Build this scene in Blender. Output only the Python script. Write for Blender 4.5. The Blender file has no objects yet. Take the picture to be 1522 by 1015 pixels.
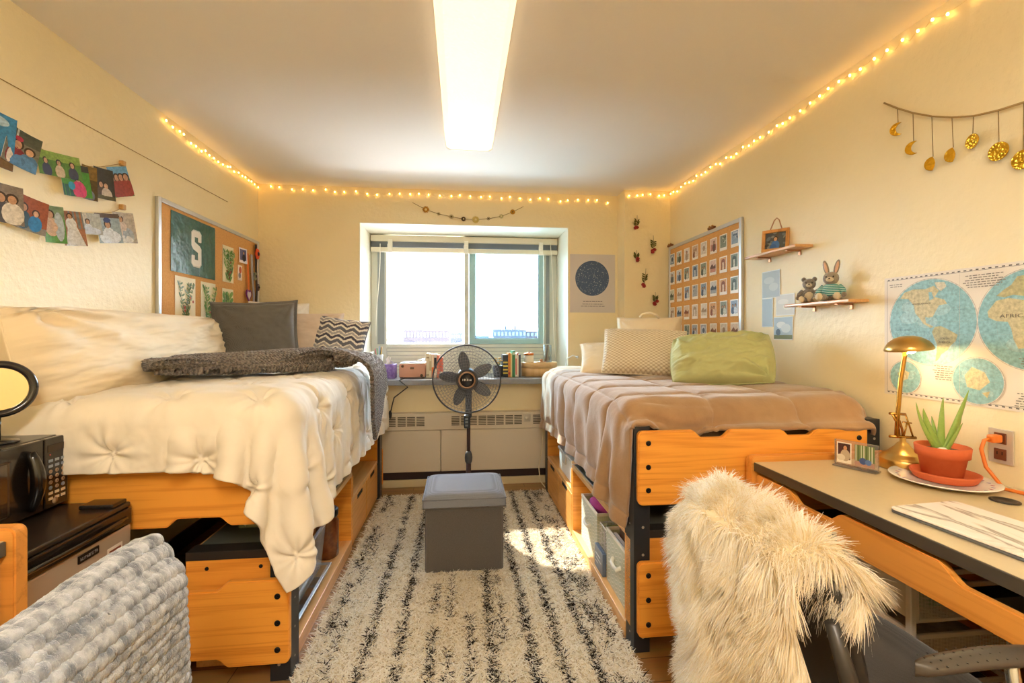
EXPOSURE = 1.62; SKY = 12.5; SUN = 26.0; LAMP = 0.37; FILL_REAR = 17.0
import bpy, bmesh, math, random
import numpy as np
from mathutils import Vector, Matrix

C = bpy.context.scene.collection
PI = math.pi
rnd = random.Random(7)

# ------------------------------------------------------------------ measuring the room
# The camera stands at (0, 0, 1.25). These turn a point of the photograph into a point of a known plane of the room.
F_PX, CX, HY, CAM_H = 684.0, 761.0, 497.0, 1.25
YAW = math.atan2(75, F_PX)
_c, _s = math.cos(YAW), math.sin(YAW)
def _ray(px, py):
    u = (px - CX) / F_PX
    return (u * _c + _s, _c - u * _s, (HY - py) / F_PX)
def onx(px, py, X):
    r = _ray(px, py); t = X / r[0]; return Vector((X, r[1] * t, CAM_H + r[2] * t))
def ony(px, py, Y):
    r = _ray(px, py); t = Y / r[1]; return Vector((r[0] * t, Y, CAM_H + r[2] * t))
def onz(px, py, Z):
    r = _ray(px, py); t = (Z - CAM_H) / r[2]; return Vector((r[0] * t, r[1] * t, Z))

XL, XR, YB, ZC = -1.625, 1.755, 3.90, 2.46     # left wall, right wall, back wall, ceiling
YF = -1.70                                      # wall behind the camera

# ------------------------------------------------------------------ materials
MATS = {}
def srgb(c):
    if isinstance(c, str):
        c = c.lstrip('#'); c = [int(c[i:i + 2], 16) / 255 for i in (0, 2, 4)]
    return tuple((x / 12.92 if x <= 0.04045 else ((x + 0.055) / 1.055) ** 2.4) for x in c[:3]) + (1.0,)

class NT:
    def __init__(self, m):
        self.t = m.node_tree; self.n = self.t.nodes; self.l = self.t.links
    def new(self, kind, **kw):
        nd = self.n.new(kind)
        for k, v in kw.items():
            if k in nd.inputs.keys(): nd.inputs[k].default_value = v
            else: setattr(nd, k, v)
        return nd
    def link(self, a, b): self.l.new(a, b)

def base_mat(name, col='#808080', rough=0.6, metal=0.0, spec=None, sheen=0.0, coat=0.0, trans=0.0, alpha=1.0, emit=None, estr=0.0, ior=None, sss=0.0):
    m = bpy.data.materials.new(name); m.use_nodes = True
    b = m.node_tree.nodes['Principled BSDF']
    b.inputs['Base Color'].default_value = srgb(col)
    b.inputs['Roughness'].default_value = rough
    b.inputs['Metallic'].default_value = metal
    if spec is not None: b.inputs['Specular IOR Level'].default_value = spec
    if sheen: b.inputs['Sheen Weight'].default_value = sheen; b.inputs['Sheen Roughness'].default_value = 0.5
    if coat: b.inputs['Coat Weight'].default_value = coat; b.inputs['Coat Roughness'].default_value = 0.12
    if trans: b.inputs['Transmission Weight'].default_value = trans
    if ior: b.inputs['IOR'].default_value = ior
    if alpha < 1: b.inputs['Alpha'].default_value = alpha
    if sss: b.inputs['Subsurface Weight'].default_value = sss; b.inputs['Subsurface Radius'].default_value = (0.01, 0.006, 0.004)
    if emit: b.inputs['Emission Color'].default_value = srgb(emit); b.inputs['Emission Strength'].default_value = estr
    return m

def mat(name, col='#808080', rough=0.6, bump=None, mottle=None, **kw):
    """plain procedural material; bump=(scale, strength, distance), mottle=(scale, second colour, amount)"""
    if name in MATS: return MATS[name]
    m = base_mat(name, col, rough, **kw); t = NT(m); b = t.n['Principled BSDF']
    co = t.new('ShaderNodeTexCoord')
    if mottle:
        nz = t.new('ShaderNodeTexNoise', Scale=mottle[0], Detail=4.0, Roughness=0.6)
        t.link(co.outputs['Object'], nz.inputs['Vector'])
        mx = t.new('ShaderNodeMix', data_type='RGBA')
        rp = t.new('ShaderNodeMapRange'); rp.inputs[1].default_value = 0.35; rp.inputs[2].default_value = 0.68
        rp.inputs[4].default_value = mottle[2]
        t.link(nz.outputs['Fac'], rp.inputs[0]); t.link(rp.outputs[0], mx.inputs[0])
        mx.inputs[6].default_value = srgb(col); mx.inputs[7].default_value = srgb(mottle[1])
        t.link(mx.outputs[2], b.inputs['Base Color'])
    if bump:
        nz = t.new('ShaderNodeTexNoise', Scale=bump[0], Detail=3.0, Roughness=0.55)
        t.link(co.outputs['Object'], nz.inputs['Vector'])
        bp = t.new('ShaderNodeBump', Strength=bump[1], Distance=bump[2])
        t.link(nz.outputs['Fac'], bp.inputs['Height']); t.link(bp.outputs['Normal'], b.inputs['Normal'])
    MATS[name] = m
    return m

def flat(col, rough=0.55):
    """printed ink of one colour"""
    return mat('ink_' + col.lstrip('#'), col, rough)

def soft_fibre(name, col, tr=0.45):
    """fine fibre: scatters light and lets some through"""
    if name in MATS: return MATS[name]
    m = bpy.data.materials.new(name); m.use_nodes = True; t = NT(m); t.n.remove(t.n['Principled BSDF'])
    a = t.new('ShaderNodeBsdfDiffuse', Color=srgb(col)); b = t.new('ShaderNodeBsdfTranslucent', Color=srgb(col)); mx = t.new('ShaderNodeMixShader'); mx.inputs[0].default_value = tr
    t.link(a.outputs[0], mx.inputs[1]); t.link(b.outputs[0], mx.inputs[2]); t.link(mx.outputs[0], t.n['Material Output'].inputs['Surface'])
    MATS[name] = m
    return m
def photo_ink(col):
    """one printed tone of a photograph, with the small variations a photograph has"""
    c = col.lstrip('#'); d = '#' + ''.join('%02x' % int(int(c[i:i + 2], 16) * .74) for i in (0, 2, 4))
    return mat('photo_ink_' + c, col, 0.5, mottle=(80, d, 0.8))

def wood(name, c1, c2, axis=0, scale=1.0, rough=0.38, coat=0.15):
    """varnished oak: long streaks along one axis, with cathedral figure"""
    if name in MATS: return MATS[name]
    m = base_mat(name, c1, rough, coat=coat); t = NT(m); b = t.n['Principled BSDF']
    co = t.new('ShaderNodeTexCoord'); mp = t.new('ShaderNodeMapping')
    sc = [13 * scale] * 3; sc[axis] = 0.75 * scale
    mp.inputs['Scale'].default_value = sc
    t.link(co.outputs['Object'], mp.inputs['Vector'])
    nz = t.new('ShaderNodeTexNoise', Scale=1.0, Detail=2.0, Roughness=0.5, Distortion=0.4)
    t.link(mp.outputs[0], nz.inputs['Vector'])
    mul = t.new('ShaderNodeMath', operation='MULTIPLY'); mul.inputs[1].default_value = 11.0
    t.link(nz.outputs['Fac'], mul.inputs[0])
    fr = t.new('ShaderNodeMath', operation='PINGPONG'); fr.inputs[1].default_value = 1.0
    t.link(mul.outputs[0], fr.inputs[0])
    mp2 = t.new('ShaderNodeMapping'); sc2 = [210 * scale] * 3; sc2[axis] = 4 * scale
    mp2.inputs['Scale'].default_value = sc2
    t.link(co.outputs['Object'], mp2.inputs['Vector'])
    n2 = t.new('ShaderNodeTexNoise', Scale=1.0, Detail=3.0)
    t.link(mp2.outputs[0], n2.inputs['Vector'])
    ad = t.new('ShaderNodeMath', operation='MULTIPLY_ADD'); ad.inputs[1].default_value = 0.42; 
    t.link(fr.outputs[0], ad.inputs[0])
    m3 = t.new('ShaderNodeMath', operation='MULTIPLY'); m3.inputs[1].default_value = 0.72
    t.link(n2.outputs['Fac'], m3.inputs[0]); t.link(m3.outputs[0], ad.inputs[2])
    rp = t.new('ShaderNodeValToRGB')
    rp.color_ramp.elements[0].position = 0.15; rp.color_ramp.elements[0].color = srgb(c2)
    rp.color_ramp.elements[1].position = 0.62; rp.color_ramp.elements[1].color = srgb(c1)
    t.link(ad.outputs[0], rp.inputs[0]); t.link(rp.outputs[0], b.inputs['Base Color'])
    bp = t.new('ShaderNodeBump', Strength=0.08, Distance=0.002)
    t.link(n2.outputs['Fac'], bp.inputs['Height']); t.link(bp.outputs['Normal'], b.inputs['Normal'])
    MATS[name] = m
    return m

def weave(name, c1, c2, scale, rough=0.9, bumpd=0.002, kind='cross', sheen=0.2, bstr=0.6):
    """woven / textured cloth in object space"""
    if name in MATS: return MATS[name]
    m = base_mat(name, c1, rough, sheen=sheen); t = NT(m); b = t.n['Principled BSDF']
    co = t.new('ShaderNodeTexCoord')
    if kind == 'cross':
        w = []
        for ax in ('X', 'Y', 'Z'):
            wv = t.new('ShaderNodeTexWave', Scale=scale, Distortion=1.5, Detail=1.0); wv.bands_direction = ax
            wv.inputs['Detail Scale'].default_value = 3
            t.link(co.outputs['Object'], wv.inputs['Vector']); w.append(wv)
        a = t.new('ShaderNodeMath', operation='ADD'); t.link(w[0].outputs['Fac'], a.inputs[0]); t.link(w[1].outputs['Fac'], a.inputs[1])
        a2 = t.new('ShaderNodeMath', operation='MULTIPLY_ADD'); a2.inputs[1].default_value = 0.33
        a3 = t.new('ShaderNodeMath', operation='ADD'); t.link(a.outputs[0], a3.inputs[0]); t.link(w[2].outputs['Fac'], a3.inputs[1])
        t.link(a3.outputs[0], a2.inputs[0]); a2.inputs[2].default_value = 0.0
        h = a2.outputs[0]
    else:
        v = t.new('ShaderNodeTexVoronoi', Scale=scale); v.feature = 'F1'
        t.link(co.outputs['Object'], v.inputs['Vector']); h = v.outputs['Distance']
    rp = t.new('ShaderNodeValToRGB')
    rp.color_ramp.elements[0].position = 0.25; rp.color_ramp.elements[0].color = srgb(c1)
    rp.color_ramp.elements[1].position = 0.75; rp.color_ramp.elements[1].color = srgb(c2)
    t.link(h, rp.inputs[0]); t.link(rp.outputs[0], b.inputs['Base Color'])
    bp = t.new('ShaderNodeBump', Strength=bstr, Distance=bumpd)
    t.link(h, bp.inputs['Height']); t.link(bp.outputs['Normal'], b.inputs['Normal'])
    MATS[name] = m
    return m

def clear_mat(name, tint='#ffffff', gloss=0.05, rough=0.03, haze=0.0):
    """thin clear sheet: lets light straight through, mirrors a little at grazing angles"""
    if name in MATS: return MATS[name]
    m = bpy.data.materials.new(name); m.use_nodes = True; t = NT(m)
    t.n.remove(t.n['Principled BSDF']); out = t.n['Material Output']
    tr = t.new('ShaderNodeBsdfTransparent', Color=srgb(tint)); gl = t.new('ShaderNodeBsdfGlossy', Roughness=rough)
    lw = t.new('ShaderNodeFresnel', IOR=1.45)
    mx = t.new('ShaderNodeMixShader'); mu = t.new('ShaderNodeMath', operation='MULTIPLY_ADD')
    mu.inputs[1].default_value = 0.8; mu.inputs[2].default_value = gloss * 0.3
    t.link(lw.outputs[0], mu.inputs[0]); t.link(mu.outputs[0], mx.inputs[0]); t.link(tr.outputs[0], mx.inputs[1]); t.link(gl.outputs[0], mx.inputs[2])
    last = mx.outputs[0]
    if haze:
        df = t.new('ShaderNodeBsdfDiffuse', Color=srgb('#eef2f4')); m2 = t.new('ShaderNodeMixShader'); m2.inputs[0].default_value = haze
        t.link(last, m2.inputs[1]); t.link(df.outputs[0], m2.inputs[2]); last = m2.outputs[0]
    t.link(last, out.inputs['Surface'])
    MATS[name] = m
    return m

# ------------------------------------------------------------------ mesh builder
class MB:
    def __init__(self, xf=None):
        self.v = []; self.f = []; self.mi = []; self.sm = []; self.xf = xf or Matrix()
    def _add(self, vs, fs, m=0, smooth=False):
        o = len(self.v)
        self.v += [tuple(self.xf @ Vector(p)) for p in vs]
        self.f += [tuple(i + o for i in f) for f in fs]
        self.mi += [m] * len(fs); self.sm += [smooth] * len(fs)
    def from_bm(self, bm, m=0, smooth=False):
        bm.verts.index_update()
        self._add([v.co.copy() for v in bm.verts], [[v.index for v in f.verts] for f in bm.faces], m, smooth); bm.free()
    def box(self, c, s, m=0, bev=0.0, seg=2, rot=None):
        bm = bmesh.new(); bmesh.ops.create_cube(bm, size=1)
        bmesh.ops.scale(bm, vec=s, verts=bm.verts)
        if bev > 0:
            bmesh.ops.bevel(bm, geom=list(bm.edges), offset=min(bev, min(s) * 0.49), segments=seg, affect='EDGES', profile=0.5)
        M = Matrix.Translation(c) @ (rot.to_4x4() if rot is not None else Matrix())
        bmesh.ops.transform(bm, matrix=M, verts=bm.verts)
        self.from_bm(bm, m, False); return self
    def bx(self, x0, x1, y0, y1, z0, z1, m=0, bev=0.0, seg=2):
        return self.box(((x0 + x1) / 2, (y0 + y1) / 2, (z0 + z1) / 2), (abs(x1 - x0), abs(y1 - y0), abs(z1 - z0)), m, bev, seg)
    def prism(self, poly, fr, th, m=0, bev=0.0, seg=2, smooth=False):
        """poly: 2D outline; fr=(origin, U, V): placed on origin+u*U+v*V and thickened by th along UxV"""
        o, U, V = [Vector(a) for a in fr]; N = U.cross(V).normalized()
        bm = bmesh.new()
        a = [bm.verts.new(o + U * p[0] + V * p[1]) for p in poly]
        f = bm.faces.new(a); r = bmesh.ops.extrude_face_region(bm, geom=[f])
        nv = [e for e in r['geom'] if isinstance(e, bmesh.types.BMVert)]
        bmesh.ops.translate(bm, verts=nv, vec=N * th)
        bmesh.ops.recalc_face_normals(bm, faces=bm.faces)
        if bev > 0:
            es = [e for e in bm.edges if len(e.link_faces) == 2 and any(len(x.verts) == len(poly) for x in e.link_faces)]
            bmesh.ops.bevel(bm, geom=es, offset=bev, segments=seg, affect='EDGES')
        self.from_bm(bm, m, smooth); return self
    def tube(self, pts, r, n=8, m=0, closed=False, cap=True, smooth=True):
        pts = [Vector(p) for p in pts]; k = len(pts)
        rs = r if isinstance(r, (list, tuple)) else [r] * k
        vs = []; up = None
        for i, p in enumerate(pts):
            a = pts[(i - 1) % k] if (closed or i > 0) else p; b = pts[(i + 1) % k] if (closed or i < k - 1) else p
            t = (b - a); t = t.normalized() if t.length > 1e-9 else Vector((0, 0, 1))
            if up is None:
                up = Vector((0, 0, 1)) if abs(t.z) < 0.9 else Vector((1, 0, 0))
            s = t.cross(up)
            if s.length < 1e-6: s = t.orthogonal()
            s.normalize(); up = s.cross(t).normalized()
            for j in range(n):
                q = 2 * PI * j / n
                vs.append(p + (s * math.cos(q) + up * math.sin(q)) * rs[i])
        fs = []
        for i in range(k if closed else k - 1):
            i2 = (i + 1) % k
            for j in range(n):
                fs.append((i * n + j, i * n + (j + 1) % n, i2 * n + (j + 1) % n, i2 * n + j))
        if cap and not closed:
            fs.append(tuple(range(n - 1, -1, -1))); fs.append(tuple((k - 1) * n + j for j in range(n)))
        self._add(vs, fs, m, smooth); return self
    def lathe(self, prof, c=(0, 0, 0), n=24, m=0, smooth=True, axis=None, sx=1.0, sy=1.0, cap=True):
        """prof: (radius, height) pairs bottom to top"""
        R = axis if axis is not None else Matrix.Identity(3)
        vs = []; fs = []; c = Vector(c)
        for (r, z) in prof:
            for j in range(n):
                q = 2 * PI * j / n
                vs.append(c + R @ Vector((max(r, 1e-5) * math.cos(q) * sx, max(r, 1e-5) * math.sin(q) * sy, z)))
        for i in range(len(prof) - 1):
            for j in range(n):
                fs.append((i * n + j, i * n + (j + 1) % n, (i + 1) * n + (j + 1) % n, (i + 1) * n + j))
        if cap: fs.append(tuple(range(n - 1, -1, -1))); fs.append(tuple((len(prof) - 1) * n + j for j in range(n)))
        self._add(vs, fs, m, smooth); return self
    def ell(self, c, r, m=0, n=14, rot=None):
        k = n // 2; vs = []; fs = []; R = rot if rot is not None else Matrix.Identity(3)
        for i in range(k + 1):
            th = PI * i / k
            for j in range(n):
                q = 2 * PI * j / n
                vs.append(Vector(c) + R @ Vector((r[0] * math.sin(th) * math.cos(q), r[1] * math.sin(th) * math.sin(q), -r[2] * math.cos(th))))
        for i in range(k):
            for j in range(n):
                fs.append((i * n + j, i * n + (j + 1) % n, (i + 1) * n + (j + 1) % n, (i + 1) * n + j))
        self._add(vs, fs, m, True); return self
    def grid(self, P, m=0, smooth=True, flip=False):
        P = np.asarray(P); a, b = P.shape[:2]
        vs = P.reshape(-1, 3).tolist(); fs = []
        for i in range(a - 1):
            for j in range(b - 1):
                q = (i * b + j, i * b + j + 1, (i + 1) * b + j + 1, (i + 1) * b + j)
                fs.append(q[::-1] if flip else q)
        self._add(vs, fs, m, smooth); return self
    # flat printed shapes in a frame (origin o, U right, V up, N out), lifted by a layer number
    def ink(self, fr, poly, layer, m, th=0.0004):
        o, U, V, N = fr
        self._add([o + U * p[0] + V * p[1] + N * (th * layer) for p in poly], [tuple(range(len(poly)))], m)
        return self
    def build(self, name, mats, parent=None, label=None):
        return link_mesh(name, self.v, self.f, mats, parent, self.mi, self.sm, label)

ORG = {}
def link_mesh(name, v, f, mats, parent=None, mi=None, sm=None, label=None):
    if not isinstance(mats, (list, tuple)): mats = [mats]
    va = np.asarray(v, dtype=np.float64).reshape(-1, 3)
    if parent is not None: org = ORG[parent.name]
    else:
        lo, hi = va.min(0), va.max(0); org = np.array([(lo[0] + hi[0]) / 2, (lo[1] + hi[1]) / 2, lo[2]])
    me = bpy.data.meshes.new(name)
    me.from_pydata((va - org).tolist(), [], [list(x) for x in f])
    for m in mats: me.materials.append(m)
    if mi is not None and len(mats) > 1: me.polygons.foreach_set('material_index', np.asarray(mi, dtype=np.int32))
    if sm is not None: me.polygons.foreach_set('use_smooth', np.asarray(sm, dtype=bool))
    me.update()
    o = bpy.data.objects.new(name, me); C.objects.link(o)
    if parent is not None: o.parent = parent
    else: o.location = org
    ORG[o.name] = org
    if label: o['label'] = label
    return o

def tag(o, label, cat, group=None, kind=None):
    o['label'] = label; o['category'] = cat
    if group: o['group'] = group
    if kind: o['kind'] = kind
    return o
def thing(name, label, cat, loc, group=None):
    o = bpy.data.objects.new(name, None); C.objects.link(o); o.location = loc; o.empty_display_size = 0.05
    ORG[o.name] = np.array(loc, dtype=float)
    return tag(o, label, cat, group)
def structure(mb, name, mats):
    o = mb.build(name, mats); o['kind'] = 'structure'; return o

def text_mb(s, size, fr, th=0.0006, m=0, mb=None, align='CENTER', sx=1.0):
    """lettering as a thin solid in the frame fr=(o,U,V,N)"""
    cu = bpy.data.curves.new('t', 'FONT'); cu.body = s; cu.size = size; cu.align_x = align; cu.align_y = 'CENTER'; cu.extrude = th / 2; cu.resolution_u = 3
    ob = bpy.data.objects.new('t', cu); C.objects.link(ob)
    bpy.context.view_layer.update()
    me = bpy.data.meshes.new_from_object(ob)
    o, U, V, N = fr
    mb = mb or MB()
    mb._add([o + U * (v.co.x * sx) + V * v.co.y + N * (v.co.z + th / 2) for v in me.vertices], [tuple(p.vertices) for p in me.polygons], m)
    bpy.data.objects.remove(ob); bpy.data.curves.remove(cu); bpy.data.meshes.remove(me)
    return mb

def ellipse(cx, cy, rx, ry, n=16, rot=0):
    return [(cx + rx * math.cos(q) * math.cos(rot) - ry * math.sin(q) * math.sin(rot), cy + rx * math.cos(q) * math.sin(rot) + ry * math.sin(q) * math.cos(rot)) for q in [2 * PI * i / n for i in range(n)]]
def rect(x0, x1, y0, y1): return [(x0, y0), (x1, y0), (x1, y1), (x0, y1)]
def rrect(x0, x1, y0, y1, r, n=5):
    out = []
    for cx, cy, a in ((x1 - r, y0 + r, -PI / 2), (x1 - r, y1 - r, 0), (x0 + r, y1 - r, PI / 2), (x0 + r, y0 + r, PI)):
        out += [(cx + r * math.cos(a + PI / 2 * i / n), cy + r * math.sin(a + PI / 2 * i / n)) for i in range(n + 1)]
    return out

# ------------------------------------------------------------------ cloth
def sm3(e0, e1, x):
    t = np.clip((x - e0) / (e1 - e0), 0, 1); return t * t * (3 - 2 * t)
def vnoise(x, y, seed=0):
    """smooth value noise of two arrays"""
    xi = np.floor(x).astype(int); yi = np.floor(y).astype(int); fx = x - xi; fy = y - yi
    fx = fx * fx * (3 - 2 * fx); fy = fy * fy * (3 - 2 * fy)
    def h(a, b):
        n = np.sin(a * 127.1 + b * 311.7 + seed * 74.7) * 43758.5453
        return n - np.floor(n)
    return (h(xi, yi) * (1 - fx) + h(xi + 1, yi) * fx) * (1 - fy) + (h(xi, yi + 1) * (1 - fx) + h(xi + 1, yi + 1) * fx) * fy
def fbm(x, y, seed=0, o=4):
    r = 0; a = 0.5
    for i in range(o): r = r + a * (vnoise(x * 2 ** i, y * 2 ** i, seed + i) - 0.5); a *= 0.5
    return r

def rbox_push(P, c, h, r):
    """push the points out of a rounded box; returns the new points and a touch mask"""
    q = P - c; s = np.sign(q); s[s == 0] = 1; a = np.abs(q) - (np.array(h) - r)
    out = np.maximum(a, 0); L = np.linalg.norm(out, axis=-1)
    mx = a.max(-1); d = L + np.minimum(mx, 0) - r
    n = np.zeros_like(P)
    ins = L < 1e-9
    n[~ins] = (s * out / np.maximum(L, 1e-9)[..., None])[~ins]
    ax = a.argmax(-1)
    ii = np.where(ins)
    if len(ii[0]): n[ii + (ax[ii],)] = s[ii + (ax[ii],)]
    hit = d < 0
    Q = P - n * np.minimum(d, 0)[..., None]
    return Q, hit

def drape(P, du, dv, boxes, steps=160, iters=12, grav=9.8, dt=1 / 60., fric=0.6, stiff=1.0, bend=0.25, floor=None, pin=None, pin_until=0, damp=0.985, extra=None):
    """small position-based cloth: P (a,b,3) start, du/dv rest spacing along the rows / columns"""
    P = P.astype(float).copy(); V = np.zeros_like(P)
    dvr = np.asarray(dv, float) * np.ones(P.shape[1]); dvc = dvr[None, :, None]; ddc = np.hypot(du, 0.5 * (dvr[1:] + dvr[:-1]))[None, :, None]
    def con(A, B, L, k):
        d = B - A; l = np.linalg.norm(d, axis=-1, keepdims=True)
        c = d * (0.5 * k * (l - L) / np.maximum(l, 1e-9)); A += c; B -= c
    def soft(A, B, L, k):
        d = B - A; l = np.linalg.norm(d, axis=-1, keepdims=True)
        c = d * (0.5 * k * np.minimum(l - L, 0) / np.maximum(l, 1e-9)); A += c; B -= c
    pinP = P.copy() if pin is not None else None
    for st in range(steps):
        V[..., 2] -= grav * dt; V *= damp
        O = P.copy(); P += V * dt
        for it in range(iters):
            for s in (0, 1):
                A = P[s:-1:2]; con(A, P[s + 1::2][:A.shape[0]], dvc, stiff)
                A = P[:, s:-1:2]; con(A, P[:, s + 1::2][:, :A.shape[1]], du, stiff)
            for s in (0, 1):
                A = P[s:-1:2, :-1]; con(A, P[s + 1::2, 1:][:A.shape[0]], ddc, 0.25)
                A = P[s:-1:2, 1:]; con(A, P[s + 1::2, :-1][:A.shape[0]], ddc, 0.25)
            for s in (0, 1, 2, 3):
                A = P[s:-2:4]; soft(A, P[s + 2::4][:A.shape[0]], 2 * dvc, bend)
                A = P[:, s:-2:4]; soft(A, P[:, s + 2::4][:, :A.shape[1]], 2 * du, bend)
            hit = np.zeros(P.shape[:2], bool)
            for (c, h, r) in boxes:
                P, hh = rbox_push(P, np.array(c), h, r); hit |= hh
            if floor is not None:
                fl = P[..., 2] < floor; P[..., 2] = np.maximum(P[..., 2], floor); hit |= fl
            if extra is not None: P = extra(P)
            if pin is not None and st < pin_until: P[pin] = pinP[pin]
        V = (P - O) / dt
        V[hit] *= (1 - fric)
        sp = np.linalg.norm(V, axis=-1, keepdims=True); V *= np.minimum(1, 3.0 / np.maximum(sp, 1e-9))
    return P

def upsample(P, k):
    """Catmull-Rom refinement of a grid by k along both ways"""
    def one(A):
        n = A.shape[0]; E = np.concatenate([2 * A[:1] - A[1:2], A, 2 * A[-1:] - A[-2:-1]])
        t = np.linspace(0, n - 1, (n - 1) * k + 1); i = np.minimum(t.astype(int), n - 2); f = (t - i)[:, None, None]
        p0, p1, p2, p3 = E[i], E[i + 1], E[i + 2], E[i + 3]
        return 0.5 * (2 * p1 + (p2 - p0) * f + (2 * p0 - 5 * p1 + 4 * p2 - p3) * f * f + (3 * p1 - p0 - 3 * p2 + p3) * f ** 3)
    A = one(P); return one(A.transpose(1, 0, 2)).transpose(1, 0, 2)
def grid_normals(P):
    gu = np.gradient(P, axis=1); gv = np.gradient(P, axis=0)
    n = np.cross(gu, gv); return n / np.maximum(np.linalg.norm(n, axis=-1, keepdims=True), 1e-9)
def sheet_obj(name, P, mats, parent=None, thick=0.0, uv=True, off=0.0):
    a, b = P.shape[:2]
    idx = np.arange(a * b).reshape(a, b)
    f = np.stack([idx[:-1, :-1], idx[:-1, 1:], idx[1:, 1:], idx[1:, :-1]], -1).reshape(-1, 4)
    o = link_mesh(name, P.reshape(-1, 3), f.tolist(), mats, parent, None, [True] * len(f))
    if uv:
        u = np.linspace(0, 1, b); v = np.linspace(0, 1, a); UV = np.stack(np.meshgrid(u, v), -1).reshape(-1, 2)
        lay = o.data.uv_layers.new(name='UVMap')
        li = np.zeros(len(o.data.loops), dtype=np.int32); o.data.loops.foreach_get('vertex_index', li)
        lay.data.foreach_set('uv', UV[li].ravel().astype(np.float32))
    if thick:
        m = o.modifiers.new('Solidify', 'SOLIDIFY'); m.thickness = thick; m.offset = off
    return o
def blades(name, root, d1, length, width, mats, mi, parent, curl=None, segs=3, kind='stuff', seed=3):
    """many tapering ribbons: root (n,3), direction d1 (n,3), curl (n,3) bends the tip"""
    r = np.random.RandomState(seed); n = len(root)
    d1 = d1 / np.linalg.norm(d1, axis=1, keepdims=True)
    side = np.cross(d1, r.normal(size=(n, 3))); side /= np.maximum(np.linalg.norm(side, axis=1, keepdims=True), 1e-9)
    ts = np.linspace(0, 1, segs + 1); rows = []
    for k, t in enumerate(ts):
        c = root + d1 * (length * t)[:, None] + (curl * (t * t) if curl is not None else 0)
        w = (width * (1.0 - 0.75 * t ** 2))[:, None] * 0.5
        rows += [c - side * w, c + side * w]
    V = np.stack(rows, 1).reshape(-1, 3); m = 2 * (segs + 1)
    base = (np.arange(n) * m)[:, None]
    F = np.concatenate([np.stack([base[:, 0] + 2 * k, base[:, 0] + 2 * k + 1, base[:, 0] + 2 * k + 3, base[:, 0] + 2 * k + 2], 1)[:, None] for k in range(segs)], 1).reshape(-1, 4)
    org = ORG[parent.name] if parent is not None else np.zeros(3)
    me = bpy.data.meshes.new(name)
    me.vertices.add(len(V)); me.vertices.foreach_set('co', (V - org).astype(np.float32).ravel())
    nf = len(F); me.loops.add(nf * 4); me.loops.foreach_set('vertex_index', F.astype(np.int32).ravel())
    me.polygons.add(nf); me.polygons.foreach_set('loop_start', (np.arange(nf) * 4).astype(np.int32))
    for q in (mats if isinstance(mats, list) else [mats]): me.materials.append(q)
    if mi is not None: me.polygons.foreach_set('material_index', np.repeat(mi, segs).astype(np.int32))
    me.polygons.foreach_set('use_smooth', np.ones(nf, dtype=bool))
    me.update(calc_edges=True); me.validate()
    o = bpy.data.objects.new(name, me); C.objects.link(o)
    if parent is not None: o.parent = parent
    ORG[o.name] = org
    if kind: o['kind'] = kind
    return o
# ================================================================== camera, sky, sun
cam = bpy.data.cameras.new('camera'); camo = bpy.data.objects.new('camera', cam); C.objects.link(camo)
cam.sensor_width = 36; cam.lens = F_PX / 1522 * 36; cam.shift_y = -(507.5 - HY) / 1522; cam.clip_start = 0.02; cam.clip_end = 3000
camo.location = (0, 0, CAM_H); camo.rotation_euler = (PI / 2, 0, -YAW)
sc = bpy.context.scene; sc.camera = camo
sc.view_settings.view_transform = 'Standard'; sc.view_settings.look = 'None'; sc.view_settings.exposure = EXPOSURE; sc.view_settings.gamma = 1.0
sc.view_settings.use_curve_mapping = False
cy = sc.cycles
cy.max_bounces = 10; cy.diffuse_bounces = 6; cy.glossy_bounces = 4; cy.transmission_bounces = 6; cy.transparent_max_bounces = 24
cy.caustics_reflective = False; cy.caustics_refractive = False; cy.sample_clamp_indirect = 6.0; cy.use_denoising = True

w = bpy.data.worlds.new('sky'); sc.world = w; w.use_nodes = True
t = NT(w); bg = t.n['Background']
geo = t.new('ShaderNodeTexCoord'); sep = t.new('ShaderNodeSeparateXYZ'); t.link(geo.outputs['Generated'], sep.inputs[0])
rp = t.new('ShaderNodeValToRGB'); t.link(sep.outputs['Z'], rp.inputs[0])
rp.color_ramp.elements[0].position = 0.0; rp.color_ramp.elements[0].color = srgb('#f6faff')
rp.color_ramp.elements[1].position = 0.6; rp.color_ramp.elements[1].color = srgb('#cfe4fb')
t.link(rp.outputs[0], bg.inputs['Color']); bg.inputs['Strength'].default_value = SKY

sun = bpy.data.lights.new('sun', 'SUN'); sun.energy = SUN; sun.angle = math.radians(0.6); sun.color = (1.0, 0.93, 0.80)
so = bpy.data.objects.new('sun', sun); C.objects.link(so); so.location = (-3, 12, 10)
so.rotation_euler = Vector((0.45, -1.0, -1.0)).to_track_quat('-Z', 'Y').to_euler()

# ================================================================== the shell
paint = mat('wall_paint', '#f1e3bb', 0.5, bump=(34, 0.5, 0.007), mottle=(1.3, '#ecdcb1', 0.6))
paint_back = paint
ceil_m = mat('ceiling_paint', '#e9e3da', 0.8, bump=(60, 0.2, 0.003))
white_paint = mat('reveal_paint', '#f3eedb', 0.6)
floor_m = base_mat('floor_vinyl', '#a9793f', 0.35); MATS['floor_vinyl'] = floor_m
t = NT(floor_m); b = t.n['Principled BSDF']; co = t.new('ShaderNodeTexCoord')
br = t.new('ShaderNodeTexBrick', Scale=1.0); br.offset = 0.5
br.inputs['Brick Width'].default_value = 0.9; br.inputs['Row Height'].default_value = 0.12; br.inputs['Mortar Size'].default_value = 0.002
br.inputs['Color1'].default_value = srgb('#b58850'); br.inputs['Color2'].default_value = srgb('#9a7040'); br.inputs['Mortar'].default_value = srgb('#5d4123')
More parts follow.
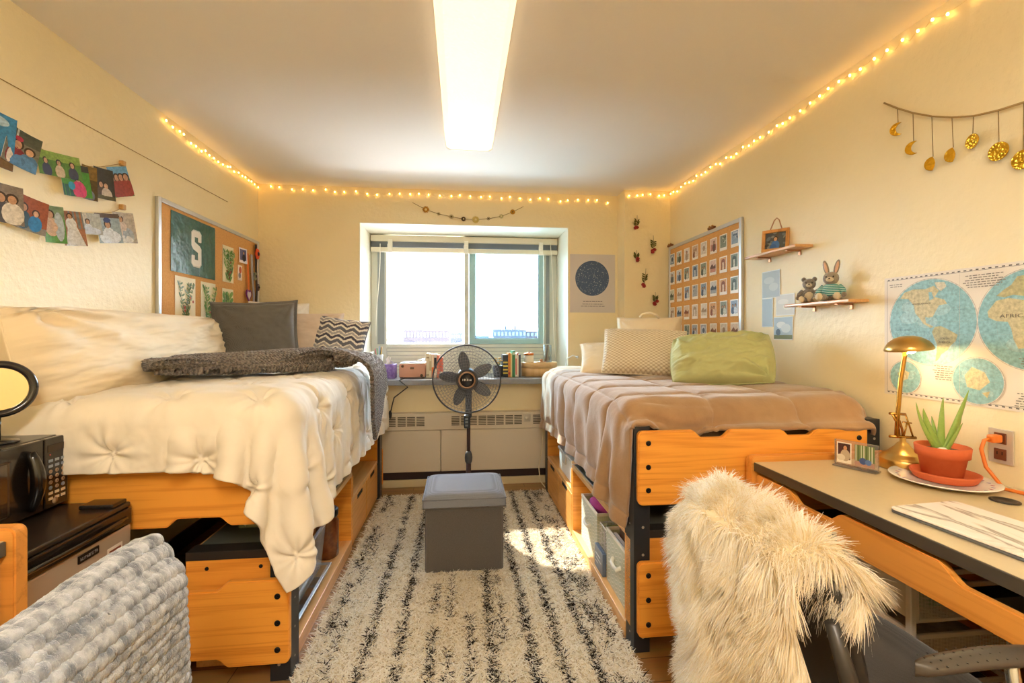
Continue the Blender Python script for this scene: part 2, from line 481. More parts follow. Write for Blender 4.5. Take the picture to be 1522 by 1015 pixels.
t.link(co.outputs['Object'], br.inputs['Vector'])
nz = t.new('ShaderNodeTexNoise', Scale=3.0, Detail=5.0); mp = t.new('ShaderNodeMapping'); mp.inputs['Scale'].default_value = (1, 14, 1)
t.link(co.outputs['Object'], mp.inputs[0]); t.link(mp.outputs[0], nz.inputs['Vector'])
mx = t.new('ShaderNodeMix', data_type='RGBA', blend_type='MULTIPLY'); mx.inputs[0].default_value = 0.5
t.link(br.outputs['Color'], mx.inputs[6]); t.link(nz.outputs['Color'], mx.inputs[7]); t.link(mx.outputs[2], b.inputs['Base Color'])

structure(MB().bx(XL - 0.1, XR + 0.1, YF - 0.1, YB + 0.6, -0.1, 0), 'floor', floor_m)
structure(MB().bx(XL - 0.1, XR + 0.1, YF - 0.1, YB + 0.6, ZC, ZC + 0.1), 'ceiling', ceil_m)
structure(MB().bx(XL - 0.1, XL, YF - 0.1, YB, 0, ZC), 'wall_left', paint)
structure(MB().bx(XR, XR + 0.1, YF - 0.1, YB, 0, ZC), 'wall_right', paint)
structure(MB().bx(XL, XR, YF - 0.1, YF, 0, ZC), 'wall_front', paint)
WX0, WX1, WZ0, WZ1, WY = -0.836, 0.919, 0.84, 2.174, 4.44
m = MB()
m.bx(XL - 0.1, WX0, YB, WY + 0.06, 0, ZC); m.bx(WX1, XR + 0.1, YB, WY + 0.06, 0, ZC)
m.bx(WX0, WX1, YB, WY + 0.06, WZ1, ZC); m.bx(WX0, WX1, YB, WY + 0.06, 0, WZ0)
structure(m, 'wall_back', paint)
structure(MB().bx(1.355, XR, 3.725, YB, 0, ZC), 'trim_1', paint)          # the boxed-in pipe chase in the corner
# painted lining of the window recess
m = MB()
m.bx(WX0, WX0 + 0.006, YB + 0.002, WY, 0.888, WZ1); m.bx(WX1 - 0.006, WX1, YB + 0.002, WY, 0.888, WZ1); m.bx(WX0, WX1, YB + 0.002, WY, WZ1 - 0.006, WZ1)
structure(m, 'trim_2', white_paint)
# stone ledge
structure(MB().bx(-0.95, 1.05, 3.745, YB, 0.842, 0.886, bev=0.004).bx(WX0 + 0.007, WX1 - 0.007, YB - 0.01, WY, 0.842, 0.886), 'trim_3', mat('ledge', '#8d9096', 0.28, mottle=(40, '#75787e', 0.5)))
bb = mat('skirting', '#3a2320', 0.5)
structure(MB().bx(XL, XL + 0.012, YF, YB, 0, 0.10, bev=0.003), 'baseboard_left', bb)
structure(MB().bx(XR - 0.012, XR, YF, 3.72, 0, 0.10, bev=0.003), 'baseboard_right', bb)

# ================================================================== window
al = mat('window_aluminium', '#d3d6cd', 0.45); tealf = mat('sash_aluminium', '#9cc3c9', 0.4); gasket = mat('gasket', '#8b9396', 0.6)
lowp = mat('spandrel_paint', '#d8d9cc', 0.5)
GY = 4.40
def WXp(px): return ony(px, 430, GY).x
def WZp(py, px=690): return ony(px, py, GY).z
xa, xb = WXp(576), WXp(690); xc, xd = WXp(697), WXp(806)
zb = WZp(511); zt = WZp(352)
m = MB()
m.bx(WX0 + 0.007, xa, GY - 0.04, GY + 0.04, 0.887, WZ1 - 0.007, 0, 0.004)
m.bx(WX0 + 0.007 + 0.06, xa - 0.02, GY - 0.055, GY - 0.04, zb, zt + 0.08, 1)
m.bx(xd + 0.005, WX1 - 0.007, GY - 0.04, GY + 0.04, 0.887, WZ1 - 0.007, 0, 0.004)
m.bx(xd + 0.03, xd + 0.06, GY - 0.055, GY - 0.04, zb, zt + 0.08, 1)
m.bx(xa, xd + 0.005, GY - 0.04, GY + 0.04, zt + 0.02, WZ1 - 0.007, 0, 0.004)
m.bx(xb, xc - 0.002, GY - 0.05, GY + 0.04, zb, zt + 0.02, 0, 0.004)
m.bx(xa, xd + 0.005, GY - 0.05, GY + 0.04, zb - 0.035, zb, 0, 0.004)
for i in range(7):                                                         # grooved panel below the panes
    z0 = 0.887 + i * (zb - 0.035 - 0.887) / 7; z1 = 0.887 + (i + 1) * (zb - 0.035 - 0.887) / 7
    m.bx(xa, xd + 0.005, GY - 0.03, GY + 0.04, z0, z1 - 0.004, 2)
    m.bx(xa, xd + 0.005, GY - 0.02, GY + 0.03, z1 - 0.004, z1, 1)
win = m.build('window_1', [al, gasket, lowp]); win['kind'] = 'structure'
m = MB(); fw = 0.058                                                        # the sliding sash
m.bx(xc, xc + fw, GY - 0.065, GY - 0.02, zb, zt + 0.02, 0, 0.004); m.bx(xd - 0.045, xd, GY - 0.065, GY - 0.02, zb, zt + 0.02, 0, 0.004)
m.bx(xc, xd, GY - 0.064, GY - 0.02, zb, zb + 0.05, 0, 0.004); m.bx(xc, xd, GY - 0.064, GY - 0.02, zt - 0.03, zt + 0.02, 0, 0.004)
m.bx(xc + 0.01, xc + 0.045, GY - 0.075, GY - 0.066, zt - 0.13, zt - 0.045, 1, 0.003)
for x0, x1, z0, z1 in ((xc + fw, xc + fw + 0.006, zb + 0.05, zt - 0.03), (xd - 0.051, xd - 0.045, zb + 0.05, zt - 0.03), (xc + fw, xd - 0.045, zb + 0.05, zb + 0.056), (xc + fw, xd - 0.045, zt - 0.036, zt - 0.03)):
    m.bx(x0, x1, GY - 0.05, GY - 0.03, z0, z1, 2)
sash = m.build('window_sash', [tealf, white_paint, gasket], win)
m = MB(); m.bx(xa, xb, GY + 0.005, GY + 0.009, zb, zt + 0.02); m.build('window_pane', clear_mat('window_glass', '#ffffff'), win)
m = MB(); m.bx(xc + fw, xd - 0.045, GY - 0.045, GY - 0.041, zb + 0.05, zt - 0.03); m.build('window_pane', clear_mat('window_glass_tint', '#d3e6ee'), win)

# raised blind
BY = 4.30
bl = thing('window_blind', 'raised cream slatted blind bunched at the top of the window', 'blind', (0.04, BY, 2.04))
cream = mat('blind_cream', '#e6e0cc', 0.45)
x0, x1 = WX0 + 0.012, WX1 - 0.012; zt0 = 2.163
MB().bx(x0, x1, BY, BY + 0.05, zt0 - 0.062, zt0 - 0.004, 0, 0.004).build('headrail', cream, bl)
m = MB()
for i in range(9): m.bx(x0 + 0.004, x1 - 0.004, BY + 0.002, BY + 0.046, zt0 - 0.066 - i * 0.0052 - 0.0032, zt0 - 0.066 - i * 0.0052, 0)
m.build('slat_stack', mat('blind_slats', '#7c848c', 0.4), bl)
MB().bx(x0, x1, BY - 0.004, BY + 0.05, zt0 - 0.158, zt0 - 0.116, 0, 0.006).build('bottom_rail', cream, bl)
for px in (580, 693, 804):
    x = ony(px, 360, BY).x
    MB().bx(x - 0.02, x + 0.02, BY - 0.012, BY + 0.01, zt0 - 0.165, zt0 - 0.045, 0, 0.006).bx(x - 0.024, x + 0.014, BY - 0.018, BY - 0.005, zt0 - 0.13, zt0 - 0.085, 0, 0.006).build('bracket_clip', mat('clip_white', '#f4f1e6', 0.4), bl)
for px, pb, q in ((565, 500, -6), (818, 535, 8)):
    a = ony(px, 362, BY - 0.015); bb_ = ony(px + q, pb, BY - 0.03)
    pts = [a.lerp(bb_, k / 10) + Vector((0.006 * math.sin(k * 0.6), 0, 0)) for k in range(11)]
    MB().tube(pts, 0.0035, 6).build('pull_cord', mat('cord_white', '#f2efe4', 0.6), bl)

# ================================================================== what lies beyond the glass
def far(px, py, Y): return ony(px, py, Y)
def building(name, px0, px1, pytop, Y, depth, col, label, nfl, nwin, roofbits=(), zbase=-28):
    a = far(px0, pytop, Y); b = far(px1, pytop, Y)
    th = thing(name, label, 'building', ((a.x + b.x) / 2, Y + depth / 2, zbase))
    zt_ = (a.z + b.z) / 2
    MB().bx(a.x, b.x, Y, Y + depth, zbase, zt_).build('wall', mat('far_brick_' + col.lstrip('#'), col, 0.9, mottle=(0.3, '#403a40', 0.3)), th)
    wm = mat('far_window', '#3c4552', 0.3)
    fh = 3.4; W = b.x - a.x
    for i in range(nfl):
        m = MB()
        for j in range(nwin):
            xx = a.x + W * (j + 0.5) / nwin; m.bx(xx - W / nwin * 0.3, xx + W / nwin * 0.3, Y - 0.15, Y + 0.1, zt_ - 2.6 - i * fh, zt_ - 1.0 - i * fh)
        m.build('window_row', wm, th)
    for k, (u0, u1, h) in enumerate(roofbits):
        MB().bx(a.x + W * u0, a.x + W * u1, Y + depth * 0.3, Y + depth * 0.5, zt_ - 0.02, zt_ + h).build('roof_plant', mat('far_plant', '#6c6f78', 0.8), th)
    return th
building('brick_building', 600, 667, 490.5, 170, 30, '#2c262a', 'long brick block on the horizon behind the left pane', 2, 14, ((0.3, 0.32, 1.5), (0.7, 0.71, 5.5), (0.1, 0.25, 0.7)))
building('glass_building', 666, 688, 494.5, 215, 24, '#30353c', 'pale grey block behind the long brick one on the horizon', 2, 6)
building('plant_building', 733, 782, 490, 200, 30, '#2c3037', 'grey block with rooftop machinery behind the sliding pane', 3, 9, ((0.05, 0.3, 1.5), (0.36, 0.4, 3.2), (0.45, 0.6, 2.4), (0.66, 0.7, 3.4), (0.75, 0.9, 2.2)))
building('annex_building', 776, 812, 492, 240, 24, '#2e262a', 'brick block at the right of the grey one with rooftop machinery', 3, 6)
building('low_building', 706, 736, 499.5, 250, 20, '#4a525a', 'low pale block left of the one with rooftop machinery', 1, 8)
building('hall_building', 574, 602, 497.5, 230, 20, '#4c545c', 'low pale roofline at the far left of the window view', 1, 8)
structure(MB().bx(-900, 900, 60, 1500, -30, -28), 'ground', mat('far_ground', '#3c4248', 0.9, mottle=(0.02, '#34393c', 0.8)))

# ================================================================== convector under the ledge
RY = 3.81
rad = thing('convector_heater', 'long cream convector heater with slotted top below the window ledge', 'heater', (0.05, RY + 0.04, 0))
rc = mat('heater_enamel', '#d6cbb6', 0.42); dark = mat('slot_dark', '#5b5448', 0.7)
rx0, rx1 = -0.86, 0.98; zt_ = 0.605; zm = 0.468
MB().bx(rx0, rx1, RY, YB, zm, zt_, 0, 0.006).build('grille_cap', rc, rad)
cells = [ony(p, 625, RY).x for p in (582, 597, 611, 625)] + [ony(p, 624, RY).x for p in (677, 691, 703, 717, 730, 743, 757, 770, 798)]
for x in cells:
    m = MB()
    for i in range(6): m.bx(x - 0.032, x + 0.032, RY - 0.002, RY + 0.004, 0.503 + i * 0.0135, 0.5105 + i * 0.0135)
    m.build('vent_slot', dark, rad)
kx = ony(783, 622, RY).x
MB().bx(kx - 0.033, kx + 0.033, RY - 0.004, RY + 0.01, 0.52, 0.585, 0, 0.005).lathe([(0.016, 0), (0.016, 0.018), (0.012, 0.022)], (kx, RY - 0.004, 0.556), 14, 0, True, Matrix.Rotation(PI / 2, 3, 'X')).build('thermostat_dial', mat('dial', '#cfc6b4', 0.35), rad)
MB().bx(rx0, ony(655, 660, RY).x - 0.002, RY + 0.012, YB, 0.125, zm - 0.003, 0, 0.004).bx(ony(655, 660, RY).x + 0.002, rx1, RY + 0.012, YB, 0.125, zm - 0.003, 0, 0.004).build('front_panel', rc, rad)
MB().bx(rx0, rx1, RY + 0.03, YB, 0.062, 0.124).build('kick_recess', mat('kick_brown', '#2b1512', 0.6), rad)
MB().bx(rx0, rx1, RY + 0.02, YB, 0.0, 0.06, 0, 0.003).build('base_strip', mat('heater_base', '#d8c9a0', 0.5), rad)

# ================================================================== ceiling lamp and added rear fill
def fixture(y0, y1, label, dn='diffuser', power=LAMP, name='ceiling_light'):
    f = thing(name, label, 'ceiling light', (0.048, (y0 + y1) / 2, ZC - 0.075))
    m = MB(); a, b = -0.102, 0.198
    prof = [(a, 0.0), (a + 0.012, -0.055), (a + 0.035, -0.068), (b - 0.035, -0.068), (b - 0.012, -0.055), (b, 0.0)]
    em = base_mat(dn, '#fff6e2', 0.35, emit='#ffe9c4' if dn == 'diffuser' else '#fff4e2', estr=power)
    if dn not in MATS:
        MATS[dn] = em; t = NT(em); co = t.new('ShaderNodeTexCoord')
        vo = t.new('ShaderNodeTexVoronoi', Scale=90.0); t.link(co.outputs['Object'], vo.inputs['Vector'])
        bp = t.new('ShaderNodeBump', Strength=0.5, Distance=0.004); t.link(vo.outputs['Distance'], bp.inputs['Height']); t.link(bp.outputs[0], t.n['Principled BSDF'].inputs['Normal'])
    m.prism([(x, z) for x, z in prof], ((0, y1 - 0.012, ZC - 0.004), (1, 0, 0), (0, 0, 1)), y1 - y0 - 0.024)
    m.build('diffuser', em, f)
    cap = mat('lamp_end', '#efe9dc', 0.4)
    for yy in (y0, y1 - 0.012):
        MB().prism([(x * 1.0, z) for x, z in [(a - 0.003, 0), (a + 0.01, -0.058), (a + 0.034, -0.071), (b - 0.034, -0.071), (b - 0.01, -0.058), (b + 0.003, 0)]], ((0, yy + 0.012, ZC - 0.004), (1, 0, 0), (0, 0, 1)), 0.012).build('end_cap', cap, f)
    MB().bx(a, b, y0, y1, ZC - 0.004, ZC).build('back_plate', cap, f)
fixture(1.50, 2.865, 'long glowing fluorescent ceiling light running towards the window')
fixture(-1.35, 0.015, 'added fill light in a ceiling fixture body, unseen behind the camera', 'fill_diffuser', FILL_REAR)  # unseen fixture added behind the camera to brighten the foreground

# ================================================================== string lights
bulb_m = base_mat('fairy_bulb', '#ffe2a8', 0.3, emit='#ffc062', estr=7.0); wire_m = mat('fairy_wire', '#e6d3a0', 0.5)
def strand(pts, label, n, out, seed):
    r = random.Random(seed)
    L = [0]
    for a, b in zip(pts, pts[1:]): L.append(L[-1] + (Vector(b) - Vector(a)).length)
    def at(s):
        for i in range(len(pts) - 1):
            if s <= L[i + 1] or i == len(pts) - 2:
                k = (s - L[i]) / max(L[i + 1] - L[i], 1e-6); return Vector(pts[i]).lerp(Vector(pts[i + 1]), k)
    fi = thing('string_lights', label, 'string lights', at(L[-1] / 2), 'warm fairy light strands along the ceiling line')
    path = []; bs = []
    for i in range(n):
        s = L[-1] * (i + 0.5) / n + r.uniform(-0.012, 0.012); p = at(s) + Vector((0, 0, r.uniform(-0.012, 0.012))); bs.append(p)
        path.append(p + Vector((0, 0, 0.008)))
        if i < n - 1: path.append(at(L[-1] * (i + 1) / n) + Vector((0, 0, r.uniform(-0.018, 0.004))))
    MB().tube(path, 0.0011, 5).build('wire', wire_m, fi)
    for p in bs: MB().ell(p + Vector(out(p)), (0.0050, 0.0050, 0.0065), 0, 8).build('bulb', bulb_m, fi)
o = 0.012
la = onx(243, 176, XL + o); 
strand([(XL + o, la.y, 2.415), (XL + o, 3.10, 2.40), (XL + o, 3.55, 2.415), (XL + o, YB - 0.015, 2.425)], 'fairy lights along the top of the left wall', 22, lambda p: (0.004, 0, 0), 1)
strand([(XL + 0.05, YB - o, 2.43), (-0.6, YB - o, 2.405), (0.2, YB - o, 2.41), (0.9, YB - o, 2.40), (1.30, YB - o, 2.405)], 'fairy lights along the top of the window wall', 34, lambda p: (0, -0.004, 0), 2)
strand([(1.37, 3.725 - o, 2.405), (XR - o, 3.725 - o, 2.42), (XR - o, 3.2, 2.42), (XR - o, 2.6, 2.40), (XR - o, 2.0, 2.42), (XR - o, 1.25, 2.41)], 'fairy lights from the corner chase along the top of the right wall', 46, lambda p: (-0.004, -0.002, 0), 3)
# ================================================================== bed frames
oakx = wood('oak_x', '#f0a544', '#d07f2a', 0); oaky = wood('oak_y', '#eeaa50', '#d48a36', 1); oakz = wood('oak_z', '#dc8c38', '#b9671f', 2)
oakl = wood('oak_light', '#eab878', '#d39a55', 1)
steel = mat('black_steel', '#2b2f36', 0.42, metal=0.3, bump=(120, 0.1, 0.001))
bolt_m = mat('bolt_black', '#1d1b1c', 0.35, metal=0.5); rivet = mat('rivet', '#b9b4ab', 0.4, metal=0.6)
lam = mat('grey_laminate', '#6b7167', 0.28, mottle=(60, '#5e655d', 0.4)); edge_blk = mat('black_edging', '#2b2622', 0.45)

def panel_outline(x0, x1, z0, z1, top, bot, nd=0.03, r=0.02):
    """rounded board with shallow hand-hold cut-outs; top / bot: lists of (centre, half width)"""
    p = []
    def arc(cx, cz, a0): return [(cx + r * math.cos(a0 + PI / 2 * i / 4), cz + r * math.sin(a0 + PI / 2 * i / 4)) for i in range(5)]
    def notch(c, h, z, s):
        ks = [0, 0.12, 0.3, 0.5, 0.7, 0.88, 1.0]; L = []
        for k in ks: L.append((c - h + k * 0.045, z + s * nd * (k * k * (3 - 2 * k))))
        return L + [(2 * c - q[0], q[1]) for q in reversed(L)]
    p += arc(x0 + r, z0 + r, PI)
    for c, h in sorted(bot): p += notch(c, h, z0, 1)
    p += arc(x1 - r, z0 + r, -PI / 2) + arc(x1 - r, z1 - r, 0)
    for c, h in sorted(top, reverse=True): p += list(reversed(notch(c, h, z1, -1)))
    p += arc(x0 + r, z1 - r, PI / 2)
    return p
def bed(side):
    s = 1 if side == 'right' else -1
    if side == 'right':
        t = thing('bed_frame', 'oak and black steel bed frame on the right under the brown comforter', 'bed frame', (1.19, 2.7, 0), 'raised dormitory bed frames')
        px0, px1, post, wpost = 0.68, 1.655, (0.672, 0.737), (1.675, 1.735)
    else:
        t = thing('bed_frame', 'oak and black steel bed frame on the left under the white comforter', 'bed frame', (-1.11, 2.7, 0), 'raised dormitory bed frames')
        px0, px1, post, wpost = -1.585, -0.61, (-0.685, -0.615), (-1.605, -1.545)
    y0 = 1.715
    n1, n2 = (px0 + px1) / 2 - 0.185, (px0 + px1) / 2 + 0.185
    if side == 'right':
        up = panel_outline(px0, px1, 0.586, 0.874, [(n1, 0.085), (n2, 0.085)], []); lo = panel_outline(px0, px1, 0.073, 0.364, [], [])
        zs = ((0.645, 0.735, 0.828), (0.125, 0.22, 0.315))
    else:
        up = panel_outline(px0, px1, 0.578, 0.874, [], [(n1, 0.11), (n2, 0.11)]); lo = panel_outline(px0, px1, 0.078, 0.378, [(n1, 0.1), (n2, 0.1)], [(n1, 0.1), (n2, 0.1)])
        zs = ((0.64, 0.735, 0.83), (0.13, 0.225, 0.32))
    for o2, nm, zz in ((up, 'end_panel', zs[0]), (lo, 'end_panel', zs[1])):
        q = MB().prism(o2, ((0, y0 + 0.025, 0), (1, 0, 0), (0, 0, 1)), 0.025, 0, 0.004, 2).build(nm, oakx, t)
        for xx in (px0 + 0.04, px1 - 0.04):
            for z in zz: MB().lathe([(0.0105, 0), (0.0105, 0.002), (0.008, 0.005), (0.0035, 0.005), (0.003, 0.0025)], (xx, y0, z), 14, 0, False, Matrix.Rotation(PI / 2, 3, 'X')).build('bolt', bolt_m, q)
    # far end boards
    for z0, z1 in ((0.586, 0.874), (0.073, 0.364)):
        MB().prism(panel_outline(px0, px1, z0, z1, [], []), ((0, 3.69, 0), (1, 0, 0), (0, 0, 1)), 0.025, 0, 0.004).build('end_panel', oakx, t)
    for xa_, xb_ in (post, wpost):
        for ya, yb in ((y0 + 0.026, y0 + 0.115), (3.575, 3.664)):
            m = MB()
            m.bx(xa_, xb_, ya, ya + 0.006, 0, 0.897, 0, 0.002); m.bx(xa_, xa_ + 0.006, ya, yb, 0, 0.897, 0, 0.002); m.bx(xb_ - 0.006, xb_, ya, yb, 0, 0.897, 0, 0.002)
            m.bx(xa_, xb_, ya, yb, 0.89, 0.897, 0, 0.002)
            for i in range(8):
                z = 0.06 + i * 0.108
                ax = Matrix.Rotation(-PI / 2 * s, 3, 'Y')
                m.lathe([(0.004, 0), (0.004, 0.0012)], (xa_ if s > 0 else xb_, (ya + yb) / 2, z), 8, 1, False, ax)
                m.lathe([(0.0055, 0), (0.0055, 0.0012)], ((xa_ + xb_) / 2 + 0.004 * s, ya, z), 8, 1, False, Matrix.Rotation(PI / 2, 3, 'X'))
            m.build('post', [steel, rivet], t)
    for xx in (post[0] + 0.01, wpost[0] + 0.02):
        MB().bx(xx, xx + 0.03, y0 + 0.115, 3.575, 0.68, 0.75, 0, 0.003).build('side_rail', steel, t)
    lo_, hi_ = min(post[0], wpost[0]), max(post[1], wpost[1])
    MB().bx(lo_ + 0.03, hi_ - 0.03, y0 + 0.03, 3.66, 0.70, 0.722).build('deck', mat('deck_board', '#8b6a42', 0.7), t)
    return t
bed('left'); bed('right')
tag(MB().bx(-1.60, -0.64, 1.79, 3.66, 0.722, 0.93, 0, 0.04, 3).build('mattress', mat('sheet_white', '#d9d0c0', .85)), 'mattress under the white comforter on the left bed', 'mattress')
tag(MB().bx(0.68, 1.735, 1.79, 3.66, 0.722, 0.93, 0, 0.04, 3).build('mattress', mat('sheet_brown', '#6e5a48', .85)), 'mattress under the brown comforter on the right bed', 'mattress')

# ================================================================== storage units under the beds
def cubby(side):
    s = 1 if side == 'right' else -1
    xf_ = 0.672 * s if s > 0 else -0.632; xb_ = 1.03 if s > 0 else -0.99
    a, b = min(xf_, xb_), max(xf_, xb_)
    t = thing('storage_cubby', 'open oak storage cubby under the %s bed' % side, 'storage unit', ((a + b) / 2, 2.27, 0), 'open cubbies under the beds')
    yA, yB_ = 1.845, 2.76
    e = 0.004 * s
    MB().bx(a, b, yA, yB_, 0.0, 0.062, 0, 0.002).build('bottom_board', oakl, t)
    q = MB().bx(a, b, yA, yB_, 0.425, 0.452, 0, 0.002).build('top_board', oakl, t)
    MB().bx(a + 0.014, b - 0.014, yA - 0.002, yB_ - 0.01, 0.452, 0.457).build('laminate', lam, q, label='grey laminate top')
    MB().bx(a, b, yA - 0.065, yA, 0.08, 0.43, 0, 0.002).build('end_board', oakx, t)
    MB().bx(a, b, yA - 0.068, yA - 0.001, 0.431, 0.462, 0, 0.002).build('edging', edge_blk, t, label='black edging')
    MB().bx(a, b, yB_ - 0.022, yB_, 0.0625, 0.4245).build('divider', oakx, t)
    xw = b - 0.015 if s > 0 else a
    MB().bx(xw, xw + 0.015, yA, yB_ - 0.0225, 0.0625, 0.4245).build('back_board', oaky, t)
    for fx in (0.2, 0.72):
        for z in (0.115, 0.40):
            MB().lathe([(0.007, 0), (0.007, 0.002), (0.003, 0.003)], (a + (b - a) * fx, yA - 0.065, z), 12, 0, False, Matrix.Rotation(PI / 2, 3, 'X')).build('bolt', bolt_m, t)
    return t
def drawers(side):
    s = 1 if side == 'right' else -1
    xf_ = 0.672 if s > 0 else -0.632; xb_ = 1.03 if s > 0 else -0.99
    a, b = min(xf_, xb_), max(xf_, xb_); y0, y1 = 2.765, 3.57; zt_ = 0.30
    t = thing('drawer_cabinet', 'low oak drawer cabinet under the %s bed beside the cubby' % side, 'drawer cabinet', ((a + b) / 2, (y0 + y1) / 2, 0), 'low drawer cabinets under the beds')
    ia, ib = (a + 0.022, b) if s > 0 else (a, b - 0.022)
    MB().bx(ia, ib, y0, y1, 0.0, zt_ - 0.026).build('body', oaky, t)
    MB().bx(a, b, y0, y1, zt_ - 0.025, zt_, 0, 0.002).build('top_board', oakl, t)
    MB().bx(a, b, y1 - 0.02, y1, zt_ + 0.0005, 0.66).build('side_board', oakx, t)
    MB().bx(a, b, y0, y0 + 0.02, zt_ + 0.0005, 0.424).build('side_board', oakx, t)
    ym = (y0 + y1) / 2
    for ya, yb in ((y0 + 0.004, ym - 0.003), (ym + 0.003, y1 - 0.004)):
        fa, fb = (a, a + 0.02) if s > 0 else (b - 0.02, b)
        d = MB().bx(fa, fb, ya, yb, 0.02, zt_ - 0.03, 0, 0.003).build('drawer', wood('oak_front', '#e6a556', '#cf8a3c', 1), t)
        yc = (ya + yb) / 2; f0 = fa - 0.0015 if s > 0 else fb - 0.004
        MB().bx(f0, f0 + 0.0055, yc - 0.07, yc + 0.07, zt_ - 0.056, zt_ - 0.031, 0, 0.002).build('finger_slot', mat('slot_black', '#1a1512', 0.8), d)
    return t
for sd in ('left', 'right'): cubby(sd); drawers(sd)

# ================================================================== things stowed below
clearp = clear_mat('clear_plastic', '#eef3f6', 0.25, 0.12, 0.16); clearp2 = clear_mat('clear_plastic_rim', '#e6edf2', 0.4, 0.2, 0.35)
def clear_bin(x0, x1, y0, y1, z0, z1, label, contents=None):
    t = thing('storage_bin', label, 'storage bin', ((x0 + x1) / 2, (y0 + y1) / 2, z0))
    m = MB(); k = 0.018; th = 0.003
    outer = [(x0 + k, y0 + k), (x1 - k, y0 + k), (x1 - k, y1 - k), (x0 + k, y1 - k)]; topo = [(x0, y0), (x1, y0), (x1, y1), (x0, y1)]
    vs = [(x, y, z0) for x, y in outer] + [(x, y, z1 - 0.008) for x, y in topo]
    m._add(vs, [(3, 2, 1, 0)] + [(i, (i + 1) % 4, 4 + (i + 1) % 4, 4 + i) for i in range(4)])
    m.build('tub', clearp, t)
    r = MB()
    for xa_, xb_, ya, yb in ((x0 - 0.008, x1 + 0.008, y0 - 0.008, y0 + 0.006), (x0 - 0.008, x1 + 0.008, y1 - 0.006, y1 + 0.008), (x0 - 0.008, x0 + 0.006, y0, y1), (x1 - 0.006, x1 + 0.008, y0, y1)):
        r.bx(xa_, xb_, ya, yb, z1 - 0.009, z1, 0, 0.002)
    r.build('rim', clearp2, t)
    return t
clear_bin(-0.975, -0.655, 1.88, 2.32, 0.133, 0.345, 'tall clear plastic bin on top of the shallow clear one in the left cubby')
clear_bin(-0.975, -0.648, 1.87, 2.36, 0.063, 0.122, 'shallow clear plastic bin at the bottom of the left cubby')
for k, (c, z) in enumerate((('#cfd6dc', 0.14), ('#9aa6b4', 0.185), ('#e7e3da', 0.222))):
    tag(MB().bx(-0.95, -0.69, 1.91, 2.26, z, z + 0.04, 0, 0.015, 3).build('folded_cloth', mat('cloth_' + c[1:], c, 0.9, bump=(30, 0.5, 0.01))), ['lowest pale grey folded cloth in the tall clear bin', 'blue grey folded cloth in the middle of the tall clear bin', 'cream folded cloth on top in the tall clear bin'][k], 'cloth', 'folded cloths in the clear bin')
t = thing('snack_tub', 'brown snack tub with a black lid standing in the left cubby', 'jar', (-0.715, 2.56, 0.063))
MB().lathe([(0.052, 0.0), (0.058, 0.008), (0.058, 0.19), (0.05, 0.205), (0.05, 0.215)], (-0.715, 2.56, 0.063), 24).build('tub', mat('tub_brown', '#8a4f2c', 0.2, mottle=(30, '#5b2f18', 0.8), coat=0.6), t)
MB().lathe([(0.054, 0.215), (0.056, 0.22), (0.056, 0.25), (0.05, 0.256), (0.0, 0.256)], (-0.715, 2.56, 0.063), 24).build('lid', mat('lid_black', '#1c1a1a', 0.35), t)
# leaf-patterned box on top of the left cubby
gb = mat('leaf_box', '#93a07f', 0.6); cream_ink = flat('#dfe0c8')
m = MB(); bx0, bx1, by0, bz0, bz1 = -0.905, -0.70, 1.985, 0.458, 0.56
m.bx(bx0, bx1, by0, by0 + 0.19, bz0, bz1, 0, 0.006)
fr = (Vector((bx0, by0, bz0)), Vector((1, 0, 0)), Vector((0, 0, 1)), Vector((0, -1, 0)))
for i in range(4):
    cx = 0.028 + i * 0.05
    m.ink(fr, rect(cx - 0.001, cx + 0.001, 0.008, 0.095), 2, 1)
    for k in range(5):
        z = 0.012 + k * 0.016
        for q in (-1, 1): m.ink(fr, [(cx, z), (cx + q * 0.021, z + 0.016), (cx + q * 0.021, z + 0.019), (cx, z + 0.003)][::q], 2, 1)
tag(m.build('gift_box', [gb, cream_ink]), 'green leaf patterned box on top of the left cubby', 'box')

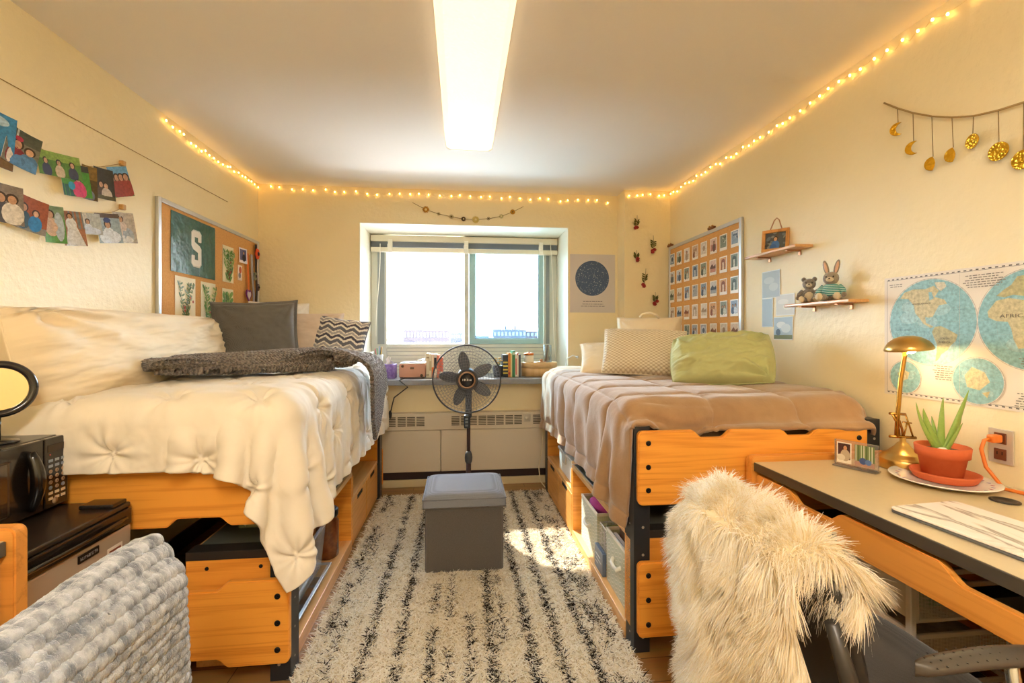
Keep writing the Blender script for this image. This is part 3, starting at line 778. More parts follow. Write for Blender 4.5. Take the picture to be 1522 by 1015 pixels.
sage = weave('sage_fabric', '#b9bfa6', '#d3d7c2', 60, 0.9, 0.001); ivory_ink = flat('#e9e7d6')
def fabric_bin(x0, x1, y0, y1, z0, z1, label):
    t = thing('fabric_bin', label, 'fabric bin', ((x0 + x1) / 2, (y0 + y1) / 2, z0), 'sage fabric bins in the right cubby')
    m = MB(); th = 0.006
    for a in ((x0, x0 + th, y0, y1), (x1 - th, x1, y0, y1), (x0 + th, x1 - th, y0, y0 + th), (x0 + th, x1 - th, y1 - th, y1)): m.bx(a[0], a[1], a[2], a[3], z0, z1, 0, 0.002)
    m.bx(x0 + th, x1 - th, y0 + th, y1 - th, z0, z0 + th)
    fr = (Vector((x0, y1, z0)), Vector((0, -1, 0)), Vector((0, 0, 1)), Vector((-1, 0, 0)))
    fr2 = (Vector((x0, y0, z0)), Vector((1, 0, 0)), Vector((0, 0, 1)), Vector((0, -1, 0)))
    for f, W in ((fr, y1 - y0), (fr2, x1 - x0)):
        nc = max(2, int(W / 0.05))
        for i in range(nc):
            c0 = W * i / nc; c1 = W * (i + 1) / nc; cm = (c0 + c1) / 2
            for k in range(int((z1 - z0 - 0.03) / 0.018)):
                z = 0.008 + k * 0.018
                m.ink(f, [(c0, z + 0.012), (cm, z), (cm, z + 0.004), (c0, z + 0.016)], 2, 1); m.ink(f, [(cm, z), (c1, z + 0.012), (c1, z + 0.016), (cm, z + 0.004)], 2, 1)
    m.build('bin_body', [sage, ivory_ink], t)
    r = MB()
    for a in ((x0 - 0.002, x0 + th + 0.002, y0 - 0.002, y1 + 0.002), (x1 - th - 0.002, x1 + 0.002, y0, y1), (x0, x1, y0 - 0.002, y0 + th + 0.002), (x0, x1, y1 - th - 0.002, y1 + 0.002)): r.bx(a[0], a[1], a[2], a[3], z1 - 0.012, z1 + 0.002, 0, 0.002)
    r.build('trim', mat('bin_trim', '#efece0', 0.8), t)
    yc = (y0 + y1) / 2
    MB().tube([(x0 - 0.002, yc - 0.05, z0 + (z1 - z0) * 0.62), (x0 - 0.016, yc - 0.035, z0 + (z1 - z0) * 0.56), (x0 - 0.018, yc, z0 + (z1 - z0) * 0.54), (x0 - 0.016, yc + 0.035, z0 + (z1 - z0) * 0.56), (x0 - 0.002, yc + 0.05, z0 + (z1 - z0) * 0.62)], 0.009, 8).build('handle', mat('bin_handle', '#e6e4d8', 0.8), t)
    return t
fabric_bin(0.70, 0.99, 2.33, 2.64, 0.063, 0.315, 'sage chevron fabric bin holding magenta clothes in the right cubby')
fabric_bin(0.70, 0.99, 1.86, 2.17, 0.063, 0.315, 'sage chevron fabric bin full of papers next to the bed post')
def heap(name, label, cat, c, r, mt, seed, n=40):
    a = np.linspace(0, 2 * PI, n); p = np.linspace(0.02, PI - 0.02, n // 2)
    A, Pp = np.meshgrid(a, p); d = 1 + 0.35 * fbm(A * 1.6 / 1.0 + seed, Pp * 2.2, seed) * np.sin(Pp)
    d[:, -1] = d[:, 0]
    X = np.stack([c[0] + r[0] * d * np.sin(Pp) * np.cos(A), c[1] + r[1] * d * np.sin(Pp) * np.sin(A), c[2] - r[2] * d * np.cos(Pp)], -1)
    return tag(MB().grid(X).build(name, mt), label, cat)
heap('folded_clothes', 'magenta clothes heaped in the sage bin', 'clothes', (0.84, 2.48, 0.30), (0.125, 0.135, 0.055), mat('magenta_cloth', '#b3388d', 0.85, bump=(25, 0.5, 0.01)), 3)
heap('folded_clothes', 'plum garment under the magenta clothes in the sage bin', 'clothes', (0.86, 2.50, 0.245), (0.115, 0.13, 0.045), mat('plum_cloth', '#7d2a4b', 0.85, bump=(25, 0.5, 0.01)), 5)
cols = ['#d8d4cd', '#6c5a56', '#b7a79c', '#45423f', '#e6e2da', '#8a97a6', '#c25b6a', '#d9d2c0']
for k in range(8):
    x = 0.725 + k * 0.031
    tag(MB().bx(x, x + 0.016, 1.885, 2.145, 0.07, 0.30 + 0.012 * ((k * 5) % 3), 0, 0.001).build('magazine', mat('cover_' + cols[k][1:], cols[k], 0.4)), '%s magazine standing in the paper-filled sage bin' % ['outermost pale', 'second brown', 'tan third', 'charcoal', 'ivory', 'blue grey', 'rose', 'innermost buff'][k], 'magazine', 'magazines in the fabric bin')
heap('pink_scarf', 'hot pink cloth laid over the papers by the bed post', 'cloth', (0.80, 1.93, 0.343), (0.075, 0.05, 0.018), mat('hot_pink', '#d3265f', 0.8), 8, 24)
t = thing('wire_basket', 'white wire basket standing between the two sage bins', 'basket', (0.84, 2.25, 0.063))
m = MB(); 
for i in range(9):
    z = 0.068 + i * 0.026
    m.tube([(0.712, 2.19, z), (0.712, 2.315, z), (0.96, 2.315, z), (0.96, 2.19, z)], 0.0016, 5, 0, True)
for k in range(6): m.tube([(0.712, 2.19 + k * 0.025, 0.066), (0.712, 2.19 + k * 0.025, 0.28)], 0.0016, 5)
for k in range(9): m.tube([(0.72 + k * 0.03, 2.19, 0.28), (0.72 + k * 0.03, 2.19, 0.066), (0.72 + k * 0.03, 2.315, 0.066), (0.72 + k * 0.03, 2.315, 0.28)], 0.0016, 5)
m.build('wires', mat('wire_white', '#f2f0ea', 0.35), t)
MB().tube([(0.712, 2.19, 0.281), (0.712, 2.315, 0.281), (0.96, 2.315, 0.281), (0.96, 2.19, 0.281)], 0.003, 6, 0, True).build('rim', mat('wire_white', '#f2f0ea', 0.35), t)
tag(MB().bx(0.74, 0.93, 2.215, 2.30, 0.072, 0.27, 0, 0.004).build('picture_book', mat('book_green', '#4c8a4a', 0.4, mottle=(18, '#d7b440', 0.9))), 'green and yellow booklet standing in the white wire basket', 'book')
m = MB(); m.bx(0.684, 0.704, 2.185, 2.32, 0.064, 0.175, 0, 0.002)
fr = (Vector((0.684, 2.32, 0.064)), Vector((0, -1, 0)), Vector((0, 0, 1)), Vector((-1, 0, 0)))
for y0_, y1_, z0_, z1_ in ((0.02, 0.10, 0.07, 0.078), (0.03, 0.115, 0.05, 0.056), (0.015, 0.06, 0.03, 0.036)): m.ink(fr, rect(y0_, y1_, z0_, z1_), 2, 1)
tag(m.build('slate_book', [mat('cover_slate', '#5d6b80', 0.4), flat('#c9cfd6')]), 'slate blue hardback leaning in front of the wire basket', 'book')
t = thing('storage_box', 'white storage box with a clip lid on the right drawer cabinet', 'storage box', (0.82, 3.0, 0.30))
MB().bx(0.69, 0.95, 2.83, 3.22, 0.301, 0.44, 0, 0.012, 3).build('box_body', mat('white_plastic', '#eef1f3', 0.3), t)
MB().bx(0.682, 0.958, 2.822, 3.228, 0.441, 0.46, 0, 0.006).build('lid', mat('white_lid', '#dfe6ea', 0.3), t)
MB().bx(0.676, 0.69, 2.98, 3.06, 0.39, 0.462, 0, 0.003).build('clip', mat('clip_grey', '#c3ccd2', 0.3), t)

# ================================================================== bedding
def comforter_left():
    n_x, n_y = 74, 108
    x0, x1, y0, y1 = -1.605, -0.20, 1.39, 3.70
    u = np.linspace(x0, x1, n_x); v = np.linspace(y0, y1, n_y)
    X, Y = np.meshgrid(u, v); du = u[1] - u[0]
    cut = 0.105 * (1 - sm3(-0.90, -0.50, u))         # hangs lower towards the aisle corner
    Yf = y1 - (y1 - Y) * ((y1 - y0 - cut) / (y1 - y0))[None, :]; dv = (y1 - y0 - cut) / (n_y - 1)
    P = np.stack([X, Yf, 1.07 + 0.015 * fbm(X * 5, Y * 5, 2)], -1)
    boxes = [((-1.11, 2.685, 0.515), (0.515, 1.005, 0.505), 0.08)]
    def walls(Q):
        Q[..., 0] = np.maximum(Q[..., 0], XL + 0.012); Q[..., 1] = np.minimum(Q[..., 1], YB - 0.02); return Q
    pin = (X < -0.74) & (Yf > 1.86); P[pin, 2] = 1.028
    P = drape(P, du, dv, boxes, steps=110, iters=26, bend=0.35, floor=0.02, extra=walls, fric=0.8, pin=pin, pin_until=999)
    k = 4; P = upsample(P, k)
    a, b = P.shape[:2]
    S = np.linspace(x0, x1, b)[None, :] * np.ones((a, 1)); T = np.linspace(y0, y1, a)[:, None] * np.ones((1, b))
    N = grid_normals(P); N[N[..., 2] < -0.2] *= 1
    h = 0.014 + 0.020 * fbm(S * 3.0, T * 3.0, 5) * 2
    sp = 0.30
    for i in range(-1, 7):
        for j in range(-1, 10):
            cx = x0 + 0.12 + sp * i + (sp / 2 if j % 2 else 0); cy_ = y0 + 0.06 + sp * 0.8 * j
            r_ = np.random.RandomState(i * 31 + j * 7 + 900); cx += r_.uniform(-.02, .02); cy_ += r_.uniform(-.02, .02)
            dx = S - cx; dy = T - cy_; d = np.hypot(dx, dy); th = np.arctan2(dy, dx); m = d < 0.24
            ph = r_.uniform(0, 6.28)
            ridg = np.sin(5 * th + ph) + 0.6 * np.sin(9 * th + 2.1 * ph + d * 8) + 0.4 * np.sin(13 * th - ph)
            h = h - np.where(m, 0.030 * np.exp(-(d / 0.035) ** 2), 0) + np.where(m, 0.0085 * ridg * (1 - np.exp(-(d / 0.012) ** 2)) * np.exp(-(d / 0.075) ** 1.6), 0)
            h = h + np.where(d < 0.02, 0.008 * np.exp(-(d / 0.008) ** 2), 0)
    h = h + 0.006 * fbm(S * 14 + T * 3, T * 9, 9) + 0.022 * (0.25 - np.abs(fbm(S * 4.5 + 0.6 * T, T * 5.5, 21))) + 0.010 * (0.25 - np.abs(fbm(S * 9 - 3 * T, T * 12, 23)))
    P = P + N * h[..., None]
    P[..., 0] = np.maximum(P[..., 0], XL + 0.006)
    o = sheet_obj('comforter', P, mat('white_cotton', '#e9e1d2', 0.85, bump=(220, 0.15, 0.001), sheen=0.15), None, 0.012, off=-1)
    tag(o, 'white pinch-pleated comforter hanging over the corner of the left bed', 'comforter')
    return P
PL = comforter_left()

def comforter_right():
    n_x, n_y = 78, 100
    x0, x1, y0, y1 = 0.275, 1.735, 1.67, 3.72
    u = np.linspace(x0, x1, n_x); v = np.linspace(y0, y1, n_y)
    X, Y = np.meshgrid(u, v); du = u[1] - u[0]; dv = v[1] - v[0]
    cut = 0.155 * (1 - sm3(0.72, 0.80, u))          # the corner is tucked in behind the post
    Yc = y1 - (y1 - Y) * ((y1 - y0 - cut) / (y1 - y0))[None, :]; dv = (y1 - y0 - cut) / (n_y - 1)
    P = np.stack([X, Yc, 1.03 + 0.01 * fbm(X * 5, Y * 5, 3)], -1)
    boxes = [((1.19, 2.72, 0.50), (0.545, 0.935, 0.475), 0.08), ((0.705, 1.775, 0.45), (0.05, 0.062, 0.452), 0.015), ((1.19, 1.735, 0.45), (0.50, 0.03, 0.43), 0.012)]
    def walls(Q):
        Q[..., 0] = np.minimum(Q[..., 0], XR - 0.02); Q[..., 1] = np.minimum(Q[..., 1], YB - 0.02); return Q
    pin = (X > 0.78) & (Yc > 1.92); P[pin, 2] = 0.98
    P = drape(P, du, dv, boxes, steps=110, iters=26, bend=0.3, floor=0.02, extra=walls, fric=0.8, pin=pin, pin_until=999)
    P = upsample(P, 4); a, b = P.shape[:2]
    S = np.linspace(x0, x1, b)[None, :] * np.ones((a, 1)); T = np.linspace(y0, y1, a)[:, None] * np.ones((1, b))
    N = grid_normals(P)
    W = 0.02 * fbm(S * 2.5, T * 2.5, 4)
    q = 0.36; r_ = 0.30
    dT = np.abs(((T + W * 1.2 - y0 - 0.30) / r_ + 0.5) % 1 - 0.5) * r_
    dS = np.abs(((S + W - x0 - 0.42) / q + 0.5) % 1 - 0.5) * q
    dm = np.minimum(dT, dS)
    h = 0.013 * (1 - np.exp(-(dm / 0.03) ** 1.3)) - 0.003 * np.exp(-(dm / 0.004) ** 2) + 0.012 * fbm(S * 4, T * 4, 6) + 0.004 * fbm(S * 16, T * 10, 7)
    hang = sm3(0.62, 0.50, S); h = h + hang * 0.010 * np.sin(T * 26 + 3 * fbm(S * 3, T * 2, 8))
    P = P + N * h[..., None]
    P[..., 0] = np.minimum(P[..., 0], XR - 0.008)

    m = mat('brown_plush', '#a5835f', 0.95, bump=(90, 0.3, 0.003), mottle=(9, '#93714f', 0.7), sheen=0.45)
    o = sheet_obj('comforter', P, m, None, 0.016, off=-1)
    tag(o, 'brown plush quilted comforter covering the right bed', 'comforter')
    return P
PR = comforter_right()

def throw():
    """rumpled grey throw laid across the left bed and down its aisle side"""
    n_u, n_v = 40, 96
    A = Vector((-1.36, 2.12)); B = Vector((-0.60, 2.86)); L = 1.26; Wd = 0.46
    d = (B - A).normalized(); nrm = Vector((-d.y, d.x))
    U, V = np.meshgrid(np.linspace(-0.5, 0.5, n_u), np.linspace(0, 1, n_v))
    squeeze = 0.66
    P = np.stack([A.x + d.x * V * L + nrm.x * U * Wd * squeeze, A.y + d.y * V * L + nrm.y * U * Wd * squeeze, 1.14 + 0.03 * np.cos(U * 16 + 2 * np.sin(V * 5)) + 0 * U], -1)
    boxes = [((-1.11, 2.705, 0.54), (0.575, 1.02, 0.545), 0.08)]
    pin = (V < 0.66); P[pin, 2] = 1.078 + 0.045 * np.cos(U[pin] * 14 + 2 * np.sin(V[pin] * 5)) * np.clip((V[pin] + .3), 0, 1)
    P = drape(P, Wd / (n_u - 1), L / (n_v - 1), boxes, steps=70, iters=10, bend=0.25, fric=0.9, pin=pin, pin_until=999)
    P = upsample(P, 4); a, b = P.shape[:2]; N = grid_normals(P)
    if N[a // 3, b // 2, 2] < 0: N = -N
    S = np.linspace(0, Wd, b)[None, :] * np.ones((a, 1)); T = np.linspace(0, L, a)[:, None] * np.ones((1, b))
    g = 0.016
    h = 0.0045 * np.abs(np.sin(PI * (S + T) / g) * np.sin(PI * (S - T) / g)) + 0.035 + 0.02 * fbm(S * 6, T * 4, 3)
    P = P + N * h[..., None]
    o = sheet_obj('throw_blanket', P, weave('grey_knit', '#57504c', '#8a8078', 90, 0.95, 0.003, 'cell'), None, 0.02, off=-1)
    tag(o, 'dark grey waffle throw lying across the white comforter', 'blanket')
throw()

def pillow(name, label, center, size, rot, mt, wr=0.006, seed=1, flange=0.0, flange_m=None, group=None, n=56, corner=0.06, pw=0.42, rnd_=0.0):
    """two bulging faces joined at the seam; local x width, z height, -y front"""
    u = np.linspace(-1, 1, n); U, V = np.meshgrid(u, u)
    e = np.clip((1 - np.abs(U) ** 2.4) * (1 - np.abs(V) ** 2.4), 0, 1) ** pw
    X = size[0] / 2 * U * (1 - corner * (1 - V ** 2)); Z = size[1] / 2 * V * (1 - corner * (1 - U ** 2))
    X = X * np.sqrt(1 - rnd_ * V ** 2 / 2); Z = Z * np.sqrt(1 - rnd_ * U ** 2 / 2)
    r = np.hypot(U, V)
    wrk = wr * (fbm(U * 3 + seed, V * 3, seed) * 2 + 0.8 * np.sin(9 * np.arctan2(V - 0.9, U + 0.9) + seed) * np.exp(-((U + 0.9) ** 2 + (V - 0.9) ** 2) / 0.6) + 0.8 * np.sin(8 * np.arctan2(V + 0.9, U - 0.9) + seed) * np.exp(-((U - 0.9) ** 2 + (V + 0.9) ** 2) / 0.6) + 0.7 * np.sin(10 * np.arctan2(V - 0.95, U - 0.95)) * np.exp(-((U - 0.95) ** 2 + (V - 0.95) ** 2) / 0.5)) * np.clip(e * 2, 0, 1)
    wrk = wrk + wr * 1.6 * (0.22 - np.abs(fbm(U * 2.2 + seed * 3, V * 3.5 - U, seed + 40))) * np.clip(e * 2, 0, 1)
    T = size[2] / 2 * e
    F = np.stack([X, -(T + wrk), Z + 0.01 * fbm(U * 2, V * 2 + seed, seed + 3)], -1); Bk = np.stack([X, T - wrk * 0.5, F[..., 2]], -1)
    M = Matrix.Translation(center) @ rot.to_4x4()
    m = MB(M); m.grid(F, 0); m.grid(Bk, 0, True, True)
    mats = [mt]
    base = (M @ Vector((0, 0, -size[1] / 2)))
    t = thing(name, label, 'pillow', base, group)
    o = m.build('cushion', mats, t)
    lay = o.data.uv_layers.new(name='UVMap'); UV = np.concatenate([np.stack([U, V], -1).reshape(-1, 2)] * 2) * 0.5 + 0.5
    li = np.zeros(len(o.data.loops), dtype=np.int32); o.data.loops.foreach_get('vertex_index', li); lay.data.foreach_set('uv', UV[li].ravel().astype(np.float32))
    ring = []
    for k in range(n): ring.append((X[0, k], 0, F[0, k, 2]))
    for k in range(1, n): ring.append((X[k, -1], 0, F[k, -1, 2]))
    for k in range(n - 2, -1, -1): ring.append((X[-1, k], 0, F[-1, k, 2]))
    for k in range(n - 2, 0, -1): ring.append((X[k, 0], 0, F[k, 0, 2]))
    if flange:
        f = MB(M); vs = []; k = len(ring)
        for (x, y, z) in ring: vs += [(x * 0.985, 0.004, z * 0.985), (x * (1 + 2 * flange / size[0]), 0.0, z * (1 + 2 * flange / size[1])), (x * 0.985, -0.004, z * 0.985)]
        fs = []
        for i in range(k):
            j = (i + 1) % k; fs += [(3 * i, 3 * j, 3 * j + 1, 3 * i + 1), (3 * i + 1, 3 * j + 1, 3 * j + 2, 3 * i + 2)]
        f._add(vs, fs, 0, True); f.build('flange', flange_m or mt, t)
    else:
        MB(M).tube([(x, y, z) for x, y, z in ring], 0.0035, 6, 0, True).build('seam', flange_m or mt, t)
    return t
def RZX(z, x, y=0): return Matrix.Rotation(math.radians(z), 3, 'Z') @ Matrix.Rotation(math.radians(x), 3, 'X') @ Matrix.Rotation(math.radians(y), 3, 'Y')
cream_c = mat('cream_cotton', '#ead9ba', 0.85, bump=(180, 0.15, 0.001), sheen=0.1)
pillow('body_pillow', 'long cream body pillow leaning on the left wall', (-1.475, 2.32, 1.165), (1.30, 0.38, 0.26), RZX(90, -14), cream_c, 0.026, 4, corner=0.02, pw=0.36, n=90, rnd_=0.12)
pillow('square_pillow', 'charcoal grey square pillow at the end of the long cream pillow', (-1.285, 3.06, 1.245), (0.46, 0.42, 0.16), RZX(18, -14, -3), weave('charcoal_linen', '#5a5753', '#74716b', 150, 0.95, 0.0008), 0.007, 2, 0.018)
pillow('sham_pillow', 'pinkish cream pillow between the charcoal and the zigzag pillows', (-1.12, 3.46, 1.235), (0.52, 0.36, 0.16), RZX(8, -16), mat('blush_cotton', '#dcc8b4', 0.85, bump=(180, 0.15, 0.001)), 0.008, 6)
pillow('sham_pillow', 'white pillow standing in the far left corner behind the charcoal one', (-1.37, 3.68, 1.29), (0.42, 0.42, 0.14), RZX(30, -10), mat('white_pillow', '#ece7de', 0.85), 0.008, 8)
# zigzag pillow
zz = base_mat('zigzag_cloth', '#e8e0d2', 0.9); MATS['zigzag_cloth'] = zz; t = NT(zz)
uvn = t.new('ShaderNodeUVMap'); sp_ = t.new('ShaderNodeSeparateXYZ'); t.link(uvn.outputs[0], sp_.inputs[0])
nz = t.new('ShaderNodeTexNoise', Scale=55.0, Detail=1.0); t.link(uvn.outputs[0], nz.inputs['Vector'])
pp = t.new('ShaderNodeMath', operation='PINGPONG'); pp.inputs[1].default_value = 0.125; t.link(sp_.outputs['X'], pp.inputs[0])
sc_ = t.new('ShaderNodeMath', operation='MULTIPLY_ADD'); sc_.inputs[1].default_value = 0.75; t.link(pp.outputs[0], sc_.inputs[0]); t.link(sp_.outputs['Y'], sc_.inputs[2])
a1 = t.new('ShaderNodeMath', operation='MULTIPLY_ADD'); a1.inputs[1].default_value = 0.07; t.link(nz.outputs['Fac'], a1.inputs[0]); t.link(sc_.outputs[0], a1.inputs[2])
fr_ = t.new('ShaderNodeMath', operation='MULTIPLY'); fr_.inputs[1].default_value = 2.9; t.link(a1.outputs[0], fr_.inputs[0])
fr2 = t.new('ShaderNodeMath', operation='FRACT'); t.link(fr_.outputs[0], fr2.inputs[0])
rp = t.new('ShaderNodeValToRGB'); rp.color_ramp.interpolation = 'CONSTANT'; t.link(fr2.outputs[0], rp.inputs[0])
els = rp.color_ramp.elements; els[0].position = 0; els[0].color = srgb('#6a6a74'); els[1].position = 0.26; els[1].color = srgb('#ece6da')
for p_, c_ in ((0.42, '#4b4a58'), (0.62, '#ece6da'), (0.72, '#a9a6a6'), (0.9, '#ece6da')):
    e_ = els.new(p_); e_.color = srgb(c_)
t.link(rp.outputs[0], t.n['Principled BSDF'].inputs['Base Color'])
pillow('zigzag_pillow', 'zigzag patterned pillow at the window end of the left bed', (-0.87, 3.44, 1.225), (0.37, 0.30, 0.14), RZX(4, -20, 9), zz, 0.004, 3)
# right bed
knob = base_mat('waffle_cream', '#e9dcc2', 0.9); MATS['waffle_cream'] = knob; t = NT(knob)
uvn = t.new('ShaderNodeUVMap'); mp = t.new('ShaderNodeMapping'); mp.inputs['Rotation'].default_value = (0, 0, PI / 4); mp.inputs['Scale'].default_value = (24, 24, 1); t.link(uvn.outputs[0], mp.inputs[0])
ck = t.new('ShaderNodeTexVoronoi', Scale=1.0); ck.inputs['Randomness'].default_value = 0.0; ck.voronoi_dimensions = '2D'; t.link(mp.outputs[0], ck.inputs['Vector'])
rp = t.new('ShaderNodeValToRGB'); rp.color_ramp.elements[0].color = srgb('#f1e6cf'); rp.color_ramp.elements[0].position = 0.2; rp.color_ramp.elements[1].color = srgb('#b9a480'); rp.color_ramp.elements[1].position = 0.68
t.link(ck.outputs['Distance'], rp.inputs[0]); t.link(rp.outputs[0], t.n['Principled BSDF'].inputs['Base Color'])
bp = t.new('ShaderNodeBump', Strength=0.8, Distance=0.006); bp.invert = True; t.link(ck.outputs['Distance'], bp.inputs['Height']); t.link(bp.outputs[0], t.n['Principled BSDF'].inputs['Normal'])
pillow('textured_pillow', 'cream waffle textured pillow leaning at the head of the right bed', (1.17, 2.86, 1.135), (0.54, 0.34, 0.18), RZX(-22, -30, 2), knob, 0.004, 5, rnd_=0.16)
bk = pillow('backrest_pillow', 'cream reading pillow with a top handle behind the waffle pillow', (1.34, 3.20, 1.20), (0.46, 0.36, 0.22), RZX(-30, -12), cream_c, 0.005, 9)
MB().tube([(1.27, 3.18, 1.372), (1.29, 3.17, 1.395), (1.33, 3.15, 1.402), (1.37, 3.13, 1.39), (1.39, 3.12, 1.365)], 0.009, 8).build('handle', cream_c, bk)
pillow('sham_pillow', 'cream pillow lying flat at the window side under the waffle pillow', (1.07, 3.10, 1.08), (0.5, 0.34, 0.13), RZX(-15, -55), cream_c, 0.006, 11)
pillow('green_pillow', 'sage green pillow with a rumpled case on the brown comforter', (1.385, 2.34, 1.115), (0.52, 0.31, 0.23), RZX(-33, -34, -4), mat('sage_cotton', '#b9bc84', 0.8, bump=(160, 0.15, 0.001), sheen=0.1), 0.026, 7, corner=0.02, n=80, pw=0.5, rnd_=0.32)
# ================================================================== things on the left wall
ORD = ['first', 'second', 'third', 'fourth', 'fifth', 'sixth', 'seventh', 'eighth', 'ninth', 'tenth', 'eleventh', 'twelfth']
XV, YV, ZV = Vector((1, 0, 0)), Vector((0, 1, 0)), Vector((0, 0, 1))
def frame_left(y, z, x=XL + 0.004, tilt=0.0):
    """origin on the left wall; U runs towards the window, V up, N into the room"""
    c, s = math.cos(tilt), math.sin(tilt)
    return (Vector((x, y, z)), YV * c + ZV * s, ZV * c - YV * s, XV.copy())
def frame_right(y, z, x=XR - 0.004, tilt=0.0):
    """origin on the right wall; U runs from the window towards the camera, V up"""
    c, s = math.cos(tilt), math.sin(tilt)
    return (Vector((x, y, z)), -YV * c + ZV * s, ZV * c + YV * s, -XV)
def frame_back(x, z, y=YB - 0.004, tilt=0.0):
    c, s = math.cos(tilt), math.sin(tilt)
    return (Vector((x, y, z)), XV * c + ZV * s, ZV * c - XV * s, -YV)
class Print:
    """a flat print: paper with layered ink shapes, optionally curling away from the wall"""
    def __init__(self, fr, w, h, paper='#f4f1ea', th=0.0012, curl=0.0, rough=0.45, photo=False):
        self.fr = fr; self.w = w; self.h = h; self.mats = [mat('paper_' + paper[1:], paper, rough)]; self.mb = MB(); self.curl = curl; self.th = th; self.n = 0; self.step = 0.00012; self.photo = photo
        N = fr[3]
        nx = 9 if curl else 2; xs = np.linspace(-w / 2, w / 2, nx)
        top = [self.p(x, y, 0) for y in (-h / 2, h / 2) for x in xs]; bot = [self.p(x, y, -th) for y in (-h / 2, h / 2) for x in xs]
        k = nx; fs = []
        for i in range(nx - 1): fs += [(i, i + 1, k + i + 1, k + i), (2 * k + i + 1, 2 * k + i, 3 * k + i, 3 * k + i + 1), (i + 1, i, 2 * k + i, 2 * k + i + 1), (k + i, k + i + 1, 3 * k + i + 1, 3 * k + i)]
        fs += [(0, k, 3 * k, 2 * k), (k - 1, 2 * k + k - 1, 3 * k + k - 1, 2 * k - 1)]
        self.mb._add(top + bot, fs, 0)
    def p(self, x, y, d):
        o, U, V, N = self.fr
        return o + U * x + V * y + N * (d + self.th + self.curl * ((x / self.w + 0.5) ** 2 + 0.3 * (0.5 - y / self.h)))
    def mi(self, col):
        m = (photo_ink(col) if self.photo else flat(col)) if isinstance(col, str) else col
        if m not in self.mats: self.mats.append(m)
        return self.mats.index(m)
    def poly(self, pts, col):
        self.n += 1; d = self.step * self.n + 0.0002
        w, h = self.w / 2, self.h / 2
        if self.curl and len(pts) == 4:
            # subdivide quads across so that they follow the curl
            a, b, c, e = [np.array(q, float) for q in pts]; K = 6
            for i in range(K):
                t0, t1 = i / K, (i + 1) / K
                q = [a + (b - a) * t0, a + (b - a) * t1, e + (c - e) * t1, e + (c - e) * t0]
                self.mb._add([self.p(np.clip(x, -w, w), np.clip(y, -h, h), d) for x, y in q], [(0, 1, 2, 3)], self.mi(col))
        elif self.curl:
            cx = sum(p[0] for p in pts) / len(pts); cyy = sum(p[1] for p in pts) / len(pts)
            vs = [self.p(np.clip(cx, -w, w), np.clip(cyy, -h, h), d)] + [self.p(np.clip(x, -w, w), np.clip(y, -h, h), d) for x, y in pts]
            self.mb._add(vs, [(0, i + 1, (i + 1) % len(pts) + 1) for i in range(len(pts))], self.mi(col))
        else:
            self.mb._add([self.p(np.clip(x, -w, w), np.clip(y, -h, h), d) for x, y in pts], [tuple(range(len(pts)))], self.mi(col))
        return self
    def rect(self, x0, x1, y0, y1, col): return self.poly(rect(x0, x1, y0, y1), col)
    def ell(self, cx, cy, rx, ry, col, n=14, rot=0): return self.poly(ellipse(cx, cy, rx, ry, n, rot), col)
    def text(self, s, size, x, y, col, sx=1.0):
        o, U, V, N = self.fr; self.n += 1
        text_mb(s, size, (self.p(x, y, 0.0003 + self.step * self.n), U, V, N), 0.0002, self.mi(col), self.mb, sx=sx); return self
    def person(self, cx, base, hgt, top, skin='#c99b78', hair='#3b2a20'):
        """a tiny printed figure, waist up"""
        r = hgt * 0.13
        self.ell(cx, base + hgt * 0.80, r * 1.25, r * 1.45, hair); self.ell(cx, base + hgt * 0.28, r * 2.2, hgt * 0.40, top)
        self.ell(cx, base + hgt * 0.77, r * 0.85, r * 1.15, skin); return self
    def done(self, name, parent=None): return self.mb.build(name, self.mats, parent)

def peg(y, z, label):
    t = tag(MB().bx(XL, XL + 0.022, y - 0.011, y + 0.011, z - 0.013, z + 0.013, 0, 0.004).build('wall_peg', wood('peg_wood', '#c79a5c', '#a67a3f', 0)), label, 'peg', 'wooden pegs on the left wall')
peg(2.394, 2.068, 'small wooden peg at the end of the upper photo string'); peg(2.394, 1.859, 'small wooden peg at the end of the lower photo string')
cordm = mat('jute_cord', '#a5854f', 0.9)
pts = [(XL + 0.008, 1.50, 2.16), (XL + 0.006, 1.812, 2.153), (XL + 0.006, 2.4, 2.160), (XL + 0.006, 3.4, 2.173)]
tag(MB().tube(pts, 0.0017, 6).build('jute_line', cordm), 'thin brown cord stretched along the left wall above the photo strings', 'cord')
def sag(y0, z0, y1, z1, s, n=16): return [Vector((XL + 0.010, y0 + (y1 - y0) * k / n, z0 + (z1 - z0) * k / n - s * 4 * (k / n) * (1 - k / n))) for k in range(n + 1)]
up = [onx(a_, b_, XL + .012) for a_, b_ in ((-70, 140), (-20, 162), (16, 181), (51, 214), (86, 237), (122, 247), (150, 248), (182, 243))]
lo = [onx(a_, b_, XL + .012) for a_, b_ in ((-70, 252), (-20, 268), (22, 284), (62, 304), (86, 312), (110, 316), (140, 318), (168, 315), (182, 309))]
tag(MB().tube(up, 0.0012, 6).build('photo_string', cordm), 'upper string carrying photos on the left wall', 'string', 'strings of photos on the left wall')
tag(MB().tube(lo, 0.0012, 6).build('photo_string', cordm), 'lower string carrying photos on the left wall', 'string', 'strings of photos on the left wall')
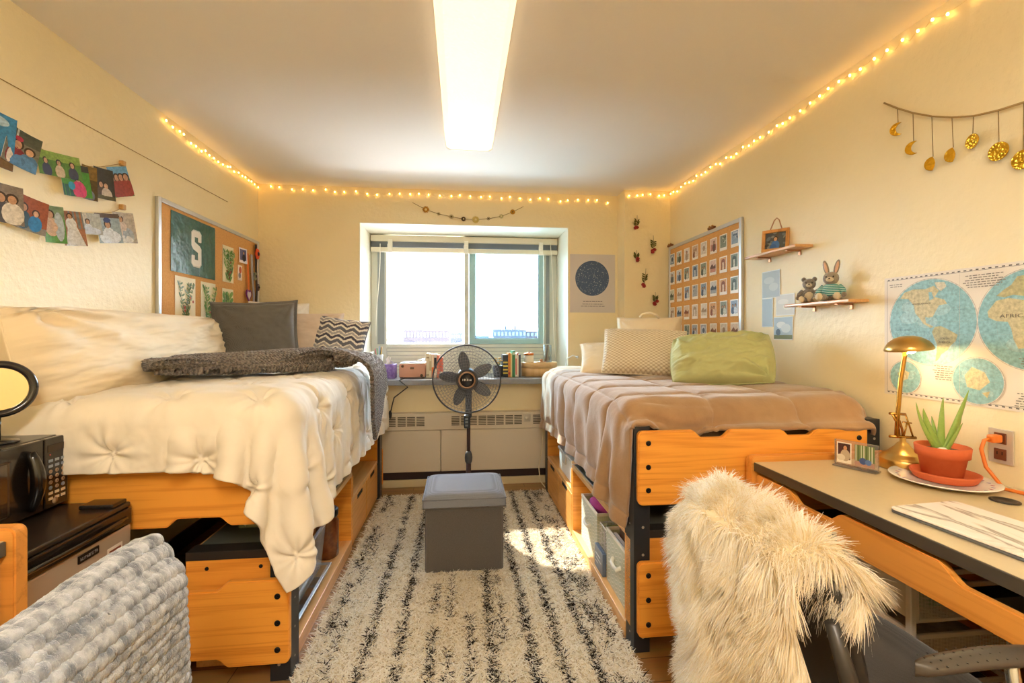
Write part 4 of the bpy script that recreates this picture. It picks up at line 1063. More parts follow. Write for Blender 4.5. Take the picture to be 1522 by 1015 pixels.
# corners measured in the photograph: top-left, top-right, bottom-left (pixels)
def wallphoto(px0, py0, px1, py1, pxb, pyb, lift, label, draw, curl=0.02):
    x = XL + 0.006 + lift
    a, b, c_ = onx(px0, py0, x), onx(px1, py1, x), onx(pxb, pyb, x)
    U = (b - a); w_ = U.length; U.normalize(); V = (a - c_); h_ = V.length; V = (V - U * V.dot(U)).normalized()
    p = Print((a + U * w_ / 2 - V * h_ / 2, U, V, U.cross(V) if U.cross(V).x > 0 else -U.cross(V)), w_, h_, '#f6f2ea', curl=curl, rough=0.25, photo=True)
    draw(p, w_ / 2, h_ / 2)
    tag(p.done('photo_print'), label, 'photo', 'photos hanging on the strings of the left wall')
def d_sky(p, w, h): p.rect(-w, w, -h, h, '#3f8fc4').ell(0, h * .7, w * .7, h * .2, '#bcd9ea').person(-w * .3, -h * .8, h * 1.1, '#2b3b55').rect(-w, w, -h, -h * .6, '#7a5d3a')
def d_cap(p, w, h):
    p.rect(-w, w, -h, h, '#7b7868').rect(-w, w, h * .35, h, '#545a4c').rect(-w * .6, -w * .1, h * .5, h, '#c9ccc4')
    p.person(-w * .2, -h, h * 1.5, '#8c2d3a').ell(-w * .2, h * .5, w * .26, h * .14, '#b72b4a').person(w * .5, -h, h * 1.3, '#4f7fae', '#d9ab88').ell(w * .3, -h * .8, w * .8, h * .5, '#5b8fc6').ell(-w * .55, -h * .6, w * .2, h * .4, '#e6dcd2')
def d_group(p, w, h):
    p.rect(-w, w, -h, h, '#5a8a34').rect(-w, w, h * .3, h, '#8fb04a')
    for k, c in enumerate(('#2e3350', '#cdbb9f', '#3c3f55')): p.person(-w * .6 + w * .6 * k, -h, h * 1.5, c, '#d3a682', '#2d211a')
def d_pink(p, w, h): p.rect(-w, w, -h, h, '#4c9a32').rect(-w, 0, -h, -h * .3, '#1f5b4c').rect(-w * .4, w, h * .6, h, '#41413a').person(w * .2, -h, h * 1.5, '#d9487b', '#dcab88', '#3e2a1e').ell(-w * .3, -h * .35, w * .25, h * .25, '#2f9ec6')
def d_tree(p, w, h): p.rect(-w, w, -h, h, '#5d4a24').rect(-w, w, h * .2, h, '#8b6a2c').person(0, -h, h * .9, '#7d8a9c')
def d_couple(p, w, h): p.rect(-w, w, -h, h, '#3f3e38').person(-w * .3, -h, h * 1.2, '#5a4a3a', '#d9ad8c').person(w * .2, -h, h * 1.15, '#d9cdc0', '#e0b797').rect(-w, w, -h, -h * .75, '#5e5a3a')
def d_red(p, w, h):
    p.rect(-w, w, -h, h, '#5f7d3c').rect(-w, w, h * .2, h, '#6aa5cf')
    for k in range(4): p.person(-w * .65 + w * .43 * k, -h * .85, h * 1.45, '#a3402f', '#cf9c78')
def d_arch(p, w, h):
    p.rect(-w, w, -h, h, '#8b8076')
    for k in range(3): p.person(-w * .5 + w * .5 * k, -h * .9, h * 1.5, ('#c9c2b8', '#4a4a50', '#e2dcd2')[k])
def d_blue(p, w, h): p.rect(-w, w, -h, h, '#a4552f').rect(-w, w, -h, -h * .6, '#8d887c').person(-w * .35, -h * .8, h * 1.4, '#2c5564', '#d2a07c').person(w * .35, -h * .8, h * 1.2, '#2f86c2', '#d9ab88')
def d_lawn(p, w, h): p.rect(-w, w, -h, h, '#5f9a48').rect(-w, w, h * .3, h, '#7f9a78').person(-w * .2, -h * .5, h * 1.3, '#d9b79a').ell(w * .5, -h * .1, w * .4, h * .8, '#b9c9d3')
def d_white(p, w, h): p.rect(-w, w, -h, h, '#a8745a').rect(-w * .1, w, 0, h, '#7c8890').poly([(-w * .8, -h), (w * .9, -h), (w * .2, h * .7), (-w * .1, h * .7)], '#e3e8f0').person(0, 0, h * .9, '#e8ecf2')
def d_pale(p, w, h): p.rect(-w, w, -h, h, '#b9bcb8').rect(-w, 0, 0, h, '#d8d2c4').person(0, -h, h * 1.5, '#dfe6f0').ell(0, -h * .7, w * .9, h * .4, '#cfd9e8')
def d_cap2(p, w, h): p.rect(-w, w, -h, h, '#9fb0b8').rect(-w, w, h * .7, h, '#5d4a38').person(0, -h, h * 1.6, '#e6ecf2').ell(0, h * .55, w * .3, h * .18, '#2c3e78').ell(0, -h * .6, w * .9, h * .5, '#dfe7ef')
def d_soft(p, w, h): p.rect(-w, w, -h, h, '#c3bcb4').person(-w * .2, -h * .4, h * 1.2, '#e2d2c8').ell(w * .3, -h * .5, w * .5, h * .5, '#aebccb').ell(-w * .1, -h * .8, w * .8, h * .3, '#e9ecf0')
wallphoto(-40, 145, 16, 179, -50, 228, 0, 'photo with blue sky at the left end of the upper string', d_sky)
wallphoto(14, 182, 50, 210, 10, 241, .012, 'photo of a person in a red cap on the upper string', d_cap, 0.03)
wallphoto(51, 219, 109, 235, 50, 255, .004, 'photo of three friends on grass on the upper string', d_group)
wallphoto(86, 239, 122, 248, 82, 286, .012, 'photo of a person in a pink shirt on the upper string', d_pink)
wallphoto(121, 243, 136, 250, 128, 296, .002, 'narrow brown and gold photo beside the one with the pink shirt', d_tree)
wallphoto(138, 246, 160, 254, 144, 294, .01, 'dark photo of two people hugging on the upper string', d_couple)
wallphoto(157, 248, 180, 247, 166, 294, .002, 'photo of a row of people in red at the peg end of the upper string', d_red)
wallphoto(-30, 262, 20, 280, -35, 322, .006, 'greyish group photo at the left end of the lower string', d_arch, 0.03)
wallphoto(22, 283, 64, 304, 14, 334, .004, 'photo of two people in blue against an orange wall on the lower string', d_blue)
wallphoto(60, 303, 85, 308, 54, 357, .012, 'photo of a couple on a lawn on the lower string', d_lawn)
wallphoto(86, 312, 109, 315, 87, 364, .006, 'photo of a white gown against brick on the lower string', d_white, 0.03)
wallphoto(109, 314, 140, 318, 108, 346, .002, 'small pale photo of white gowns on the lower string', d_pale)
wallphoto(139, 316, 168, 318, 141, 361, .01, 'photo of a person with a dark blue cap in white on the lower string', d_cap2)
wallphoto(166, 314, 187, 317, 169, 360, .004, 'soft pale photo at the peg end of the lower string', d_soft, 0.03)

# ================================================================== cork boards
cork = mat('cork', '#dfab69', 0.9, bump=(260, 0.4, 0.001), mottle=(120, '#c78f4e', 0.6)); alum = mat('board_aluminium', '#c9cdd0', 0.35, metal=0.6)
def board(wall, y0, y1, z0, z1, label, cat='bulletin board'):
    t = thing('cork_board', label, cat, (wall, (y0 + y1) / 2, z0), 'framed cork boards')
    s = 1 if wall < 0 else -1; a = wall; d = 0.02 * s
    xs = sorted((a + 0.001 * s, a + d * 0.7)); MB().bx(xs[0], xs[1], y0 + 0.004, y1 - 0.004, z0 + 0.004, z1 - 0.004).build('cork_sheet', cork, t)
    xs = sorted((a + 0.001 * s, a + d)); m = MB(); f = 0.026
    m.bx(xs[0], xs[1], y0, y0 + f, z0, z1, 0, 0.003); m.bx(xs[0], xs[1], y1 - f, y1, z0, z1, 0, 0.003); m.bx(xs[0], xs[1], y0 + f, y1 - f, z1 - f, z1, 0, 0.003); m.bx(xs[0], xs[1], y0 + f, y1 - f, z0, z0 + f, 0, 0.003)
    m.build('frame', alum, t); return t
board(XL, 2.645, 3.875, 1.06, 1.99, 'framed cork board with a green flag on the left wall')
board(XR, 2.70, 3.715, 1.06, 1.985, 'framed cork board covered in small instant photos on the right wall')
XC = XL + 0.0155
# green flag with the block letter
fm = mat('flag_green', '#1d5a4e', 0.35, bump=(9, 0.6, 0.02)); wm_ = flat('#eceae2')
f0 = (Vector((XC + 0.001, 2.752, 1.605)), YV, ZV, XV); W, H = 0.462, 0.34
p = Print((Vector((XC + 0.001, 2.752 + W / 2, 1.605 + H / 2)), YV, ZV, XV), W, H, '#1d5a4e', 0.0015)
p.mats[0] = fm
k = 0.105   # half height of the S
Sp = [(-.40, .60), (-.40, .86), (-.22, 1.0), (.30, 1.0), (.46, .86), (.46, .42), (.18, .42), (.18, .66), (-.12, .66), (-.12, .36), (.32, .20), (.46, .06), (.46, -.82), (.30, -1.0), (-.24, -1.0), (-.40, -.84), (-.40, -.40), (-.12, -.40), (-.12, -.64), (.18, -.64), (.18, -.20), (-.26, -.06), (-.40, .12)]
tri = bpy.data.meshes.new('t')
o_, U_, V_, N_ = p.fr; p.n += 1
mbS = [(x * k * 1.10 + 0.012, y * k - 0.004) for x, y in Sp]
def concave(pr, pts, col):
    bm = bmesh.new(); f = bm.faces.new([bm.verts.new((x, y, 0)) for x, y in pts]); bmesh.ops.triangulate(bm, faces=[f])
    pr.n += 1; bm.verts.index_update()
    pr.mb._add([pr.p(v.co.x, v.co.y, 0.0002 + pr.step * pr.n) for v in bm.verts], [[v.index for v in f_.verts] for f_ in bm.faces], pr.mi(col)); bm.free()
concave(p, [(x * 1.09 + 0.0, y * 1.07) for x, y in mbS], '#cfd6cf'); concave(p, mbS, '#f0eee6')
p.rect(0.045, 0.048, -H / 2 + 0.004, -0.115, '#8fb0a6')
tag(p.done('flag'), 'dark green flag with a white block letter S pinned to the left cork board', 'flag')
# botanical prints
def botanical(y, z, w, h, label, seed, fruit, dense):
    r = random.Random(seed); p = Print((Vector((XC + 0.0008, y, z)), YV, ZV, XV), w, h, '#f1e7c6', 0.001)
    p.rect(-w / 2 + .004, w / 2 - .004, -h / 2 + .004, h / 2 - .004, '#f3e9ca')
    for s in range(3 if dense < 2 else 2):
        x0 = r.uniform(-.02, .02); ang = (s - 1) * 0.28 + r.uniform(-.1, .1); L = h * 0.82
        for i in range(9):
            t0 = (i + r.uniform(-.25, .25)) / 9; bx_ = x0 + math.sin(ang) * L * t0; by = -h * .42 + L * t0
            p.rect(bx_ - .0012, bx_ + .0012 + math.sin(ang) * L / 9, by, by + L / 9, '#5d6d35')
            for q in (-1, 1):
                ll = (0.020 if dense == 0 else 0.026 if dense == 1 else 0.032) * r.uniform(.55, 1.25)
                p.ell(bx_ + q * ll * .7, by + .008, ll * .75, ll * (.30 if dense < 2 else .42), r.choice(['#6b9a4c', '#86a858', '#5c8a4e', '#a3b56a', '#75a062'] if dense else ['#7d9a68', '#9bb085', '#8fa89a', '#6f8c64']), 10, q * .7 + ang)
    for i in range(fruit):
        p.ell(r.uniform(-w * .3, w * .3), r.uniform(-h * .4, h * .1), .008, .009, r.choice(['#b14a35', '#c46a58', '#7d2f2a']), 10)
    tag(p.done('botanical_print'), label, 'print', 'botanical prints on the left cork board')
botanical(2.89, 1.46, 0.20, 0.25, 'botanical print with grey green sprigs left of the row under the green flag', 3, 4, 0)
botanical(3.135, 1.455, 0.17, 0.25, 'botanical print with long dark leaves in the middle under the green flag', 5, 2, 1)
botanical(3.38, 1.45, 0.15, 0.23, 'botanical print with broad leaves at the right under the green flag', 8, 0, 2)
botanical(3.385, 1.735, 0.15, 0.25, 'botanical print with a dark seed head right of the green flag', 12, 6, 1)
p = Print((Vector((XC + .004, 3.585, 1.83)), YV, ZV, XV), .10, .11, '#efe9f2', curl=.01); p.rect(-.04, .04, -.035, .045, '#5b5a86').person(0.01, -.035, .07, '#2f2d3d')
tag(p.done('snapshot'), 'small snapshot with a lilac border pinned on the left cork board', 'photo')
p = Print((Vector((XC + .001, 3.555, 1.70)), YV, ZV, XV), .065, .11, '#f0e2d6'); p.ell(.005, .02, .02, .025, '#d2694f').ell(-.005, -.02, .02, .02, '#8d8a92')
tag(p.done('postcard'), 'narrow pale card with an orange figure below the lilac snapshot', 'card')
def ribbon(name, label, pts, wd, col, cat, y_th=0.003):
    m = MB(); P = [Vector(q) for q in pts]
    for a, b in zip(P, P[1:]): m._add([a - YV * wd / 2, a + YV * wd / 2, b + YV * wd / 2, b - YV * wd / 2], [(0, 1, 2, 3)])
    o = m.build(name, mat('ribbon_' + col[1:], col, 0.6)); md = o.modifiers.new('s', 'SOLIDIFY'); md.thickness = y_th; tag(o, label, cat); return o
ribbon('lanyard', 'orange lanyard hanging on the left cork board', [(XC + .01, 3.655, 1.86), (XC + .012, 3.653, 1.76), (XC + .014, 3.66, 1.66), (XC + .012, 3.668, 1.56)], .024, '#e0702c', 'lanyard')
ribbon('lanyard', 'silver grey lanyard next to the orange one on the left cork board', [(XC + .012, 3.715, 1.86), (XC + .014, 3.725, 1.70), (XC + .018, 3.74, 1.55), (XC + .014, 3.745, 1.42)], .03, '#a7a4b8', 'lanyard')
ribbon('lanyard', 'black lanyard at the corner side of the left cork board', [(XC + .012, 3.79, 1.95), (XC + .014, 3.785, 1.78), (XC + .018, 3.79, 1.60), (XC + .014, 3.77, 1.36)], .032, '#26222a', 'lanyard')
m = MB(); fr = (Vector((XC + .016, 3.655, 1.545)), YV, ZV, XV)
hp = [(0.036 * 16 / 16 * math.sin(q) ** 3, (0.034 / 15) * (13 * math.cos(q) - 5 * math.cos(2 * q) - 2 * math.cos(3 * q) - math.cos(4 * q))) for q in [2 * PI * i / 28 for i in range(28)]]
m.prism([(a * 1.2, b * 1.5) for a, b in hp], (fr[0], YV, ZV), 0.006); m.prism([(a * .8, b) for a, b in hp], (fr[0] + XV * .0062, YV, ZV), 0.001, 1)
tag(m.build('heart_badge', [mat('purple_badge', '#7a2a86', 0.5), flat('#efe6f0')]), 'purple heart badge below the orange lanyard', 'badge')
def bead(y, z, s, col, label, nm='rosette'):
    m = MB()
    for i in range(6): m.ell((XC + .02, y + s * .5 * math.cos(i * PI / 3), z + s * .7 * math.sin(i * PI / 3)), (.010, s * .5, s * .6), 0, 8)
    m.ell((XC + .025, y, z), (.012, s * .45, s * .5), 1, 8)
    tag(m.build(nm, [mat('ros_' + col[1:], col, 0.7), mat('ros_dark', '#2a2426', 0.7)]), label, 'badge', 'bunched badges on the left cork board')
bead(3.80, 1.88, .035, '#e0562e', 'orange rosette at the top of the black lanyard'); bead(3.76, 1.70, .026, '#8e8f72', 'olive rosette halfway down the black lanyard')
bead(3.81, 1.62, .024, '#5b4a52', 'dark rosette by the corner side of the black lanyard'); bead(3.80, 1.46, .028, '#4fa04f', 'green rosette near the bottom of the black lanyard')
bead(3.70, 1.42, .03, '#c6643a', 'rust rosette under the silver lanyard'); bead(3.75, 1.36, .03, '#463d38', 'black and white rosette at the very bottom of the bunch')

# ================================================================== right wall: board photos
r = random.Random(21)
XP = XR - 0.0155
pal = [('#dcc0a8', '#8c5a45', '#eee0d2'), ('#b5bec8', '#566478', '#e0e5ea'), ('#e6b583', '#96563c', '#f4dfc2'), ('#8b9a88', '#4a5a50', '#d5ddd0'), ('#e9e2d8', '#b7a48f', '#f6f1ea'), ('#9ab2cc', '#475f80', '#dbe6f0'), ('#cf9284', '#6b443c', '#eed3c8')]
desc = ['tan', 'grey blue', 'orange', 'dark green', 'pale cream', 'blue', 'brick red']
pics = ['two figures', 'one figure', 'a landscape', 'a round shape', 'an arch', 'a scribble']
rowname = ['top row', 'second row', 'third row', 'fourth row', 'fifth row', 'sixth row']
ytab = [3.655 - i * (3.655 - 2.775) / 7 for i in range(8)]
for ri in range(6):
    for ci in range(8):
        y = ytab[ci]; z = 1.865 - ri * 0.148
        p = Print((Vector((XP - 0.0006, y + r.uniform(-.004, .004), z)), -YV * 1.0, ZV, -XV), 0.086, 0.108, '#f7f3ec', 0.001, rough=0.35, photo=True)
        a, b = -0.036, 0.036; lo_, hi_ = -0.034, 0.047
        k = r.randrange(7); q = r.randrange(6); c0, c1, c2 = pal[k]
        p.rect(a, b, lo_, hi_, c0)
        if q == 0: p.person(-.014, lo_, .06, c1).person(.014, lo_, .062, c2)
        elif q == 1: p.rect(a, b, .01, hi_, c2).person(r.uniform(-.01, .01), lo_, .07, c1)
        elif q == 2: p.rect(a, b, .005, hi_, c2).poly([(a, .0), (-.01, .025), (.01, .005), (b, .018), (b, -.01), (a, -.01)], c1)
        elif q == 3: p.ell(0, .008, .028, .03, c2).ell(.003, .006, .017, .019, c1)
        elif q == 4: p.rect(-.022, .022, lo_, .02, c1).ell(0, .02, .022, .018, c1).rect(-.01, .01, lo_, .015, c2)
        else:
            for j in range(7): p.ell(r.uniform(-.025, .025), r.uniform(-.025, .038), r.uniform(.004, .012), r.uniform(.003, .01), r.choice((c1, c2)), 8, r.uniform(0, 3))
        pos = ['nearest the corner', 'second from the corner', 'third from the corner', 'fourth from the corner', 'fourth from the shelf side', 'third from the shelf side', 'second from the shelf side', 'nearest the shelves'][ci]
        tag(p.done('instant_photo'), 'white bordered %s instant photo, %s, %s' % (desc[k], rowname[ri], pos), 'photo', 'instant photos on the right cork board')
for yy, nm in ((3.69, 'corner end'), (3.05, 'middle')):
    t = thing('binder_clip', 'small brown clip on the top edge of the right cork board at its %s' % nm, 'clip', (XR - 0.012, yy, 1.985), 'clips on the right cork board')
    MB().bx(XR - 0.028, XR - 0.002, yy - 0.035, yy + 0.035, 1.985, 2.003, 0, 0.004).build('clip_body', mat('clip_brown', '#8a5526', 0.5, mottle=(60, '#3c2412', 0.8)), t)
    for q in (-.018, .018): MB().ell((XR - 0.02, yy + q, 2.006), (.008, .009, .008), 0, 8).build('knob', mat('clip_gold', '#b98a3c', 0.4), t)

# ---- shelves
shelf_wood = wood('shelf_wood', '#d9a66c', '#b57f48', 1)
def shelf(y0, y1, z, label):
    t = thing('wall_shelf', label, 'shelf', (XR - 0.06, (y0 + y1) / 2, z - 0.014), 'small wooden wall shelves')
    MB().bx(XR - 0.10, XR - 0.001, y0, y1, z - 0.014, z, 0, 0.003).build('board', shelf_wood, t)
    for yy in (y0 + 0.09, y1 - 0.09):
        MB().bx(XR - 0.08, XR - 0.001, yy - 0.008, yy + 0.008, z - 0.020, z - 0.0145, 0, 0.001).bx(XR - 0.006, XR - 0.001, yy - 0.008, yy + 0.008, z - 0.04, z - 0.0205, 0, 0.001).build('bracket', mat('bracket_copper', '#b9805a', 0.35, metal=0.7), t)
    return t
S1Z, S2Z = 1.703, 1.404
shelf(2.13, 2.545, S1Z, 'upper wooden wall shelf holding the small framed picture'); shelf(1.81, 2.21, S2Z, 'lower wooden wall shelf holding the plush toys')
fr_t = thing('framed_picture', 'small wood framed picture leaning on the upper wall shelf', 'picture frame', (XR - 0.06, 2.33, S1Z))
R = Matrix.Rotation(math.radians(-12), 4, 'Z') @ Matrix.Rotation(math.radians(-9), 4, 'X')
M = Matrix.Translation((XR - 0.062, 2.335, S1Z + 0.001)) @ Matrix.Rotation(math.radians(-52), 4, 'Z') @ Matrix.Rotation(math.radians(-10), 4, 'X')
fw2 = wood('frame_wood', '#d29a55', '#a86d2c', 2)
m = MB(M); W, H = 0.135, 0.125; d = 0.016; e = 0.017
m.bx(-W / 2, W / 2, 0, d, 0, e, 0, .002).bx(-W / 2, W / 2, 0, d, H - e, H, 0, .002).bx(-W / 2, -W / 2 + e, 0, d, e, H - e, 0, .002).bx(W / 2 - e, W / 2, 0, d, e, H - e, 0, .002)
m.build('frame', fw2, fr_t)
p = Print((M @ Vector((0, 0.011, H / 2)), (M.to_3x3() @ XV), (M.to_3x3() @ ZV), (M.to_3x3() @ -YV)), W - 2 * e, H - 2 * e, '#4d545a', 0.001)
rr = random.Random(4)
for i in range(16): p.ell(rr.uniform(-.05, .05), rr.uniform(-.045, .045), rr.uniform(.006, .016), rr.uniform(.004, .01), rr.choice(['#6d7a84', '#3a4046', '#8a8f88', '#5a5244']), 9, rr.uniform(0, 3))
p.person(0.0, -.05, .075, '#4a78b8').ell(-.01, -.04, .018, .02, '#3b66a8')
p.done('picture', fr_t)
MB(M).tube([(-0.03, 0.008, H - 0.003), (-0.012, 0.010, H + 0.055), (0.0, 0.012, H + 0.068), (0.012, 0.010, H + 0.055), (0.03, 0.008, H - 0.003)], 0.003, 6).build('hanging_cord', mat('leather_cord', '#c08e62', 0.7), fr_t)

# ---- plush toys
def plush(name, label, base, yaw, sc_, fur, belly, ear, arms_up, sweater=None, long_ears=True):
    M = Matrix.Translation(base) @ Matrix.Rotation(yaw, 4, 'Z') @ Matrix.Scale(sc_, 4)
    t = thing(name, label, 'plush toy', base)
    E = lambda c, r_, rot=None: MB(M).ell(c, r_, 0, 16, rot)
    E((0, 0, .060), (.052, .045, .060)).build('body', fur, t)
    if sweater is not None:
        MB(M).lathe([(.040, .030), (.054, .034), (.057, .06), (.050, .092), (.036, .108), (.028, .112)], (0, 0, 0), 22, 0, True, None, 1.0, .9).build('sweater', sweater, t)
    else: E((0, -.022, .052), (.036, .030, .044)).build('belly_patch', belly, t)
    h = E((0, -.008, .150), (.046, .042, .044)).build('head', fur, t)
    E((0, -.042, .140), (.022, .016, .016)).build('muzzle', belly, h); MB(M).ell((0, -.057, .145), (.006, .004, .005), 0, 8).build('nose', mat('plush_dark', '#30241f', 0.5), h)
    for s in (-1, 1):
        MB(M).ell((s * .020, -.045, .158), (.0055, .004, .0055), 0, 8).build('eye', mat('plush_dark', '#30241f', 0.5), h)
        if long_ears:
            ry = Matrix.Rotation(s * .22, 3, 'Y')
            e_ = MB(M).ell((s * .030, .004, .222), (.016, .009, .052), 0, 12, ry).build('ear', fur, h); MB(M).ell((s * .031, -.003, .222), (.009, .006, .040), 0, 10, ry).build('inner_ear', ear, h)
        else:
            MB(M).ell((s * .036, 0, .188), (.017, .010, .019), 0, 12).build('ear', fur, h)
        sl = sweater if sweater is not None else fur
        MB(M).tube([(s * .042, 0, .096), (s * .066, -.012, .070), (s * .074, -.030, .046)], [.019, .017, .014], 10).build('arm', sl, t)
        MB(M).ell((s * .075, -.034, .040), (.016, .016, .017), 0, 10).build('paw', fur, t)
        MB(M).tube([(s * .026, -.02, .026), (s * .042, -.062, .022), (s * .048, -.088, .022)], [.024, .021, .018], 10).build('leg', sweater if (sweater is not None and not arms_up) else fur, t)
        MB(M).ell((s * .049, -.098, .026), (.021, .014, .026), 0, 12).build('foot', belly, t)
    return t
knitg = base_mat('striped_knit', '#2f7f80', 0.9); t_ = NT(knitg); co = t_.new('ShaderNodeTexCoord'); wv = t_.new('ShaderNodeTexWave', Scale=38.0, Distortion=1.0); wv.bands_direction = 'Z'; t_.link(co.outputs['Object'], wv.inputs[0])
rp = t_.new('ShaderNodeValToRGB'); rp.color_ramp.interpolation = 'CONSTANT'; rp.color_ramp.elements[0].color = srgb('#2f8585'); rp.color_ramp.elements[1].position = .6; rp.color_ramp.elements[1].color = srgb('#b9d9d2'); t_.link(wv.outputs['Fac'], rp.inputs[0]); t_.link(rp.outputs[0], t_.n['Principled BSDF'].inputs['Base Color'])
furm = mat('plush_grey', '#8f8474', 0.95, bump=(140, 0.9, 0.006), mottle=(30, '#a2978a', 0.7), sheen=0.4); bell = mat('plush_pale', '#d3c3a6', 0.95, bump=(140, 0.9, 0.005), sheen=0.3)
plush('plush_rabbit', 'grey plush rabbit in a teal striped sweater on the lower wall shelf', (XR - 0.055, 1.955, S2Z), math.radians(-52), 0.70, furm, bell, mat('plush_pink', '#d9b09a', 0.9), True, knitg)
furm2 = mat('plush_dark_grey', '#7d7468', 0.95, bump=(120, 1.0, 0.008), mottle=(24, '#9a9085', 0.7), sheen=0.4)
plush('plush_bear', 'shaggy grey plush animal with a pale belly left of the rabbit', (XR - 0.052, 2.095, S2Z), math.radians(-40), 0.62, furm2, bell, bell, True, None, False)

# ---- postcards under the shelves
def card(y, z, w, h, label, draw, tilt=0.0, paper='#e8ecec'):
    p = Print((Vector((XR - 0.003, y, z)), -YV * math.cos(tilt) + ZV * math.sin(tilt), ZV * math.cos(tilt) + YV * math.sin(tilt), -XV), w, h, paper, 0.001); draw(p, w / 2, h / 2)
    tag(p.done('postcard'), label, 'photo', 'misty photos under the wall shelves')
def mist(c1, c2): return lambda p, w, h: p.rect(-w + .004, w - .004, -h + .004, h - .004, c1).ell(-w * .2, h * .3, w * .6, h * .25, c2).ell(w * .3, -h * .2, w * .5, h * .3, c2)
card(2.445, 1.535, .155, .155, 'square pale blue photo at the top of the four below the upper shelf', mist('#aebfca', '#c3d0d6'))
card(2.475, 1.375, .095, .165, 'narrow plain blue photo below the square pale blue one', lambda p, w, h: p.rect(-w + .003, w - .003, -h + .003, h - .003, '#aec3d2'))
card(2.33, 1.412, .145, .115, 'nearly white foggy photo partly behind the lower shelf', mist('#d6d7d2', '#e4e3dc'))
card(2.345, 1.284, .15, .125, 'photo of clouds over a green field, lowest of the four', lambda p, w, h: p.rect(-w + .003, w - .003, -h + .003, h - .003, '#a9c0d0').ell(-w * .2, h * .3, w * .5, h * .3, '#dfe7ea').ell(w * .3, 0, w * .5, h * .4, '#cdd9df').rect(-w + .003, w - .003, -h + .003, -h * .6, '#6d7440').ell(-w * .5, -h * .35, w * .25, h * .3, '#5a6d80'))

# ---- string of hanging moons
gold = base_mat('hammered_brass', '#d6a52e', 0.28, metal=1.0); t_ = NT(gold); co = t_.new('ShaderNodeTexCoord'); vo = t_.new('ShaderNodeTexVoronoi', Scale=110.0); t_.link(co.outputs['Object'], vo.inputs['Vector'])
bp = t_.new('ShaderNodeBump', Strength=0.9, Distance=0.003); t_.link(vo.outputs['Distance'], bp.inputs['Height']); t_.link(bp.outputs[0], t_.n['Principled BSDF'].inputs['Normal'])
moon = thing('moon_garland', 'garland of hammered brass moons hanging high on the right wall', 'garland', (XR - 0.01, 1.42, 2.0))
X0 = XR - 0.012
knots = [onx(p_, q_, X0) for p_, q_ in ((1314, 153), (1334, 161), (1357, 168), (1385, 173), (1415, 174.5), (1447, 172.5), (1484, 164), (1522, 152), (1560, 138))]
MB().tube(knots, 0.0035, 6).build('cord', mat('jute_pale', '#a58a58', 0.9), moon)
def crescent(r1, off, r2, n=22):
    # outer arc minus an offset disc
    x = (off * off + r1 * r1 - r2 * r2) / (2 * off); y = math.sqrt(max(r1 * r1 - x * x, 1e-6)); a0 = math.atan2(y, x); b0 = math.atan2(y, x - off)
    o1 = [(r1 * math.cos(a), r1 * math.sin(a)) for a in np.linspace(a0, 2 * PI - a0, n)]
    i1 = [(off + r2 * math.cos(a), r2 * math.sin(a)) for a in np.linspace(2 * PI - b0, b0, n)]
    return o1 + i1[1:-1]
spec = [((1335, 192), 'crescent', .9), ((1358, 220), 'crescent', .7), ((1387, 243), 'half', .5), ((1417, 230), 'half', .3), ((1446, 210), 'gib', -.3), ((1485, 225), 'disc', 0), ((1521, 237), 'disc', 0)]
for i, ((cx, cy_), kd, tw) in enumerate(spec):
    c = onx(cx, cy_, X0); k = knots[i + 1]
    if kd == 'crescent': poly = crescent(.026, .017, .023)
    elif kd == 'half': poly = [(.026 * math.cos(a), .026 * math.sin(a)) for a in np.linspace(PI / 2, 3 * PI / 2, 16)] + [(.006, -.012), (.008, 0), (.006, .012)]
    elif kd == 'gib': poly = [(.025 * math.cos(a), .025 * math.sin(a)) for a in np.linspace(0, 2 * PI, 24, endpoint=False)]
    else: poly = ellipse(0, 0, .030, .030, 28)
    U = (Matrix.Rotation(tw * .6, 3, 'Z') @ -YV)
    pend = MB().prism(poly, (c - XV * 0.002, U, ZV), 0.0025, 0, 0.0006, 1).build('moon', gold, moon)
    top = max(q[1] for q in poly)
    MB().tube([k, k.lerp(c + ZV * top, .5), c + ZV * top], 0.0013, 5).build('thread', mat('thread', '#8d7443', 0.9), pend)

